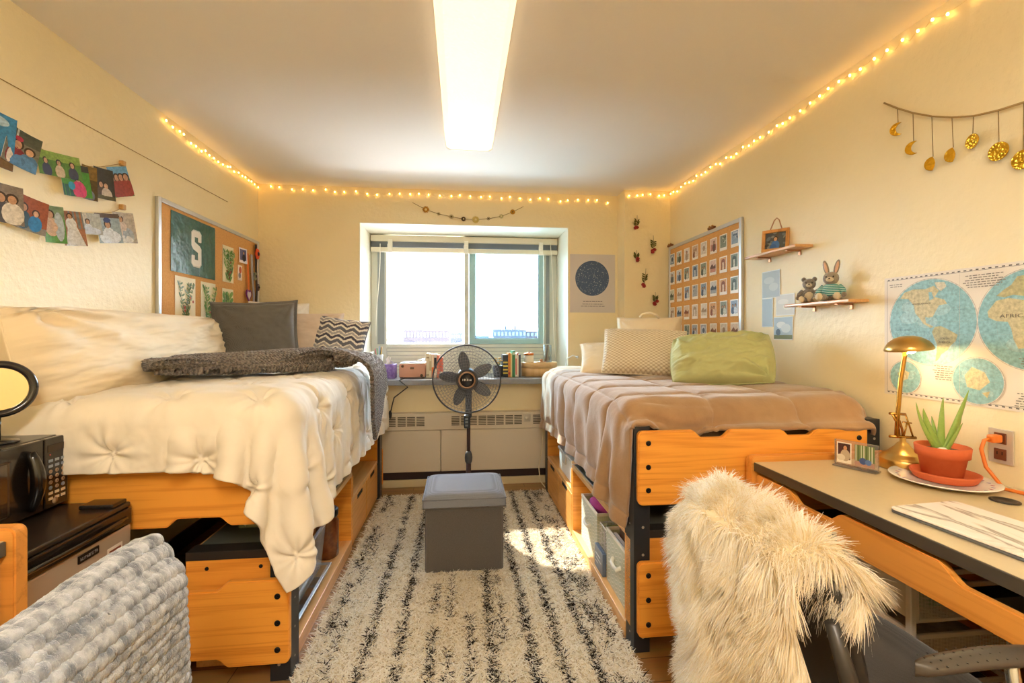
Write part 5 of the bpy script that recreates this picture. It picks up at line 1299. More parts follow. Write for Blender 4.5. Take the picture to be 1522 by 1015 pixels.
# ---- the map
def world_map():
    a, b_, c_ = onx(1315, 414, XR - .003), onx(1522, 388, XR - .003), onx(1317, 585, XR - .003)
    y1 = 1.737; y0 = 0.86; z0, z1 = 1.005, 1.482
    W = y1 - y0; H = z1 - z0
    p = Print((Vector((XR - .002, (y0 + y1) / 2, (z0 + z1) / 2)), -YV, ZV, -XV), W, H, '#e6dccb', 0.001, rough=0.6, photo=True); p.step = 0.000005
    X = lambda u: u - W / 2; Zf = lambda v: v - H / 2
    bcol = '#8f8478'
    for x_, X_, y_, Y_ in ((.012, W - .012, H - .014, H - .0125), (.012, W - .012, .0125, .014), (.012, .0135, .0125, H - .0125)): p.rect(X(x_), X(X_), Zf(y_), Zf(Y_), bcol)
    for i in range(44):
        u = .015 + i * (W - .03) / 44
        p.rect(X(u), X(u + .009), Zf(H - .0115), Zf(H - .0075), '#5d564f'); p.rect(X(u), X(u + .009), Zf(.0075), Zf(.0115), '#5d564f')
    sea, sea2, land, land2, line = '#93c3c6', '#a9d0cf', '#d3c592', '#c2b780', '#9db9b6'
    def hemi(cx, cy, r, lands, lats=True):
        p.ell(X(cx), Zf(cy), r + .004, r + .004, '#b9ad9f', 56).ell(X(cx), Zf(cy), r + .0028, r + .0028, '#eae1d2', 56).ell(X(cx), Zf(cy), r, r, sea, 56)
        for q in range(5): p.ell(X(cx + r * .5 * math.cos(q * 1.9 + cx * 9)), Zf(cy + r * .5 * math.sin(q * 2.3)), r * .24, r * .15, sea2, 18)
        for k in (-.6, -.3, 0, .3, .6):
            hw = r * math.sqrt(1 - k * k); p.rect(X(cx - hw), X(cx + hw), Zf(cy + k * r) - .0004, Zf(cy + k * r) + .0004, line)
        for k in (-.66, -.33, 0, .33, .66):
            pts = [(X(cx + k * r * math.sqrt(1 - v * v)), Zf(cy + v * r)) for v in np.linspace(-.98, .98, 15)]
            for q, s in zip(pts, pts[1:]): p.poly([(q[0] - .0004, q[1]), (q[0] + .0004, q[1]), (s[0] + .0004, s[1]), (s[0] - .0004, s[1])], line)
        for L, col in lands: concave(p, [(X(cx + x * r), Zf(cy + y * r)) for x, y in L], col)
    na = [(-.62, .74), (-.40, .80), (-.10, .78), (.10, .84), (.22, .72), (.12, .58), (.34, .50), (.40, .40), (.22, .38), (.14, .24), (.08, .12), (-.02, .10), (-.10, .12), (-.08, -.02), (.04, -.08), (.10, -.12), (.02, -.14), (-.14, -.04), (-.24, .10), (-.34, .22), (-.38, .42), (-.52, .58), (-.72, .60)]
    gl = [(.12, .92), (.34, .90), (.38, .80), (.26, .70), (.16, .80)]
    sa = [(.12, -.12), (.26, -.10), (.42, -.18), (.62, -.30), (.58, -.44), (.46, -.56), (.40, -.66), (.28, -.74), (.20, -.88), (.14, -.92), (.16, -.74), (.18, -.54), (.10, -.36), (.06, -.24)]
    af = [(-.82, .18), (-.66, .40), (-.44, .44), (-.20, .38), (-.02, .38), (.08, .20), (.20, .06), (.10, -.06), (.04, -.22), (-.02, -.40), (-.16, -.56), (-.28, -.58), (-.36, -.40), (-.40, -.18), (-.46, -.04), (-.66, -.02), (-.80, .06)]
    eu = [(-.66, .50), (-.52, .62), (-.40, .70), (-.30, .86), (.0, .88), (.3, .84), (.6, .70), (.78, .48), (.72, .30), (.58, .18), (.52, .02), (.40, .16), (.34, .02), (.24, .24), (.10, .30), (.02, .44), (-.2, .46), (-.36, .50), (-.52, .46)]
    au = [(.50, -.30), (.66, -.26), (.74, -.38), (.68, -.54), (.52, -.50), (.44, -.40)]; md = [(.12, -.24), (.17, -.22), (.15, -.38), (.09, -.40)]
    r_ = .160; c1 = .186; c2 = c1 + 2 * r_ + .004; cyh = .292
    hemi(c1, cyh, r_, [(na, land), (gl, '#dcd4b4'), (sa, land2), ([(-.02, .7), (.05, .7), (.1, .55), (.0, .5)], sea)])
    hemi(c2, cyh, r_, [(af, land), (eu, land2), (au, land), (md, land), ([(.30, .62), (.5, .6), (.44, .5), (.32, .52)], '#8fb27c')])
    hemi(.090, .076, .062, [([(-.5, .2), (-.1, .5), (.3, .3), (.2, -.1), (-.2, -.3)], '#dccf9f')])
    hemi(.348, .086, .078, [([(-.5, .2), (-.2, .6), (.3, .4), (.5, 0), (.1, -.4), (-.4, -.3)], '#dccf9f'), ([(.2, -.5), (.5, -.4), (.4, -.7)], '#d5c48c')])
    hemi(.66, .09, .075, [([(-.4, .3), (.2, .5), (.4, -.2), (-.2, -.4)], '#dccf9f')])
    p.text('AFRICA', .016, X(c2 - .055), Zf(cyh + .012), '#6d6248', 1.5); p.text('SOUTH', .010, X(c1 + .056), Zf(cyh - .062), '#6d6248'); p.text('AMERICA', .010, X(c1 + .056), Zf(cyh - .076), '#6d6248')
    p.text('NORTH AMERICA', .009, X(c1 - .03), Zf(cyh + .07), '#6d6248'); p.text('ATLANTIC', .008, X(c1 + .105), Zf(cyh + .04), '#5c7d84'); p.text('PACIFIC OCEAN', .009, X(c1 - .10), Zf(cyh - .03), '#5c7d84')
    rr = random.Random(9)
    for (u0, u1, v0, n_) in ((c1 + .11, c1 + .255, H - .028, 6), (.20, .275, .13, 7), (.46, .56, .17, 4), (.455, .56, .06, 6), (.02, .09, H - .03, 2)):
        for i in range(n_):
            L = (u1 - u0) * rr.uniform(.6, 1); mid = (u0 + u1) / 2; u = mid - L / 2
            while u < mid + L / 2:
                wd = rr.uniform(.006, .016); p.rect(X(u), X(min(u + wd, mid + L / 2)), Zf(v0 - i * .008), Zf(v0 - i * .008 - .003), '#8d8478'); u += wd + .003
    for u in (W * .335, W * .67): p.rect(X(u), X(u + .0008), Zf(.004), Zf(H - .004), '#d2c6b4')
    tag(p.done('world_map'), 'paper world map of two hemispheres on the right wall above the desk', 'map')
world_map()

# ================================================================== window wall: garland, poster, dried flowers
g = thing('flower_garland', 'thin garland of small metal flowers above the window', 'garland', (0.05, YB - 0.01, 2.27))
Yg = YB - 0.010
line = [ony(p_, q_, Yg) for p_, q_ in ((613, 301), (633, 311.5), (652, 318), (671, 322), (689, 325.5), (707, 326.5), (726, 325), (745, 321.5), (762, 315), (778, 307))]
MB().tube(line, 0.0022, 6).build('wire', mat('garland_wire', '#8b7038', 0.5, metal=0.5), g)
for i, (rad_, col, npet) in enumerate(((.031, '#b07a1c', 12), (.017, '#a59a6a', 8), (.022, '#b7a878', 10), (.019, '#4a3218', 0), (.031, '#c9b05e', 18), (.017, '#8a7644', 8), (.021, '#b9ac74', 10), (.021, '#b8861f', 0))):
    c = line[i + 1]; ax = Matrix.Rotation(PI / 2, 3, 'X'); mm = mat('petal_' + col[1:], col, 0.4, metal=0.5)
    m = MB()
    for k in range(npet):
        q = 2 * PI * k / npet; m.ell(c + Vector((rad_ * .62 * math.cos(q), -.003, rad_ * .62 * math.sin(q))), (rad_ * .36, .002, rad_ * .16), 0, 8, Matrix.Rotation(-q, 3, 'Y'))
    if npet == 0: m.lathe([(rad_ * .5, 0), (rad_, .001), (rad_, .003), (rad_ * .5, .005)], c, 18, 0, True, ax)
    fl = m.build('flower', mm, g)
    MB().ell(c + Vector((0, -.005, 0)), (rad_ * .34, .003, rad_ * .34), 0, 10).build('flower_centre', mat('petal_core', '#e4d29a', 0.4, metal=0.4) if i in (0, 3, 4, 6) else mat('petal_core_dark', '#6f5a2a', 0.4, metal=0.4), fl)
p = Print((Vector((1.132, YB - .002, 1.692)), XV, ZV, -YV), .402, .505, '#cfc8c4', 0.0015, rough=0.6); p.step = 0.00001
p.ell(-.004, .045, .150, .152, '#435a7e', 60)
rr = random.Random(31); stars = []
for i in range(230):
    q = rr.uniform(0, 2 * PI); d = .143 * math.sqrt(rr.random()); x, y = -.004 + d * math.cos(q), .045 + d * math.sin(q); stars.append((x, y))
    s = rr.choice((.0013, .0016, .002, .003)); p.ell(x, y, s, s, rr.choice(('#c9d3dd', '#8fa0b4', '#e6ecf0')), 6)
for i in range(34):
    a = stars[rr.randrange(len(stars))]; near = sorted(stars, key=lambda s: (s[0] - a[0]) ** 2 + (s[1] - a[1]) ** 2)[1:4]
    b = near[rr.randrange(3)]; n_ = Vector((-(b[1] - a[1]), b[0] - a[0])); n_ = n_.normalized() * .0005 if n_.length > 1e-6 else Vector((.0005, 0))
    p.poly([(a[0] - n_.x, a[1] - n_.y), (b[0] - n_.x, b[1] - n_.y), (b[0] + n_.x, b[1] + n_.y), (a[0] + n_.x, a[1] + n_.y)], '#9fb0c2')
for yy, hw, hh in ((-.155, .085, .0035), (-.179, .092, .0022), (-.197, .105, .0022)):
    u = -hw
    while u < hw:
        wd = rr.uniform(.008, .028); p.rect(u, min(u + wd, hw), yy - hh, yy + hh, '#6b6a70'); u += wd + .005
tag(p.done('star_poster'), 'star chart poster with a dark blue circle right of the window', 'poster')
def dried(px, py, pyb, label, seed, lean):
    r_ = random.Random(seed); a = ony(px, py, 3.725 - .012); b = ony(px + lean, pyb, 3.725 - .014); L = (a - b).length
    t = thing('dried_flower', label, 'dried flower', b, 'dried flowers taped to the corner chase')
    MB().tube([a, a.lerp(b, .5) + XV * .003, b], 0.0016, 5).build('stem', mat('dry_stem', '#6d5a26', 0.9), t)
    for k in range(7):
        c = a.lerp(b, .35 + .4 * k / 7); q = 1 if k % 2 else -1
        MB().ell(c + Vector((q * .013, -.002, .004)), (.016, .003, .006), 0, 8, Matrix.Rotation(-q * r_.uniform(.3, 1.1), 3, 'Y')).build('leaf', mat('dry_leaf', '#5b5a22', 0.9), t)
    for k in range(3):
        c = b + Vector((r_.uniform(-.016, .016), -.006, r_.uniform(-.004, .03)))
        m = MB()
        for j in range(6): m.ell(c + Vector((.008 * math.cos(j), .003 * math.sin(j * 2), .006 * math.sin(j))), (.009, .007, .008), 0, 8)
        m.build('bloom', mat('dry_rose', '#a8302a', 0.85, mottle=(90, '#7d1f22', 0.8)), t)
for k, a in enumerate((((947, 320, 341), 'dried rose highest on the corner chase', 2, -1), ((971, 350, 375), 'dried rose second from the top, nearest the corner', 4, 0), ((946, 372, 388), 'dried rose third from the top, nearest the poster', 6, 0), ((960, 399, 426), 'long stemmed dried rose fourth from the top', 8, -3), ((974, 434, 453), 'lowest dried rose just above the reading pillow', 10, 0))):
    dried(*a[0], a[1], a[2], a[3])
# ================================================================== the window ledge
LZ = 0.887
def book(x0, x1, y0, y1, z0, h, col, label, group, bands=(), name='book', spine_front=True):
    t = thing(name, label, 'book', ((x0 + x1) / 2, (y0 + y1) / 2, z0), group)
    mm = mat('cover_' + col[1:], col, 0.45)
    MB().bx(x0 + .002, x1 - .002, y0 + .003, y1 - .003, z0 + .002, z0 + h - .003).build('pages', mat('pages', '#efe7d4', 0.8), t)
    m = MB(); m.bx(x0, x0 + .002, y0, y1, z0, z0 + h).bx(x1 - .002, x1, y0, y1, z0, z0 + h).bx(x0, x1, y0 - .0015, y0 + .0015, z0, z0 + h, 0, .0006)
    mats = [mm]
    for (a, b, c) in bands:
        bm_ = flat(c)
        if bm_ not in mats: mats.append(bm_)
        m.bx(x0 + .001, x1 - .001, y0 - .0022, y0 - .0014, z0 + h * a, z0 + h * b, mats.index(bm_))
    m.build('cover', mats, t)
by = 3.90
# purple tissue box
t = thing('tissue_box', 'purple tissue box with a tissue standing up, left end of the window ledge', 'tissue box', (-0.60, 3.93, LZ))
MB().bx(-0.66, -0.545, 3.87, 3.99, LZ, LZ + .115, 0, .003).build('carton', mat('tissue_purple', '#6a4a9c', 0.6, mottle=(45, '#9a84c4', 0.8)), t)
u = np.linspace(-1, 1, 14); U, V = np.meshgrid(u, np.linspace(0, 1, 12))
P = np.stack([-0.60 + .035 * U * (1 - .55 * V) + .008 * np.sin(6 * V), 3.93 + .014 * np.sin(4 * U + 2 * V) * (1 - .3 * V), LZ + .113 + .075 * V - .02 * np.abs(U) * V], -1)
o = MB().grid(P).build('tissue', mat('tissue_white', '#f6f5f2', 0.9), t)
# low stack of books and a pen cup, far left
for k, (c, w) in enumerate((('#3d4a5a', .13), ('#c9b98a', .12), ('#5a6a58', .125), ('#2f3542', .11))):
    z = LZ + k * .026
    tag(MB().bx(-.80, -.80 + w, 4.02, 4.19, z, z + .025, 0, .002).build('book', mat('cover_' + c[1:], c, .5)), ['lowest slate blue book in the flat stack by the pen cup', 'tan book second from the bottom of the flat stack', 'sage book third in the flat stack', 'navy book on top of the flat stack under the pen cup'][k], 'book', 'flat stack of books on the window ledge')
zc = LZ + .104
t = thing('pen_cup', 'pale cup of pens on the flat stack of books at the ledge left end', 'pen cup', (-.715, 4.10, zc))
MB().lathe([(.030, 0), (.034, .004), (.037, .085), (.034, .085), (.030, .01), (0, .008)], (-.715, 4.10, zc), 20).build('cup', mat('cup_white', '#dfe6e8', .3), t)
for k, (c, dx, dy) in enumerate((('#c8343c', -.018, .004), ('#2f8a55', -.006, -.014), ('#27313c', .010, .008), ('#d8a63a', .018, -.006), ('#3d6fb0', .0, .016))):
    tag(MB().tube([(-.715 + dx * .6, 4.10 + dy * .6, zc + .012), (-.715 + dx * 1.7, 4.10 + dy * 1.7, zc + .135 + .006 * k)], [.0038, .0036], 7).build('pen', mat('pen_' + c[1:], c, .35)), ['red', 'green', 'black', 'yellow', 'blue'][k] + ' pen in the pale cup on the ledge', 'pen', 'pens in the cup on the ledge')
t = thing('paper_stack', 'white paper standing in the corner of the window recess', 'paper', (-.79, 4.0, LZ))
MB().box((-.775, 3.99, LZ + .11), (.004, .16, .22), 0, .001, 1, Matrix.Rotation(.22, 3, 'Y')).build('sheet', mat('paper_white', '#f1f1ee', .7), t)
# suitcase record player
x0, x1 = ony(593, 550, by - .02).x, ony(632, 550, by - .02).x
t = thing('record_player', 'pink suitcase record player on the window ledge', 'record player', ((x0 + x1) / 2, by + .1, LZ))
pk = mat('blush_vinyl', '#c9957c', .55, bump=(150, .2, .001))
MB().bx(x0, x1, by - .02, by + .24, LZ + .006, LZ + .118, 0, .008).build('case', pk, t)
MB().bx(x0 + .004, x1 - .004, by - .015, by + .236, LZ + .118, LZ + .126, 0, .003).build('deck', mat('deck_white', '#e8e4e0', .4), t)
cxr = (x0 + x1) / 2 - .02
MB().lathe([(.085, 0), (.085, .004), (.02, .005), (0, .005)], (cxr, by + .11, LZ + .1265), 36).build('turntable', mat('platter', '#22252b', .3), t)
MB().tube([(x1 - .03, by + .20, LZ + .127), (x1 - .03, by + .20, LZ + .15), (x1 - .035, by + .14, LZ + .148), (cxr + .05, by + .06, LZ + .140)], .004, 7).lathe([(.014, 0), (.014, .02), (.008, .026)], (x1 - .03, by + .20, LZ + .1265), 14).build('tone_arm', mat('chrome', '#c9ccd0', .2, metal=.9), t)
MB().bx((x0 + x1) / 2 - .016, (x0 + x1) / 2 + .016, by - .026, by - .0195, LZ + .075, LZ + .092, 0, .002).build('latch', mat('latch_brass', '#5b4a3c', .3, metal=.8), t)
MB().lathe([(.012, 0), (.012, .004), (.008, .006)], (x1 - .03, by - .0205, LZ + .022), 14, 0, True, Matrix.Rotation(PI / 2, 3, 'X')).lathe([(.012, 0), (.012, .004), (.008, .006)], (x0 + .03, by - .0205, LZ + .10), 14, 0, True, Matrix.Rotation(PI / 2, 3, 'X')).build('knob', mat('latch_brass', '#5b4a3c', .3, metal=.8), t)
for xx in (x0 + .02, x1 - .02): MB().bx(xx - .012, xx + .012, by + .0, by + .22, LZ, LZ + .006).build('foot', mat('foot_navy', '#2b3350', .6), t)
# books left of the fan
xs = ony(633.5, 545, by).x
for k, (wd, h, c, lab, bands) in enumerate(((.024, .205, '#ded2b4', 'cream spined book next to the record player', ((.8, .84, '#8a7a58'), (.1, .14, '#8a7a58'))), (.018, .200, '#e6dcc2', 'ivory spined book second from the record player', ((.3, .7, '#c9b78c'),)), (.018, .196, '#e3773a', 'book with an orange lower spine third from the record player', ((.45, .98, '#efe2c8'),)), (.022, .198, '#e9e0cc', 'book with a black panel on its spine behind the fan rim', ((.4, .85, '#2c2c30'),)), (.020, .19, '#dd7e62', 'coral spined book just behind the fan guard', ()), (.026, .17, '#d9694f', 'brick orange book behind the fan guard', ((.2, .3, '#f1e4cc'),)))):
    book(xs, xs + wd, by, by + .15, LZ, h, c, lab, 'books left of the fan', bands); xs += wd + .0015
# potted plant behind the fan
xg = ony(741, 535, by).x
t = thing('flower_pot', 'small dark pot of yellow flowers behind the right rim of the fan', 'flower pot', (xg, by + .05, LZ))
MB().lathe([(.034, 0), (.038, .005), (.046, .085), (.046, .095), (.040, .095), (.038, .08), (0, .078)], (xg, by + .05, LZ), 22).build('pot', mat('pot_dark', '#3c4048', .4), t)
for k in range(7):
    q = k * .9; c = Vector((xg + .028 * math.cos(q), by + .05 + .028 * math.sin(q), LZ + .135 + .022 * math.sin(k * 2.1)))
    s_ = MB().tube([(xg, by + .05, LZ + .08), c], .0018, 5).build('stem', mat('stem_green', '#5d7a3c', .7), t)
    m = MB()
    for j in range(7): m.ell(c + Vector((.010 * math.cos(j * .9), .010 * math.sin(j * .9), .003)), (.008, .008, .005), 0, 8)
    m.build('blossom', mat('blossom', '#d9a94c', .7, mottle=(60, '#f0d9a0', .8)), s_)
# books right of the fan
xs = ony(747.5, 545, by).x
stripe = [(a, a + .07, '#cdb84e') for a in (.14, .30, .46, .62)] + [(.0, .08, '#222a33')]
for k, (wd, h, c, lab, bands) in enumerate(((.044, .190, '#26303c', 'thick navy book with gold bands right of the fan', stripe), (.020, .205, '#d8893c', 'orange book beside the gold banded one', ((.1, .2, '#c0442f'),)), (.012, .200, '#e6dba0', 'thin yellow book between the orange and the green', ()), (.024, .222, '#3f8a5c', 'tall green book, tallest in the row', ((.85, .95, '#d5e2c8'),)), (.014, .198, '#efe9dc', 'white book with pink lettering right of the tall green one', ((.1, .8, '#d9827a'),)), (.012, .205, '#efe6d4', 'thin ivory book with a red tip', ((.9, 1.0, '#c24a3c'),)), (.018, .19, '#454a55', 'dark grey book at the basket end of the row', ()))):
    book(xs, xs + wd, by, by + .155, LZ, h, c, lab, 'books right of the fan', bands); xs += wd + .0015
MB_ = MB().bx(xs, xs + .003, by - .01, by + .14, LZ, LZ + .12).bx(xs - .07, xs, by + .155, by + .158, LZ, LZ + .003)
tag(MB_.build('bookend', mat('bookend_steel', '#c9ced2', .3, metal=.7)), 'metal bookend closing the row beside the oval basket', 'bookend')
# oval wooden box with things on it
xb0 = xs + .012; xb1 = 0.84
cxb, rxb, ryb = (xb0 + xb1) / 2, (xb1 - xb0) / 2, .105
t = thing('oval_box', 'oval bentwood box with a lid on the right of the ledge', 'box', (cxb, by + .10, LZ))
MB().lathe([(1.0, 0), (1.0, .088)], (cxb, by + .10, LZ), 44, 0, True, None, rxb * .98, ryb * .98).build('box_body', wood('bentwood', '#dcb884', '#c59a62', 2, .6), t)
MB().lathe([(1.0, .072), (1.0, .116), (.98, .120)], (cxb, by + .10, LZ), 44, 0, True, None, rxb * 1.005, ryb * 1.01).build('lid', wood('bentwood_lid', '#e6c695', '#d0a870', 0, .6), t)
zt2 = LZ + .1205
def jarpos(px): return ony(px, 530, by + .08).x
xj = jarpos(786)
t = thing('candle_jar', 'glass candle jar with a copper lid on the oval box', 'candle', (xj, by + .08, zt2))
MB().lathe([(.040, 0), (.044, .004), (.044, .055), (.040, .060), (.037, .060)], (xj, by + .08, zt2), 24).build('glass', mat('candle_wax', '#f0ead8', .25, coat=.5), t)
MB().lathe([(.040, .0605), (.045, .063), (.045, .078), (.032, .082), (.014, .083), (.014, .090), (0, .090)], (xj, by + .08, zt2), 24).build('lid', mat('copper', '#d07a3e', .28, metal=.8), t)
xj = jarpos(804); tag(MB().lathe([(.02, 0), (.045, .002), (.045, .005), (.014, .006), (.012, .018), (.016, .026), (0, .028)], (xj, by + .06, zt2), 20).build('tealight', mat('tealight_copper', '#c98a5c', .3, metal=.5)), 'low copper tealight dish between the candle jar and the tree glass', 'tealight')
xj = jarpos(814)
t = thing('tree_glass', 'clear glass cylinder with a tiny green fir tree on the oval box', 'ornament', (xj, by + .085, zt2))
MB().lathe([(.034, 0), (.036, .003), (.036, .150), (.033, .150), (.033, .006), (0, .006)], (xj, by + .085, zt2), 24).build('glass', clear_mat('tree_glass', '#f4f8f8', .2, .05, .06), t)
m = MB()
for k in range(7): m.lathe([(.024 - k * .003, .018 + k * .013), (.004, .038 + k * .013)], (xj, by + .085, zt2), 12, 0, False)
m.build('fir_tree', mat('fir', '#3f6a48', .8), t)
MB().lathe([(.030, .0065), (.030, .014), (.02, .018), (0, .019)], (xj, by + .085, zt2), 16).build('snow', mat('snow', '#f4f6f7', .8), t)
# clip-on reading light by the right bed
t = thing('gooseneck_light', 'white gooseneck light clipped at the right end of the ledge', 'lamp', (0.845, 3.80, LZ))
a = ony(838, 545, 3.80); b_ = ony(843, 533, 3.80); c_ = ony(851, 529, 3.79); d_ = ony(857, 530, 3.78)
MB().tube([(a.x - .01, 3.80, LZ), (a.x, 3.80, LZ + .03), (b_.x, 3.80, b_.z), (c_.x, 3.79, c_.z + .004), (d_.x, 3.78, d_.z)], .0045, 8).build('neck', mat('lamp_white', '#eceef0', .3), t)
MB().ell(d_ + Vector((.004, -.004, -.003)), (.014, .012, .011), 0, 12).build('lamp_head', mat('lamp_grey', '#a7adb4', .3), t)
MB().bx(a.x - .03, a.x + .01, 3.765, 3.83, LZ, LZ + .018, 0, .004).build('clip_base', mat('lamp_white', '#eceef0', .3), t)
# cables
tag(MB().tube([(ony(606, 577, 3.73).x, 3.735, .83), (-.49, 3.72, .885), (-.47, 3.80, .892)] [::-1] + [(-.53, 3.72, .75), (-.545, 3.715, .69), (-.56, 3.72, .62)], .005, 7).ell((-.56, 3.718, .615), (.014, .012, .035), 0, 10).build('player_cable', mat('cable_black', '#25262a', .5)), 'black cable with an in-line switch hanging off the left of the ledge', 'cable')
q = [ony(p_, y_, 3.70) for p_, y_ in ((812, 610), (808, 640), (805, 670), (801, 695), (803, 715), (810, 730))]
tag(MB().tube([(v.x, 3.70, max(v.z, .006)) for v in q] + [(.74, 3.70, .006)], .0045, 7).build('power_cord', mat('cord_ivory', '#e0d2b0', .5)), 'ivory power cord hanging in front of the heater by the right bed', 'cord')

# ================================================================== pedestal fan
FY = 3.12; fc = ony(694, 563.5, FY); R = .228
t = thing('pedestal_fan', 'black pedestal fan standing between the two beds in front of the window', 'fan', (fc.x, FY, 0))
blk = mat('fan_plastic', '#3a3d44', .4); wirem = mat('fan_wire', '#83868e', .35, metal=.4); bladem = mat('fan_blade', '#525862', .4); copper = mat('fan_ring', '#a98a74', .3, metal=.7)
RX90 = Matrix.Rotation(PI / 2, 3, 'X')
def ring(r_, y, rad_, n=64): return [(fc.x + r_ * math.cos(2 * PI * i / n), y, fc.z + r_ * math.sin(2 * PI * i / n)) for i in range(n)], rad_
def cage(sgn, name):
    m = MB(); dep = .055 * sgn
    prof = lambda s: dep * (1 - (s) ** 2.6)
    for k in range(9):
        s = .34 + .66 * k / 8 - .02; pts, _ = ring(R * s, FY + prof(s), 0); m.tube(pts, .0008, 4, 0, True, False)
    for k in range(54):
        q = 2 * PI * k / 54 + (.02 if sgn > 0 else 0); pts = []
        for j in range(7):
            s = .26 + .74 * j / 6; tw = q + .35 * (1 - s) * (1 if sgn < 0 else -1)
            pts.append((fc.x + R * s * math.cos(tw), FY + prof(s), fc.z + R * s * math.sin(tw)))
        m.tube(pts, .0008, 4, 0, False, False)
    return m.build(name, wirem, t)
cage(-1, 'front_guard'); cage(1, 'rear_guard')
pts, _ = ring(R, FY, 0); MB().tube(pts, .0055, 8, 0, True).build('rim', blk, t)
MB().lathe([(.070, 0), (.074, .006), (.070, .014), (.058, .016), (.058, .012), (0, .012)], (fc.x, FY - .050, fc.z), 32, 0, True, RX90).build('hub_cover', blk, t)
b = MB().lathe([(.046, .0), (.056, .001), (.057, .006), (.046, .008), (.046, .0)], (fc.x, FY - .064, fc.z), 32, 0, True, RX90, cap=False).build('hub_ring', copper, t)
lg = MB().lathe([(.045, .0), (.045, .004), (0, .006)], (fc.x, FY - .064, fc.z), 28, 0, True, RX90); lg.build('badge_disc', mat('badge_black', '#23262c', .25), t)
mk = MB()
for k in range(6): mk.bx(fc.x - .030 + k * .0105, fc.x - .030 + k * .0105 + (.006 if k % 2 else .0035), FY - .0712, FY - .0700, fc.z - .004, fc.z + (.005 if k % 3 else .009))
mk.ell((fc.x - .016, FY - .0702, fc.z + .004), (.005, .0012, .005), 0, 10).build('badge_lettering', mat('badge_silver', '#b9bcc2', .3, metal=.6), t)
for ang in (100, 172, 246, -34, 30):
    q = math.radians(ang); m = MB(); nr = 12; rows = []
    for i in range(nr + 1):
        s = i / nr; rr_ = .050 + .140 * s; hw = .008 + .030 * math.sin(PI * min(1, .12 + .80 * s) ** .9) + .002
        if s > .9: hw *= max(.25, 1 - (s - .9) * 6)
        row = []
        for j in range(7):
            w_ = -1 + 2 * j / 6; tw = math.radians(24) * (1 - .45 * s)
            lx = rr_; ly = hw * w_ * math.cos(tw); ld = hw * w_ * math.sin(tw) + .006 * (1 - w_ * w_)
            row.append((fc.x + lx * math.cos(q) - ly * math.sin(q), FY - .004 + ld, fc.z + lx * math.sin(q) + ly * math.cos(q)))
        rows.append(row)
    o = m.grid(rows).build('blade', bladem, t); md = o.modifiers.new('s', 'SOLIDIFY'); md.thickness = .0025
MB().lathe([(.050, 0), (.050, .02), (.03, .026)], (fc.x, FY + .01, fc.z), 24, 0, True, RX90).build('blade_hub', bladem, t)
MB().lathe([(.052, -.05), (.068, -.04), (.072, .0), (.060, .07), (.035, .09), (0, .092)], (fc.x, FY + .105, fc.z), 26, 0, True, Matrix.Rotation(-PI / 2, 3, 'X')).build('motor_housing', blk, t)
pxs = fc.x + .012
MB().bx(pxs - .022, pxs + .022, FY + .05, FY + .10, fc.z - .27, fc.z - .05, 0, .008).build('neck', blk, t)
MB().bx(pxs - .032, pxs + .008, FY + .008, FY + .055, fc.z - .335, fc.z - .245, 0, .008, 3).build('control_box', mat('fan_control', '#22303c', .35), t)
for k in range(3): MB().bx(pxs - .024, pxs - .004, FY + .004, FY + .0075, fc.z - .320 + k * .022, fc.z - .308 + k * .022, 0, .002).build('button', mat('fan_button', '#6f7c88', .4), t)
MB().tube([(pxs, FY + .07, .42), (pxs, FY + .07, fc.z - .27)], .0125, 14).build('upper_pole', mat('fan_pole_dark', '#3b2c2e', .3, metal=.4), t)
MB().lathe([(.017, .36), (.024, .375), (.027, .40), (.024, .425), (.016, .445)], (pxs, FY + .07, 0), 20).build('height_collar', blk, t)
MB().tube([(pxs, FY + .07, .028), (pxs, FY + .07, .37)], .0175, 14).build('lower_pole', mat('fan_pole_dark', '#3b2c2e', .3, metal=.4), t)
MB().lathe([(.205, .010), (.210, .016), (.205, .026), (.12, .038), (.03, .050), (.022, .075), (0, .075)], (pxs, FY + .07, 0.012), 40).build('base', blk, t)
# ================================================================== right desk
DX, DZ = 1.115, 0.76
dl = mat('desk_laminate', '#d3c09a', .30, mottle=(50, '#c8b48c', .35)); dedge = mat('desk_edge', '#4b4338', .4)
oakdesk = wood('oak_desk', '#e9a04a', '#d08632', 1, .9); oakdx = wood('oak_desk_x', '#e39a45', '#c67f31', 0, .9)
t = thing('desk', 'oak writing desk with a beige top along the right wall', 'desk', (1.43, 0.95, 0))
MB().bx(DX, XR - .004, 0.10, 1.655, DZ - .034, DZ - .001, 0, .002).build('edge_band', dedge, t, label='dark edge band')
MB().bx(DX + .003, XR - .005, 0.102, 1.653, DZ - .0015, DZ, 0).build('desktop', dl, t, label='beige laminate desktop')
pan = lambda y0, y1: MB().prism(rrect(DX - .01, XR - .003, 0, DZ + .022, .02), ((0, y1, 0), (1, 0, 0), (0, 0, 1)), y1 - y0, 0, .003)
pan(1.656, 1.690).build('side_panel', oakdx, t); pan(0.062, 0.099).build('side_panel', oakdx, t)
MB().bx(XR - .03, XR - .012, .10, 1.655, .12, DZ - .035).build('back_panel', wood('oak_back', '#b9772f', '#94591f', 1), t)
MB().bx(DX + .03, XR - .03, .62, .64, .0, DZ - .035).build('divider', oakdx, t)
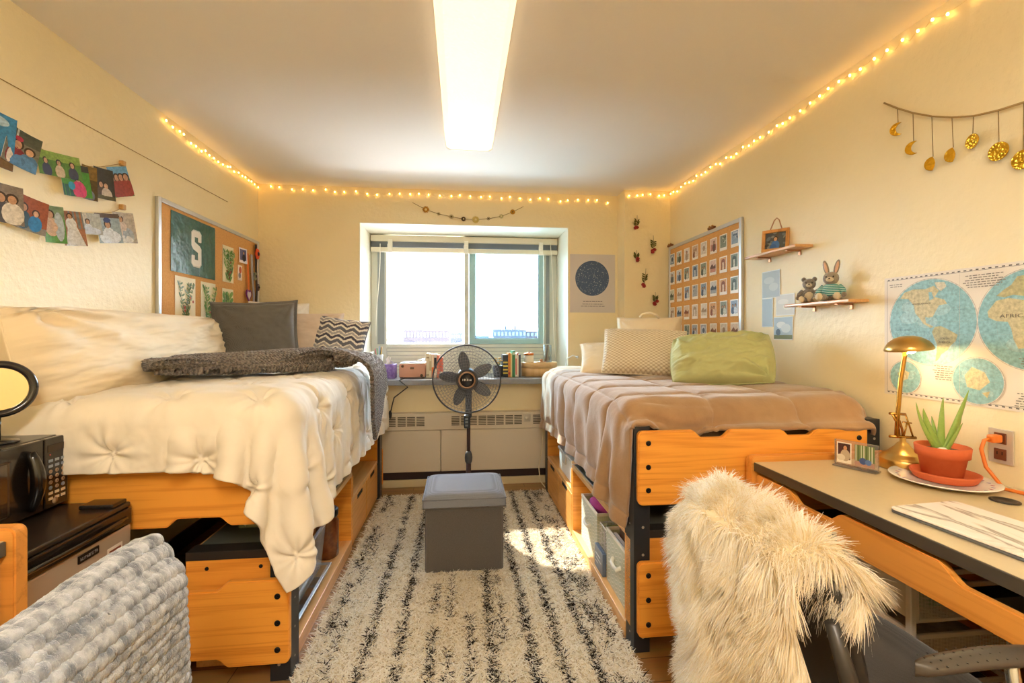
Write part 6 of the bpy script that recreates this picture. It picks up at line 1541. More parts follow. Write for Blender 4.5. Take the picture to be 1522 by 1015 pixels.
# long drawer front with two hand-hold dips
def drawer_front(y0, y1, z0, z1, dips):
    r_ = .008; p = [(y1, z0), (y0, z0), (y0, z1 - r_), (y0 + r_, z1)]; nd = .034
    for c, hh in sorted(dips):
        ks = [0, .12, .3, .5, .7, .88, 1.0]; L = [(c - hh + k_ * .06, z1 - nd * (k_ * k_ * (3 - 2 * k_))) for k_ in ks]
        p += L + [(2 * c - q_[0], q_[1]) for q_ in reversed(L)]
    p += [(y1 - r_, z1), (y1, z1 - r_)]
    return p
pd = drawer_front(.12, 1.648, .615, .716, [(1.36, .115), (.86, .115), (.38, .1)])
d = MB().prism([(-y, z) for y, z in pd], ((DX + .024, 0, 0), (0, -1, 0), (0, 0, 1)), .020, 0, .003).build('drawer', oakdesk, t)
for c in (1.36, .86, .38):
    # a glimpse of the tray behind each dip
    MB().bx(DX + .026, DX + .30, c - .14, c + .14, .622, .630).build('tray', mat('tray_dark', '#2a2018', .7), d)
MB().lathe([(.034, 0), (.034, .003), (.026, .0035), (.024, -.002), (0, -.002)], (1.585, 1.185, DZ + .0005), 28).build('cable_grommet', mat('grommet', '#2c2119', .4), t)
tag(MB().bx(1.18, 1.30, .80, .93, .631, .645, 0, .002).build('notebook', mat('nb_grey', '#8b8a86', .5)), 'grey papers seen in the dip of the desk drawer', 'papers')
# lamp
brass = mat('antique_brass', '#b98a42', .27, metal=1.0); brass2 = mat('pale_brass', '#d2ac66', .3, metal=1.0)
lx, ly = 1.612, 1.525
t = thing('desk_lamp', 'brass desk lamp with a half dome shade at the back of the right desk', 'desk lamp', (lx, ly, DZ))
MB().lathe([(.074, 0), (.078, .004), (.078, .034), (.074, .040), (.062, .044), (.060, .052), (.046, .058), (.026, .078), (.016, .092), (.010, .096), (.009, .112), (0, .112)], (lx, ly, DZ), 40).build('base', brass2, t)
UU = Vector((_c, -_s, 0)).normalized()
def lp(a, z): return Vector((lx, ly, DZ + z)) + UU * a
m = MB(); m.tube([lp(-.048, .116), lp(.048, .110)], .0055, 8).tube([lp(-.048, .200), lp(.010, .196)], .005, 8)
m.tube([lp(-.040, .200), lp(-.024, .17), lp(-.014, .14), lp(-.012, .116)], .004, 8).tube([lp(-.030, .200), lp(-.012, .172), lp(-.002, .14), lp(.0, .114)], .004, 8)
m.tube([lp(.010, .196), lp(.026, .15), lp(.038, .113)], .003, 7).tube([lp(.0, .168), lp(.032, .164)], .003, 7).tube([lp(.016, .165), lp(.004, .115)], .003, 7)
m.build('linkage', brass, t)
MB().tube([lp(-.022, .114), lp(-.018, .20), lp(-.008, .32), lp(.006, .405), lp(.010, .432)], .0075, 10).build('stem', brass, t)
sh = Matrix.Rotation(math.radians(6), 3, UU.cross(ZV))
o = MB().lathe([(.071, .0), (.073, .003), (.069, .016), (.058, .032), (.040, .045), (.020, .052), (.002, .054)], lp(.022, .432), 40, 0, True, sh, cap=False).build('shade', brass2, t)
inn = MB().lathe([(.068, .0), (.066, .012), (.054, .028), (.034, .040), (.004, .047)], lp(.022, .4335), 32, 0, True, sh, cap=False).build('shade_lining', mat('lining_white', '#f2ead2', .4), o)
for k in range(3):
    a = -.022 + k * .022; MB().box(lp(.022 + a, .432 + .051 - abs(k - 1) * .004) - YV * .038 - ZV * .014, (.004, .010, .018), 0, .001, 1, Matrix.Rotation(math.radians(-50), 3, 'X')).build('vent_slot', mat('slot_black', '#1a1512', .8), o)
MB().ell(lp(.03, .432), (.016, .016, .012), 0, 12).build('bulb', base_mat('lamp_bulb', '#fff2d0', .3, emit='#ffd9a0', estr=50.0), t)
# plate, saucer, aloe
px_, py_ = 1.575, 1.352
t = thing('plate', 'patterned white plate under the aloe pot on the right desk', 'plate', (px_, py_, DZ))
MB().lathe([(.085, .0), (.09, .002), (.135, .016), (.141, .018), (.139, .0205), (.10, .008), (0, .006)], (px_, py_, DZ), 48).build('dish', mat('porcelain', '#f1eee8', .2, coat=.4), t)
m = MB()
for k in range(26):
    q = 2 * PI * k / 26; c = Vector((px_ + .120 * math.cos(q), py_ + .120 * math.sin(q), DZ + .0142))
    m.ell(c, (.011, .0035, .0008), k % 2, 8, Matrix.Rotation(q, 3, 'Z'))
m.build('rim_pattern', [flat('#7d7aa8'), flat('#a4647a')], t)
sx, sy = 1.597, 1.365
terra = mat('terracotta', '#d2683a', .75, mottle=(22, '#c45a2c', .7), bump=(120, .2, .001))
t = thing('saucer', 'terracotta saucer with pebbles between the aloe pot and the plate', 'saucer', (sx, sy, DZ + .0085))
MB().lathe([(.074, 0), (.080, .004), (.090, .022), (.091, .026), (.085, .027), (.076, .010), (0, .008)], (sx, sy, DZ + .0085), 44).build('dish', terra, t)
for k, (dx, dy, c, s_) in enumerate(((-.005, -.076, '#c8ccd0', .009), (.014, -.073, '#ded6c6', .010), (.030, -.067, '#cfb98a', .009), (-.032, -.068, '#8f9aa3', .006))):
    tag(MB().ell((sx + dx, sy + dy, DZ + .0165 + s_ * .55), (s_, s_ * .6, s_ * .55), 0, 10).build('pebble', mat('pebble_' + c[1:], c, .3)), ['pale grey pebble in the saucer', 'ivory pebble in the saucer beside the pale grey one', 'sandy pebble in the saucer, farthest right', 'small slate pebble in the saucer, farthest left'][k], 'pebble', 'pebbles in the terracotta saucer')
pz = DZ + .0175
t = thing('aloe_plant', 'spiky aloe plant in a terracotta pot on the right desk', 'potted plant', (sx + .003, sy + .01, pz))
c = (sx + .003, sy + .01, pz)
pot = MB().lathe([(.048, 0), (.052, .003), (.063, .066), (.070, .067), (.073, .100), (.071, .102), (.065, .101), (.061, .080), (0, .080)], c, 44).build('pot', terra, t)
MB().lathe([(.062, .081), (.05, .087), (.02, .09), (0, .09)], c, 24).build('soil', mat('soil', '#4a3424', .95, bump=(160, 1, .006), mottle=(90, '#7a6048', .8)), t)
al_m = mat('aloe_green', '#86a548', .42, mottle=(55, '#a8bd66', .45), coat=.2)
def aloe(tip, bend, wd, tw):
    b0 = Vector(c) + Vector((0, 0, .084)); tipv = b0 + UU * tip[0] + ZV * tip[1] + Vector((_s, _c, 0)) * tip[2]
    mid = b0.lerp(tipv, .45) + UU * bend; st = b0 + UU * tip[0] * .13 + Vector((_s, _c, 0)) * tip[2] * .25
    rows = []; n = 16
    for i in range(n + 1):
        s = i / n; ctr = st * (1 - s) ** 2 + mid * 2 * s * (1 - s) + tipv * s * s
        w_ = wd * (1 - s) ** .75 * (1 + .5 * s) + .0006; th = w_ * .42
        tang = ((mid - st) * (1 - s) + (tipv - mid) * s).normalized(); side = (UU * math.cos(tw) + Vector((_s, _c, 0)) * math.sin(tw)); side = (side - tang * side.dot(tang)).normalized(); nn = tang.cross(side)
        rows.append([ctr + side * w_ * math.cos(q) + nn * (th * math.sin(q) + .35 * w_ * math.cos(q) ** 2) for q in [2 * PI * k / 12 for k in range(13)]])
    return MB().grid(rows).build('leaf', al_m, t)
aloe((-.105, .165, -.02), -.030, .010, .3); aloe((-.072, .142, -.01), -.018, .015, -.2); aloe((.004, .178, .0), -.004, .015, .1)
aloe((.070, .205, -.02), .012, .016, .3); aloe((.076, .125, .01), .022, .009, -.4); aloe((-.008, .110, .03), -.004, .012, .2); aloe((.03, .10, -.04), .012, .012, .5)
MB().ell((c[0] - .035, c[1] - .03, c[2] + .095), (.016, .012, .008), 0, 10).build('stone', mat('pebble_white', '#e9e2d4', .5), t)
# acrylic photo stand
a, b_ = onz(1241, 690, DZ), onz(1306, 704, DZ); U = (b_ - a); L = U.length; U.normalize(); N_ = U.cross(ZV)
if N_.y > 0: N_ = -N_
t = thing('photo_stand', 'clear acrylic stand with two photos on the right desk', 'photo frame', a.lerp(b_, .5))
acr = clear_mat('acrylic', '#fdf6f0', .5, .04, .10)
rotz = Matrix(((U.x, -N_.x, 0), (U.y, -N_.y, 0), (0, 0, 1)))
MB().box(a.lerp(b_, .5) + ZV * .052, (L, .010, .092), 0, .002, 2, rotz).build('block', acr, t)
MB().box(a.lerp(b_, .5) + ZV * .003 , (L, .045, .006), 0, .002, 2, rotz).build('foot', acr, t)
p = Print((a + U * L * .24 + ZV * .052 + N_ * .0055, U, ZV, N_), L * .34, .076, '#efe6d6', .0008); p.rect(-L * .145, L * .145, -.024, .034, '#4a2320').person(.004, -.024, .055, '#b9a78c', '#c98f6b', '#2a1512').ell(-.01, -.018, .014, .012, '#d8cdb8'); p.done('picture', t)
p = Print((a + U * L * .71 + ZV * .052 + N_ * .0055, U, ZV, N_), L * .44, .076, '#7d8a5a', .0008); p.rect(-L * .22, L * .22, -.038, .038, '#6f7f4e').rect(-L * .22, L * .22, -.038, -.02, '#b38a78')
for k in range(7): p.rect(-L * .2 + k * L * .06, -L * .2 + k * L * .06 + L * .018, -.02, .038, ('#e6e2d0', '#4c5a36', '#c9cfae')[k % 3])
p.ell(-.004, -.018, .012, .012, '#3f558e').ell(.012, -.02, .010, .010, '#5a78b0'); p.done('picture', t)
# laptop with a marble cover
mb_m = base_mat('marble_cover', '#f0ebe2', .25); t_ = NT(mb_m); co = t_.new('ShaderNodeTexCoord')
mp = t_.new('ShaderNodeMapping'); mp.inputs['Rotation'].default_value = (0, 0, .9); mp.inputs['Scale'].default_value = (7, 1.6, 1); t_.link(co.outputs['Object'], mp.inputs[0])
nz = t_.new('ShaderNodeTexNoise', Scale=1.0, Detail=5.0, Distortion=1.4); t_.link(mp.outputs[0], nz.inputs['Vector'])
rp = t_.new('ShaderNodeValToRGB'); e = rp.color_ramp.elements; e[0].position = .47; e[0].color = srgb('#f3eee6'); e[1].position = .56; e[1].color = srgb('#f3eee6'); x_ = e.new(.505); x_.color = srgb('#a59d92'); x_ = e.new(.49); x_.color = srgb('#e2dacd')
t_.link(nz.outputs['Fac'], rp.inputs[0]); t_.link(rp.outputs[0], t_.n['Principled BSDF'].inputs['Base Color'])
A, Bk, Cn = onz(1322, 752, DZ + .016), onz(1396, 740, DZ + .016), onz(1524, 826, DZ + .016)
u1 = (Cn - A); LW = u1.length; u1.normalize(); v1 = Vector((-u1.y, u1.x, 0)); v1 = v1 if v1.x > 0 else -v1
t = thing('laptop', 'closed laptop with a white marble cover near the right desk edge', 'laptop', A + u1 * .16 + v1 * .11)
W_, D_ = .325, .225
f0 = Vector((A.x, A.y, DZ + .0015))
MB().prism(rrect(0, W_, 0, D_, .012), (f0, u1, v1), .007 if u1.cross(v1).z > 0 else -.007, 0, .001).build('base', mat('laptop_grey', '#777b82', .35, metal=.6), t)
MB().prism(rrect(0, W_, 0, D_, .012), (f0 + ZV * .0075, u1, v1), .007 if u1.cross(v1).z > 0 else -.007, 0, .0015).build('lid', mb_m, t)
# wall outlet and orange cord
c = Vector((XR, 1.319, .885))
t = thing('wall_outlet', 'steel double socket plate on the right wall above the desk', 'power outlet', c - ZV * .057)
MB().box(c - XV * .004, (.006, .070, .112), 0, .002).build('plate', mat('steel_plate', '#cdc5b6', .3, metal=.35), t)
for dz in (.026, -.026):
    s_ = MB().box(c + ZV * dz - XV * .008, (.004, .034, .036), 0, .0015).build('socket', mat('socket_brown', '#6d3b24', .4), t)
    for dy in (-.007, .007): MB().box(c + ZV * (dz + .004) + YV * dy - XV * .0103, (.0008, .0025, .010)).build('slot', mat('slot_black', '#1a1512', .8), s_)
orange = mat('orange_rubber', '#e07a2c', .45)
t = thing('extension_cord', 'orange extension cord plugged into the wall outlet above the desk', 'cord', (1.70, 1.25, DZ))
pc = c + ZV * .026
MB().box(pc - XV * .029, (.036, .024, .026), 0, .006, 3).build('plug', orange, t)
MB().tube([pc - XV * .045, pc + Vector((-.062, .004, -.006)), pc + Vector((-.068, .008, -.035)), pc + Vector((-.066, -.004, -.09)), pc + Vector((-.06, -.03, -.125)), (1.685, 1.262, DZ + .0075), (1.70, 1.22, DZ + .0065), (1.725, 1.15, DZ + .0065), (1.735, 1.0, DZ + .0065), (1.735, .7, DZ + .0065)], .0055, 9).build('cable', orange, t)

# ---- mesh drawer tower and odds and ends under the desk
wmesh = mat('white_wire', '#d8d0c2', .4, metal=.2); 
mesh_m = bpy.data.materials.new('fine_mesh'); mesh_m.use_nodes = True; t_ = NT(mesh_m); t_.n.remove(t_.n['Principled BSDF'])
tr = t_.new('ShaderNodeBsdfTransparent'); df = t_.new('ShaderNodeBsdfDiffuse', Color=srgb('#d6cec0')); mx = t_.new('ShaderNodeMixShader')
co = t_.new('ShaderNodeTexCoord'); vo = t_.new('ShaderNodeTexVoronoi', Scale=260.0); vo.inputs['Randomness'].default_value = .0; t_.link(co.outputs['Object'], vo.inputs['Vector'])
cmp = t_.new('ShaderNodeMath', operation='GREATER_THAN'); cmp.inputs[1].default_value = .42; t_.link(vo.outputs['Distance'], cmp.inputs[0]); t_.link(cmp.outputs[0], mx.inputs[0]); t_.link(tr.outputs[0], mx.inputs[1]); t_.link(df.outputs[0], mx.inputs[2]); t_.link(mx.outputs[0], t_.n['Material Output'].inputs[0])
t = thing('drawer_tower', 'white wire mesh drawer tower under the right desk', 'drawer tower', (1.42, 1.30, 0))
tx0, tx1, ty0, ty1 = 1.22, 1.56, 1.13, 1.56
m = MB()
for x in (tx0, tx1 - .018):
    for y in (ty0, ty1 - .018): m.bx(x, x + .018, y, y + .018, 0, .60, 0, .003)
for z in (.02, .585):
    m.bx(tx0 + .018, tx1 - .018, ty0, ty0 + .016, z, z + .015, 0, .002).bx(tx0 + .018, tx1 - .018, ty1 - .016, ty1, z, z + .015, 0, .002).bx(tx0, tx0 + .016, ty0 + .018, ty1 - .018, z, z + .015, 0, .002).bx(tx1 - .016, tx1, ty0 + .018, ty1 - .018, z, z + .015, 0, .002)
m.build('frame', wmesh, t)
for k in range(4):
    z0 = .045 + k * .137; z1 = z0 + .105; q = .020
    d = MB().bx(tx0 + q, tx1 - q, ty0 + .004, ty0 + .012, z1 - .014, z1, 0, .002).bx(tx0 + q, tx1 - q, ty0 + .004, ty0 + .012, z0, z0 + .010, 0, .002).bx(tx0 + q, tx0 + q + .012, ty0 + .004, ty1 - .02, z1 - .014, z1, 0, .002).bx(tx1 - q - .012, tx1 - q, ty0 + .004, ty1 - .02, z1 - .014, z1, 0, .002).bx(tx0 + q, tx0 + q + .010, ty0 + .004, ty0 + .012, z0, z1, 0, .002).bx(tx1 - q - .010, tx1 - q, ty0 + .004, ty0 + .012, z0, z1, 0, .002).bx(tx0 + q, tx0 + q + .004, ty0 + .012, ty0 + .020, z0, z1).build('drawer', wmesh, t)
    mm = MB(); mm._add([(tx0 + q, ty0 + .008, z0), (tx1 - q, ty0 + .008, z0), (tx1 - q, ty0 + .008, z1), (tx0 + q, ty0 + .008, z1)], [(0, 1, 2, 3)]); mm._add([(tx0 + q + .001, ty0 + .008, z0), (tx0 + q + .001, ty1 - .02, z0), (tx0 + q + .001, ty1 - .02, z1), (tx0 + q + .001, ty0 + .008, z1)], [(0, 1, 2, 3)])
    mm._add([(tx0 + q, ty0 + .008, z0 + .001), (tx1 - q, ty0 + .008, z0 + .001), (tx1 - q, ty1 - .02, z0 + .001), (tx0 + q, ty1 - .02, z0 + .001)], [(0, 1, 2, 3)])
    mm.build('mesh_panel', mesh_m, d)
for k, (c_, z, lab) in enumerate((('#4f8a4c', .46, 'green packet in the top drawer of the mesh tower'), ('#8a8174', .322, 'taupe cloth in the second drawer of the mesh tower'), ('#cfc6b8', .185, 'pale papers in the third drawer of the mesh tower'), ('#a8527a', .048, 'rose cloth in the lowest drawer of the mesh tower'))):
    tag(MB().bx(tx0 + .05, tx1 - .05, ty0 + .05, ty1 - .08, z, z + .06, 0, .02, 3).build(['packet', 'folded_cloth', 'paper_pile', 'folded_cloth'][k], mat('stow_' + c_[1:], c_, .8, mottle=(14, '#c9bfae', .7))), lab, ['packet', 'cloth', 'papers', 'cloth'][k])
t = thing('shoe_box', 'brown cardboard box on the floor under the right desk', 'box', (1.45, .86, 0))
MB().bx(1.27, 1.62, .70, 1.05, 0, .15, 0, .003).build('carton', mat('carton', '#8d5f38', .8), t); MB().bx(1.262, 1.628, .692, 1.058, .1505, .185, 0, .003).build('lid', mat('carton_lid', '#7c4f2c', .8), t)
heap('dark_bag', 'dark cloth bag lying on the box under the right desk', 'bag', (1.46, .87, .226), (.15, .14, .04), mat('bag_dark', '#4a3c34', .7, bump=(20, .6, .02)), 12)
heap('paper_bag', 'crumpled clear wrapper beside the mesh drawer tower', 'wrapper', (1.36, 1.08, .205), (.05, .022, .018), mat('wrapper', '#cfc8bf', .25), 14, 20)

# ================================================================== left desk, fridge, microwave, mirror
t = thing('desk', 'oak desk corner with a dark top at the left edge, beside the fridge', 'desk', (-1.32, .72, 0))
MB().prism(rrect(-1.60, -1.030, 0, .80, .018), ((0, 1.222, 0), (1, 0, 0), (0, 0, 1)), .036, 0, .004).build('side_panel', oakdx, t)
MB().prism(rrect(-1.60, -1.030, 0, .80, .018), ((0, .086, 0), (1, 0, 0), (0, 0, 1)), .036, 0, .004).build('side_panel', oakdx, t)
MB().bx(-1.60, -1.046, .087, 1.185, .738, .772, 0, .002).build('edge_band', mat('desk_edge_grey', '#55544f', .4), t)
MB().bx(-1.60, -1.05, .089, 1.183, .772, .7735).build('desktop', dl, t)
MB().bx(-1.075, -1.052, .10, 1.170, .60, .728, 0, .004).build('drawer', oakdesk, t)
MB().bx(-1.60, -1.58, .087, 1.185, .12, .737).build('back_panel', oaky, t)
fx = -1.112; fy0, fy1, fz = 1.235, 1.690, .672
blkg = mat('fridge_black', '#1f1a17', .22, coat=.3); sil = mat('fridge_silver', '#b8ab9c', .36, metal=.25, bump=(300, .05, .0005))
t = thing('mini_fridge', 'silver and black mini fridge at the foot of the left bed', 'fridge', (-1.36, 1.46, 0))
MB().bx(-1.585, fx - .05, fy0, fy1, .012, fz - .004, 0, .006).build('cabinet', blkg, t)
MB().bx(-1.585, fx - .002, fy0 - .002, fy1 + .002, fz - .003, fz + .014, 0, .005).build('top', mat('fridge_top', '#26201b', .3, coat=.4, mottle=(9, '#3a3029', .5)), t)
d = MB().bx(fx - .048, fx, fy0, fy1, .05, .612, 0, .006).build('door', sil, t)
MB().bx(fx - .048, fx + .004, fy0, fy1, .613, fz - .004, 0, .006).build('handle_strip', blkg, d)
m = MB(); hp_ = [(fx + .004 + .012 * math.sin(PI * k / 12), fy0 + .03 + (fy1 - fy0 - .06) * k / 12, .640) for k in range(13)]; m.tube(hp_, .007, 8); m.build('handle', mat('fridge_gloss', '#14110f', .12, coat=.6), d)
MB().bx(-1.22, fx - .006, fy1 - .075, fy1 - .01, fz + .0145, fz + .028, 0, .004).build('hinge_cover', blkg, t)
bfr = (Vector((fx, 1.470, .578)), YV, ZV, XV)
MB().prism(rrect(0, .078, 0, .024, .003), (bfr[0], YV, ZV), .003, 0, .0008).build('badge', mat('badge_dark', '#17120f', .3), d)
mk = MB(); rk = random.Random(6)
for k in range(11):
    y_ = 1.470 + .007 + k * .0060; h_ = rk.choice((.0075, .009, .010))
    mk.bx(fx + .0028, fx + .0036, y_, y_ + .0014, .578 + .0075, .578 + .0075 + h_); mk.bx(fx + .0028, fx + .0036, y_ + .0014, y_ + .0042, .578 + .0075 + h_ * rk.choice((0, .4, .8)), .578 + .0075 + h_ * rk.choice((0, .4, .8)) + .0018)
mk.build('badge_lettering', mat('badge_silver', '#b9bcc2', .3, metal=.6), d)
p = Print((Vector((fx + .0005, 1.615, .535)), YV, ZV, XV), .064, .070, '#efe9e0', .0008); p.rect(-.025, .025, -.028, .026, '#8a4a3a').person(-.008, -.028, .045, '#c48a6a', '#d9a584').person(.012, -.028, .04, '#5b3a30', '#cfa080').rect(-.006, .002, -.028, .0, '#f0e6dc')
p.done('sticker', d)
for xx, yy in ((-1.56, fy0 + .04), (-1.56, fy1 - .04), (fx - .09, fy0 + .04), (fx - .09, fy1 - .04)): MB().lathe([(.016, 0), (.016, .012)], (xx, yy, 0), 12).build('foot', blkg, t)
# microwave
mx0, mx1, my0, my1, mz0, mz1 = -1.60, -1.30, 1.235, 1.682, fz + .0155, .922
gloss = mat('microwave_black', '#1b1613', .16, coat=.5)
t = thing('microwave', 'black microwave oven with a keypad on top of the mini fridge', 'microwave', (-1.45, 1.46, mz0))
MB().bx(mx0, mx1 - .02, my0, my1, mz0 + .008, mz1, 0, .005).build('casing', mat('microwave_case', '#2b2521', .3, coat=.3), t)
yk = my1 - .088
d = MB().bx(mx1 - .0195, mx1, my0, yk - .002, mz0 + .010, mz1 - .002, 0, .004).build('door', gloss, t)
MB().bx(mx1 + .0002, mx1 + .002, my0 + .02, yk - .12, mz0 + .04, mz1 - .045, 0, .001).build('window', mat('microwave_glass', '#3a2a1e', .05, coat=.8), d)
MB().bx(mx1 + .0002, mx1 + .0012, my0 + .02, yk - .108, mz0 + .034, mz0 + .039).bx(mx1 + .0002, mx1 + .0012, my0 + .02, yk - .108, mz1 - .044, mz1 - .039).bx(mx1 + .0002, mx1 + .0012, yk - .1195, yk - .113, mz0 + .034, mz1 - .04).build('window_trim', mat('mw_trim', '#5b4c3f', .25, metal=.5), d)
hp_ = [(mx1 + .006 + .020 * math.sin(PI * k / 10), yk - .052 , mz0 + .03 + (mz1 - mz0 - .06) * k / 10) for k in range(11)]
MB().tube(hp_, [.012 + .006 * math.sin(PI * k / 10) for k in range(11)], 12).build('handle', mat('mw_handle', '#0f0d0c', .2, coat=.5), d)
k_ = MB().bx(mx1 - .0195, mx1, yk, my1, mz0 + .010, mz1 - .002, 0, .004).build('control_panel', gloss, t)
kw = my1 - yk
MB().bx(mx1 + .0002, mx1 + .0010, yk + .012, my1 - .012, mz1 - .046, mz1 - .024).build('display', mat('mw_display', '#3a2a1c', .1), k_)
btn = [mat('key_grey', '#8b94a0', .4), mat('key_brown', '#a88a6c', .4), mat('key_cream', '#e6cfa6', .4), mat('key_red', '#b0382f', .4)]
rows_ = [('r', 0), ('r', 0), ('o', 1), ('o', 1), ('o', 1), ('o', 1), ('r', 2), ('r', 2)]
for i, (sh_, ci) in enumerate(rows_):
    z = mz1 - .074 - i * .0172
    for j in range(3):
        y = yk + kw * (.24 + .26 * j); mt_ = btn[ci]
        if i == 5 and j != 1: mt_ = btn[0]
        if sh_ == 'r': MB().box((mx1 + .001, y, z), (.002, .016, .009), 0, .003, 2).build('key', mt_, k_)
        else: MB().lathe([(.0062, 0), (.0062, .0015), (.005, .002)], (mx1, y, z), 14, 0, True, Matrix.Rotation(PI / 2, 3, 'Y')).build('key', mt_, k_)
        if sh_ == 'o':
            s_ = '123456789'[(i - 2) * 3 + j] if i < 5 else ('0' if j == 1 else '')
            if s_: text_mb(s_, .008, (Vector((mx1 + .0021, y, z)), YV, ZV, XV), .0003).build('key_number', mat('key_dark', '#2a1d14', .5), k_)
MB().lathe([(.010, 0), (.010, .002)], (mx1, yk + kw * .42, mz0 + .030), 16, 0, True, Matrix.Rotation(PI / 2, 3, 'Y')).build('open_button', btn[1], k_)
MB().lathe([(.0025, 0), (.0025, .001)], (mx1, yk + .02, mz1 - .055), 8, 0, True, Matrix.Rotation(PI / 2, 3, 'Y')).build('indicator', btn[3], k_)
for xx, yy in ((mx0 + .03, my0 + .03), (mx0 + .03, my1 - .03), (mx1 - .05, my0 + .03), (mx1 - .05, my1 - .03)): MB().lathe([(.012, 0), (.012, .008)], (xx, yy, mz0), 10).build('foot', gloss, t)
# round mirror on the microwave
mc = Vector((-1.385, 1.545, 1.085)); fwd = Vector((1.0, -.85, .05)).normalized(); sd_ = ZV.cross(fwd).normalized(); u2 = fwd.cross(sd_)
t = thing('table_mirror', 'round mirror in a glossy black frame standing on the microwave', 'mirror', (mc.x, mc.y, mz1))
RR = .075
MB().tube([mc + sd_ * RR * math.cos(2 * PI * k / 48) + u2 * RR * math.sin(2 * PI * k / 48) for k in range(48)], .0115, 12, 0, True).build('frame', mat('mirror_black', '#17141a', .15, coat=.6), t)
MB().prism([((RR - .006) * math.cos(2 * PI * k / 40), (RR - .006) * math.sin(2 * PI * k / 40)) for k in range(40)], (mc - fwd * .004, sd_, u2), .004).build('glass', mat('mirror_glass', '#e6d5b0', .04, metal=1.0), t)
MB().tube([mc - u2 * (RR + .008), (mc.x, mc.y, mz1 + .01)], .005, 8).lathe([(.045, 0), (.045, .005), (.006, .012), (0, .012)], (mc.x, mc.y, mz1 + .0005), 26).build('stand', mat('mirror_black', '#17141a', .15, coat=.6), t)
t = thing('hair_tie', 'small gold bracelet lying on the microwave', 'bracelet', (-1.36, 1.32, mz1))
MB().tube([(-1.36 + .026 * math.cos(k * PI / 12), 1.33 + .026 * math.sin(k * PI / 12), mz1 + .0045) for k in range(24)], .004, 8, 0, True).build('band', mat('hammered_gold', '#c9993f', .3, metal=.9), t)
# ================================================================== rug
rx0, rx1, ry0, ry1 = -0.60, 0.66, 0.95, 3.60
t = thing('shag_rug', 'cream shag rug with broken black stripes on the floor between the beds', 'rug', (0.03, 2.3, 0))
MB().bx(rx0, rx1, ry0, ry1, .0015, .010, 0, .003).build('backing', mat('rug_backing', '#b7a88c', .95), t)
rs = np.random.RandomState(5)
n = 105000
# denser where the camera is close
y = ry0 + (ry1 - ry0) * rs.rand(n) ** 1.15; x = rx0 + (rx1 - rx0) * rs.rand(n)
# the near corners fan out a little to each side
flare = np.clip((2.0 - y) / .6, 0, 1) * .0; x = x + np.sign(x) * flare
stripes = [-.545, -.50, -.375, -.245, -.115, -.055, .035, .12, .17, .275, .385, .50, .565, .61]
wdt = [.010, .006, .011, .012, .007, .006, .008, .013, .006, .012, .012, .012, .010, .010]
brk = [.55, .75, .1, .1, .55, .62, .72, .08, .55, .05, .08, .08, .45, .55]
dark = np.zeros(n, bool)
for k, (s, w_, b_) in enumerate(zip(stripes, wdt, brk)):
    wob = .010 * (vnoise(y * 5 + k * 7, y * 0 + k, k) - .5) + .006 * (vnoise(y * 24, y * 0 + k, k + 3) - .5)
    on = vnoise(y * 9 + k * 3, y * 0 + 2 * k, k + 11) > b_ * .66
    dark |= (np.abs(x - s - wob) < w_ * (.75 + .6 * vnoise(y * 15, y * 0 + k, 5))) & on & (rs.rand(n) < .86)
speck = (rs.rand(n) < .02) & ((x < -.43) | (x > .47)); dark |= speck
tone = np.where(dark, 3 + (rs.rand(n) < .35), rs.choice([0, 0, 0, 1, 1, 2], n))
az = rs.rand(n) * 2 * PI; tilt = .45 + .75 * rs.rand(n)
d1 = np.stack([np.sin(tilt) * np.cos(az), np.sin(tilt) * np.sin(az), np.cos(tilt)], 1)
az2 = az + rs.normal(size=n) * .8
curl = np.stack([np.cos(az2), np.sin(az2), -.55 * np.ones(n)], 1) * (.012 * (.5 + rs.rand(n)))[:, None]
root = np.stack([x, y, np.full(n, .009)], 1)
L = .020 + .012 * rs.rand(n)
rugm = [soft_fibre('yarn_cream', '#f3ecdd', .3), soft_fibre('yarn_ivory', '#fbf7ee', .3), soft_fibre('yarn_sand', '#e2d5b8', .3), soft_fibre('yarn_black', '#2b2627', .2), soft_fibre('yarn_charcoal', '#45403f', .2)]
blades('pile', root, d1, L, np.full(n, .0044), rugm, tone, t, curl, 2, 'stuff', 6)

# ================================================================== ottoman
ox0, ox1, oy0, oy1 = -.200, .232, 2.40, 2.80
t = thing('storage_ottoman', 'charcoal fabric storage cube in the middle of the rug, lid coloured paler for daylight', 'ottoman', ((ox0 + ox1) / 2, 2.6, .012))
lin = weave('ottoman_linen', '#4d4846', '#6e6864', 130, .95, .0012); lin2 = weave('ottoman_lid_daylit', '#6d7077', '#9094a0', 130, .95, .0012)  # window daylight is put into the lid cloth's paler, bluer colour
MB().bx(ox0 + .012, ox1 - .012, oy0 + .012, oy1 - .012, .012, .348, 0, .012, 3).build('cube', lin, t)
n_ = 30; u = np.linspace(-1, 1, n_); U, V = np.meshgrid(u, u)
e = np.clip((1 - np.abs(U) ** 8) * (1 - np.abs(V) ** 8), 0, 1) ** .35
m = MB(); m.bx(ox0, ox1, oy0, oy1, .350, .395, 0, .008, 2)
m.grid(np.stack([(ox0 + ox1) / 2 + (ox1 - ox0) / 2 * U * .995, (oy0 + oy1) / 2 + (oy1 - oy0) / 2 * V * .995, .388 + .034 * e], -1))
l = m.build('lid', lin2, t)
MB().tube([(ox0, oy0, .396), (ox1, oy0, .396), (ox1, oy1, .396), (ox0, oy1, .396)], .004, 8, 0, True).build('piping', lin2, l)
MB().tube([(ox0 + .002, oy0 + .002, .351), (ox1 - .002, oy0 + .002, .351), (ox1 - .002, oy1 - .002, .351), (ox0 + .002, oy1 - .002, .351)], .003, 8, 0, True).build('piping', lin, l)
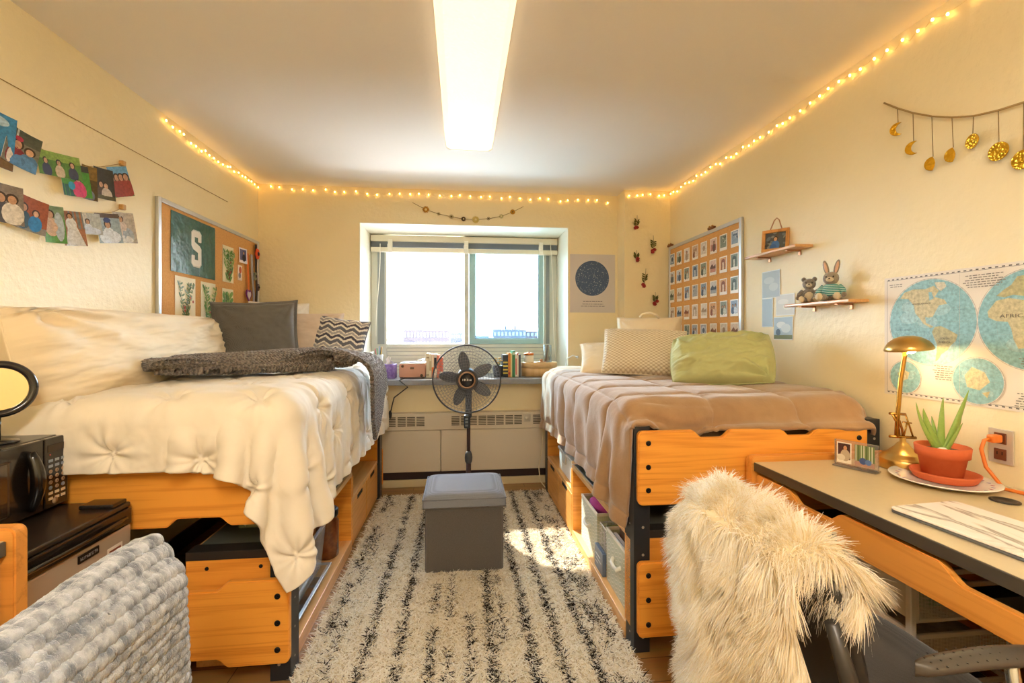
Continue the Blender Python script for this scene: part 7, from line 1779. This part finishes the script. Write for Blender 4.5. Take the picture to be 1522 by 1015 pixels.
# ================================================================== chairs
chair_pl = mat('chair_black', '#33302d', .42, coat=.1); chair_seat = weave('chair_seat_cloth', '#2f2b28', '#4a443e', 140, .95, .0008)
arm_m = mat('arm_plastic', '#4a443d', .38); chrome = mat('chrome_leg', '#b9bbbd', .2, metal=.9)
def chair(label, cx, cyc, s, ztop):
    """s=+1 faces the right wall; the backrest is a curved shell leaning away from the seat"""
    t = thing('desk_chair', label, 'chair', (cx, cyc, 0))
    X = lambda v: cx + s * v
    xb = -.235
    n = 17; rows = []
    for i in range(12):
        f = i / 11; z = .50 + (ztop - .50) * f; hw = .225 - .03 * f ** 3 - .05 * (1 - f) ** 3; row = []
        for j in range(n):
            w_ = -1 + 2 * j / (n - 1); row.append((X(xb + .05 * w_ * w_ - .055 * f + .03 * (1 - f)), cyc + hw * w_, z - .02 * w_ ** 4 * f))
        rows.append(row)
    o = MB().grid(rows).build('backrest', chair_pl, t); md = o.modifiers.new('s', 'SOLIDIFY'); md.thickness = .014; md.offset = 0
    u = np.linspace(-1, 1, 26); U, V = np.meshgrid(u, u); e = np.clip((1 - np.abs(U) ** 5) * (1 - np.abs(V) ** 5), 0, 1) ** .4
    MB().grid(np.stack([X(.02 + .235 * U * (1 - .06 * V * V)), cyc + .235 * V, .435 + .045 * e - .008 * U * U], -1), 0, True, s < 0).grid(np.stack([X(.02 + .235 * U * (1 - .06 * V * V)), cyc + .235 * V, .435 - .018 * e], -1), 0, True, s > 0).build('seat', chair_seat, t)
    for q in (-1, 1):
        ya = cyc + q * .245
        f_ = MB().tube([(X(.20), ya, .012), (X(.20), ya, .40), (X(.17), ya, .425), (X(-.18), ya, .43), (X(-.215), ya, .47), (X(-.238), ya - q * .02, .62), (X(-.262), ya - q * .03, ztop - .08)], [.0125] * 5 + [.016, .012], 12).tube([(X(-.18), ya, .43), (X(-.24), ya, .012)], .0125, 12).build('side_frame', chair_pl, t)
        MB().lathe([(.0165, 0), (.0175, .006), (.0165, .012)], (X(-.228), ya - q * .012, .545), 14, 0, True, Matrix.Rotation(-s * .15, 3, 'Y')).lathe([(.0165, 0), (.0175, .006), (.0165, .012)], (X(-.229), ya - q * .013, .560), 14, 0, True, Matrix.Rotation(-s * .15, 3, 'Y')).build('collar', chair_pl, f_)
        yb = ya + q * .012
        # arm pad: a long rounded paddle on a bright upright
        pts = []; a = MB(); nn = 22; rows = []
        for i in range(nn + 1):
            f = i / nn; xx = -.115 + .30 * f; hw = .026 * min(1, (1 - (2 * abs(f - .5)) ** 6) ** .5 + .02) * (.75 + .35 * f); zc = .648 + .010 * math.sin(PI * f)
            rows.append([(X(xx - .02), yb + hw * math.cos(k), zc + .013 * math.sin(k)) for k in [2 * PI * g / 14 for g in range(15)]])
        o = a.grid(rows).build('arm_pad', arm_m, t)
        if q < 0:
            dm = MB()
            for i in range(12):
                for j in range(4): dm.ell((X(-.11 + i * .020), yb - .018 + j * .012, .648 + .010 * math.sin(PI * (.1 + i * .07)) + .0125 * math.sqrt(max(0, 1 - ((-.018 + j * .012) / .026) ** 2))), (.0022, .0022, .001), 0, 6)
            dm.build('grip_dots', mat('arm_dots', '#2e2924', .5), o)
        MB().tube([(X(.06), yb, .648), (X(.10), ya, .52), (X(.12), ya, .43)], .011, 12).build('arm_upright', chrome, t)
    MB().tube([(X(-.10), cyc - .245, .425), (X(-.10), cyc + .245, .425)], .010, 10).tube([(X(.12), cyc - .245, .425), (X(.12), cyc + .245, .425)], .010, 10).build('cross_bar', chair_pl, t)
    return t
chair('black armchair under the white fur throw at the right desk', .945, 1.00, 1, .795)
chair('dark armchair under the grey knitted blanket at the left desk', -.855, .74, -1, .785)

# ---- white fur throw over the right chair
t = thing('fur_throw', 'long haired white fur throw over the back of the right chair', 'throw', (.66, 1.0, .45))
nu, nv = 46, 90
rs = np.random.RandomState(11)
def fur_pt(u, v):
    """u along the chair back (0 near the window .. 1 near the camera), v across: 0 low on the outside, 1 tip on the seat side"""
    yc = 1.245 - .43 * u
    ridge = .80 + .025 * np.sin(PI * u) - .02 * u
    low = .30 + .03 * np.sin(u * 9)
    ol = .25 - .15 * u
    s = v * (ridge - low + ol)                      # arc length
    up = np.clip(s / (ridge - low), 0, 1)
    over = np.clip((s - (ridge - low)) / ol, 0, 1)
    bow = .04 * (2 * u - 1) ** 2
    xo = .600 + bow + .012 * np.sin(u * 8 + v * 3) + .035 * (1 - up) * .6
    x = np.where(over > 0, xo + .125 * np.sin(np.minimum(over * 1.6, 1) * PI / 2), xo)
    z = np.where(over > 0, ridge + .035 * np.sin(np.minimum(over * 1.6, 1) * PI) - ol * .7 * np.maximum(over - .35, 0), low + (ridge - low) * up)
    wob = .020 * np.sin(v * 11) * (2 * u - 1) + .03 * (1 - up) * (2 * u - 1) * -.6
    return np.stack([x, yc + wob, z], -1)
U, V = np.meshgrid(np.linspace(0, 1, nu), np.linspace(0, 1, nv))
P = fur_pt(U, V)
o = sheet_obj('hide', P, mat('fur_hide', '#e9dcbf', .95), t, .006)
N = grid_normals(P); 
if N[nv // 3, nu // 2, 0] > 0: N = -N
n = 62000
fu = rs.rand(n); fv = rs.rand(n) ** .95
# bias a share of the strands to the edges so that the outline is shaggy
k = n // 9; fu[:k] = rs.choice([0.0, 1.0], k) + rs.normal(size=k) * .012; fu = np.clip(fu, 0, 1)
root = fur_pt(fu, fv)
h = 1e-3
du = fur_pt(np.clip(fu + h, 0, 1), fv) - fur_pt(np.clip(fu - h, 0, 1), fv); dv = fur_pt(fu, np.clip(fv + h, 0, 1)) - fur_pt(fu, np.clip(fv - h, 0, 1))
nn = np.cross(du, dv); nn /= np.maximum(np.linalg.norm(nn, axis=1, keepdims=True), 1e-9)
sgn = np.where((nn[:, :1] < 0) | ((nn[:, 2:] > 0.5)), 1, -1); nn = nn * sgn
tocam = (nn[:, 2] < -.2); nn[tocam] *= -1
cl = np.stack([vnoise(fu * 13, fv * 20, 1) - .5, vnoise(fu * 13 + 50, fv * 20, 2) - .5, vnoise(fu * 13, fv * 20 + 70, 3) - .5], 1)
lat = np.where(fu < .5, -1, 1)[:, None] * du / np.maximum(np.linalg.norm(du, axis=1, keepdims=True), 1e-9) * (np.abs(fu - .5) * 2)[:, None] ** 3
d1 = nn * 1.0 + np.array([0, 0, -.35]) + cl * 1.3 + lat * .9 + rs.normal(size=(n, 3)) * .22
Lh = .045 + .030 * rs.rand(n)
curl = np.array([0, 0, -1]) * (.022 + .022 * rs.rand(n))[:, None] + cl * .03
blades('fur', root, d1, Lh, np.full(n, .0020), [soft_fibre('fur_white', '#fbf6ea', .5), soft_fibre('fur_cream', '#f0e3c6', .5)], (rs.rand(n) < .35).astype(int), t, curl, 3, 'stuff', 12)

# ---- chunky grey knitted blanket over the left chair
def knit():
    n_u, n_v = 44, 72
    y0, y1 = .26, 1.03; Lv = 1.30
    U, V = np.meshgrid(np.linspace(0, 1, n_u), np.linspace(0, 1, n_v))
    P = np.stack([-.60 + (V - .5) * Lv * 1.0, y0 + (y1 - y0) * U, .838 + 0 * U], -1)
    boxes = [((-.60, .72, .405), (.055, .262, .41), .05), ((-.90, .74, .22), (.25, .25, .235), .04)]
    P = drape(P, (y1 - y0) / (n_u - 1), Lv / (n_v - 1), boxes, steps=150, iters=12, bend=.3, floor=.02, fric=.9, pin=(np.abs(V - .5) < .02) & (U < .93), pin_until=999)
    P = upsample(P, 11); a, b = P.shape[:2]; N = grid_normals(P)
    if N[a // 2, b // 2, 2] < 0: N = -N
    S = np.linspace(0, (y1 - y0), b)[None, :] * np.ones((a, 1)); T = np.linspace(0, Lv, a)[:, None] * np.ones((1, b))
    g = .0185
    row = np.floor(T / (g * .70)); ph = (row % 2) * .5
    cx = ((S / g + ph) % 1) - .5; cyy = ((T / (g * .70)) % 1) - .5
    vv = np.abs(cyy + .55 * np.abs(cx) - .14); bump = np.clip(1 - (vv * 2.3) ** 2, 0, 1) ** .7 * np.clip(1.15 - (np.abs(cx) * 2.1) ** 3, 0, 1)
    h = .0095 * bump + .0025 * fbm(S * 160, T * 160, 4, 2) + .014 * fbm(S * 7, T * 5, 7)
    P = P + N * (h + .004)[..., None]
    m = base_mat('grey_chenille', '#8d9096', .95, sheen=.5); MATS['grey_chenille'] = m; t_ = NT(m); co = t_.new('ShaderNodeTexCoord')
    nz = t_.new('ShaderNodeTexNoise', Scale=45.0, Detail=4.0); t_.link(co.outputs['Object'], nz.inputs['Vector'])
    rp = t_.new('ShaderNodeValToRGB'); rp.color_ramp.elements[0].position = .36; rp.color_ramp.elements[0].color = srgb('#646a73'); rp.color_ramp.elements[1].position = .66; rp.color_ramp.elements[1].color = srgb('#b2b5b9'); t_.link(nz.outputs['Fac'], rp.inputs[0]); t_.link(rp.outputs[0], t_.n['Principled BSDF'].inputs['Base Color'])
    n2 = t_.new('ShaderNodeTexNoise', Scale=420.0, Detail=2.0); t_.link(co.outputs['Object'], n2.inputs['Vector']); bp = t_.new('ShaderNodeBump', Strength=.8, Distance=.003); t_.link(n2.outputs['Fac'], bp.inputs['Height']); t_.link(bp.outputs[0], t_.n['Principled BSDF'].inputs['Normal'])
    o = sheet_obj('knit_blanket', P, m, None, .010, off=-1)
    tag(o, 'chunky grey knitted blanket over the back of the left chair', 'blanket')
knit()
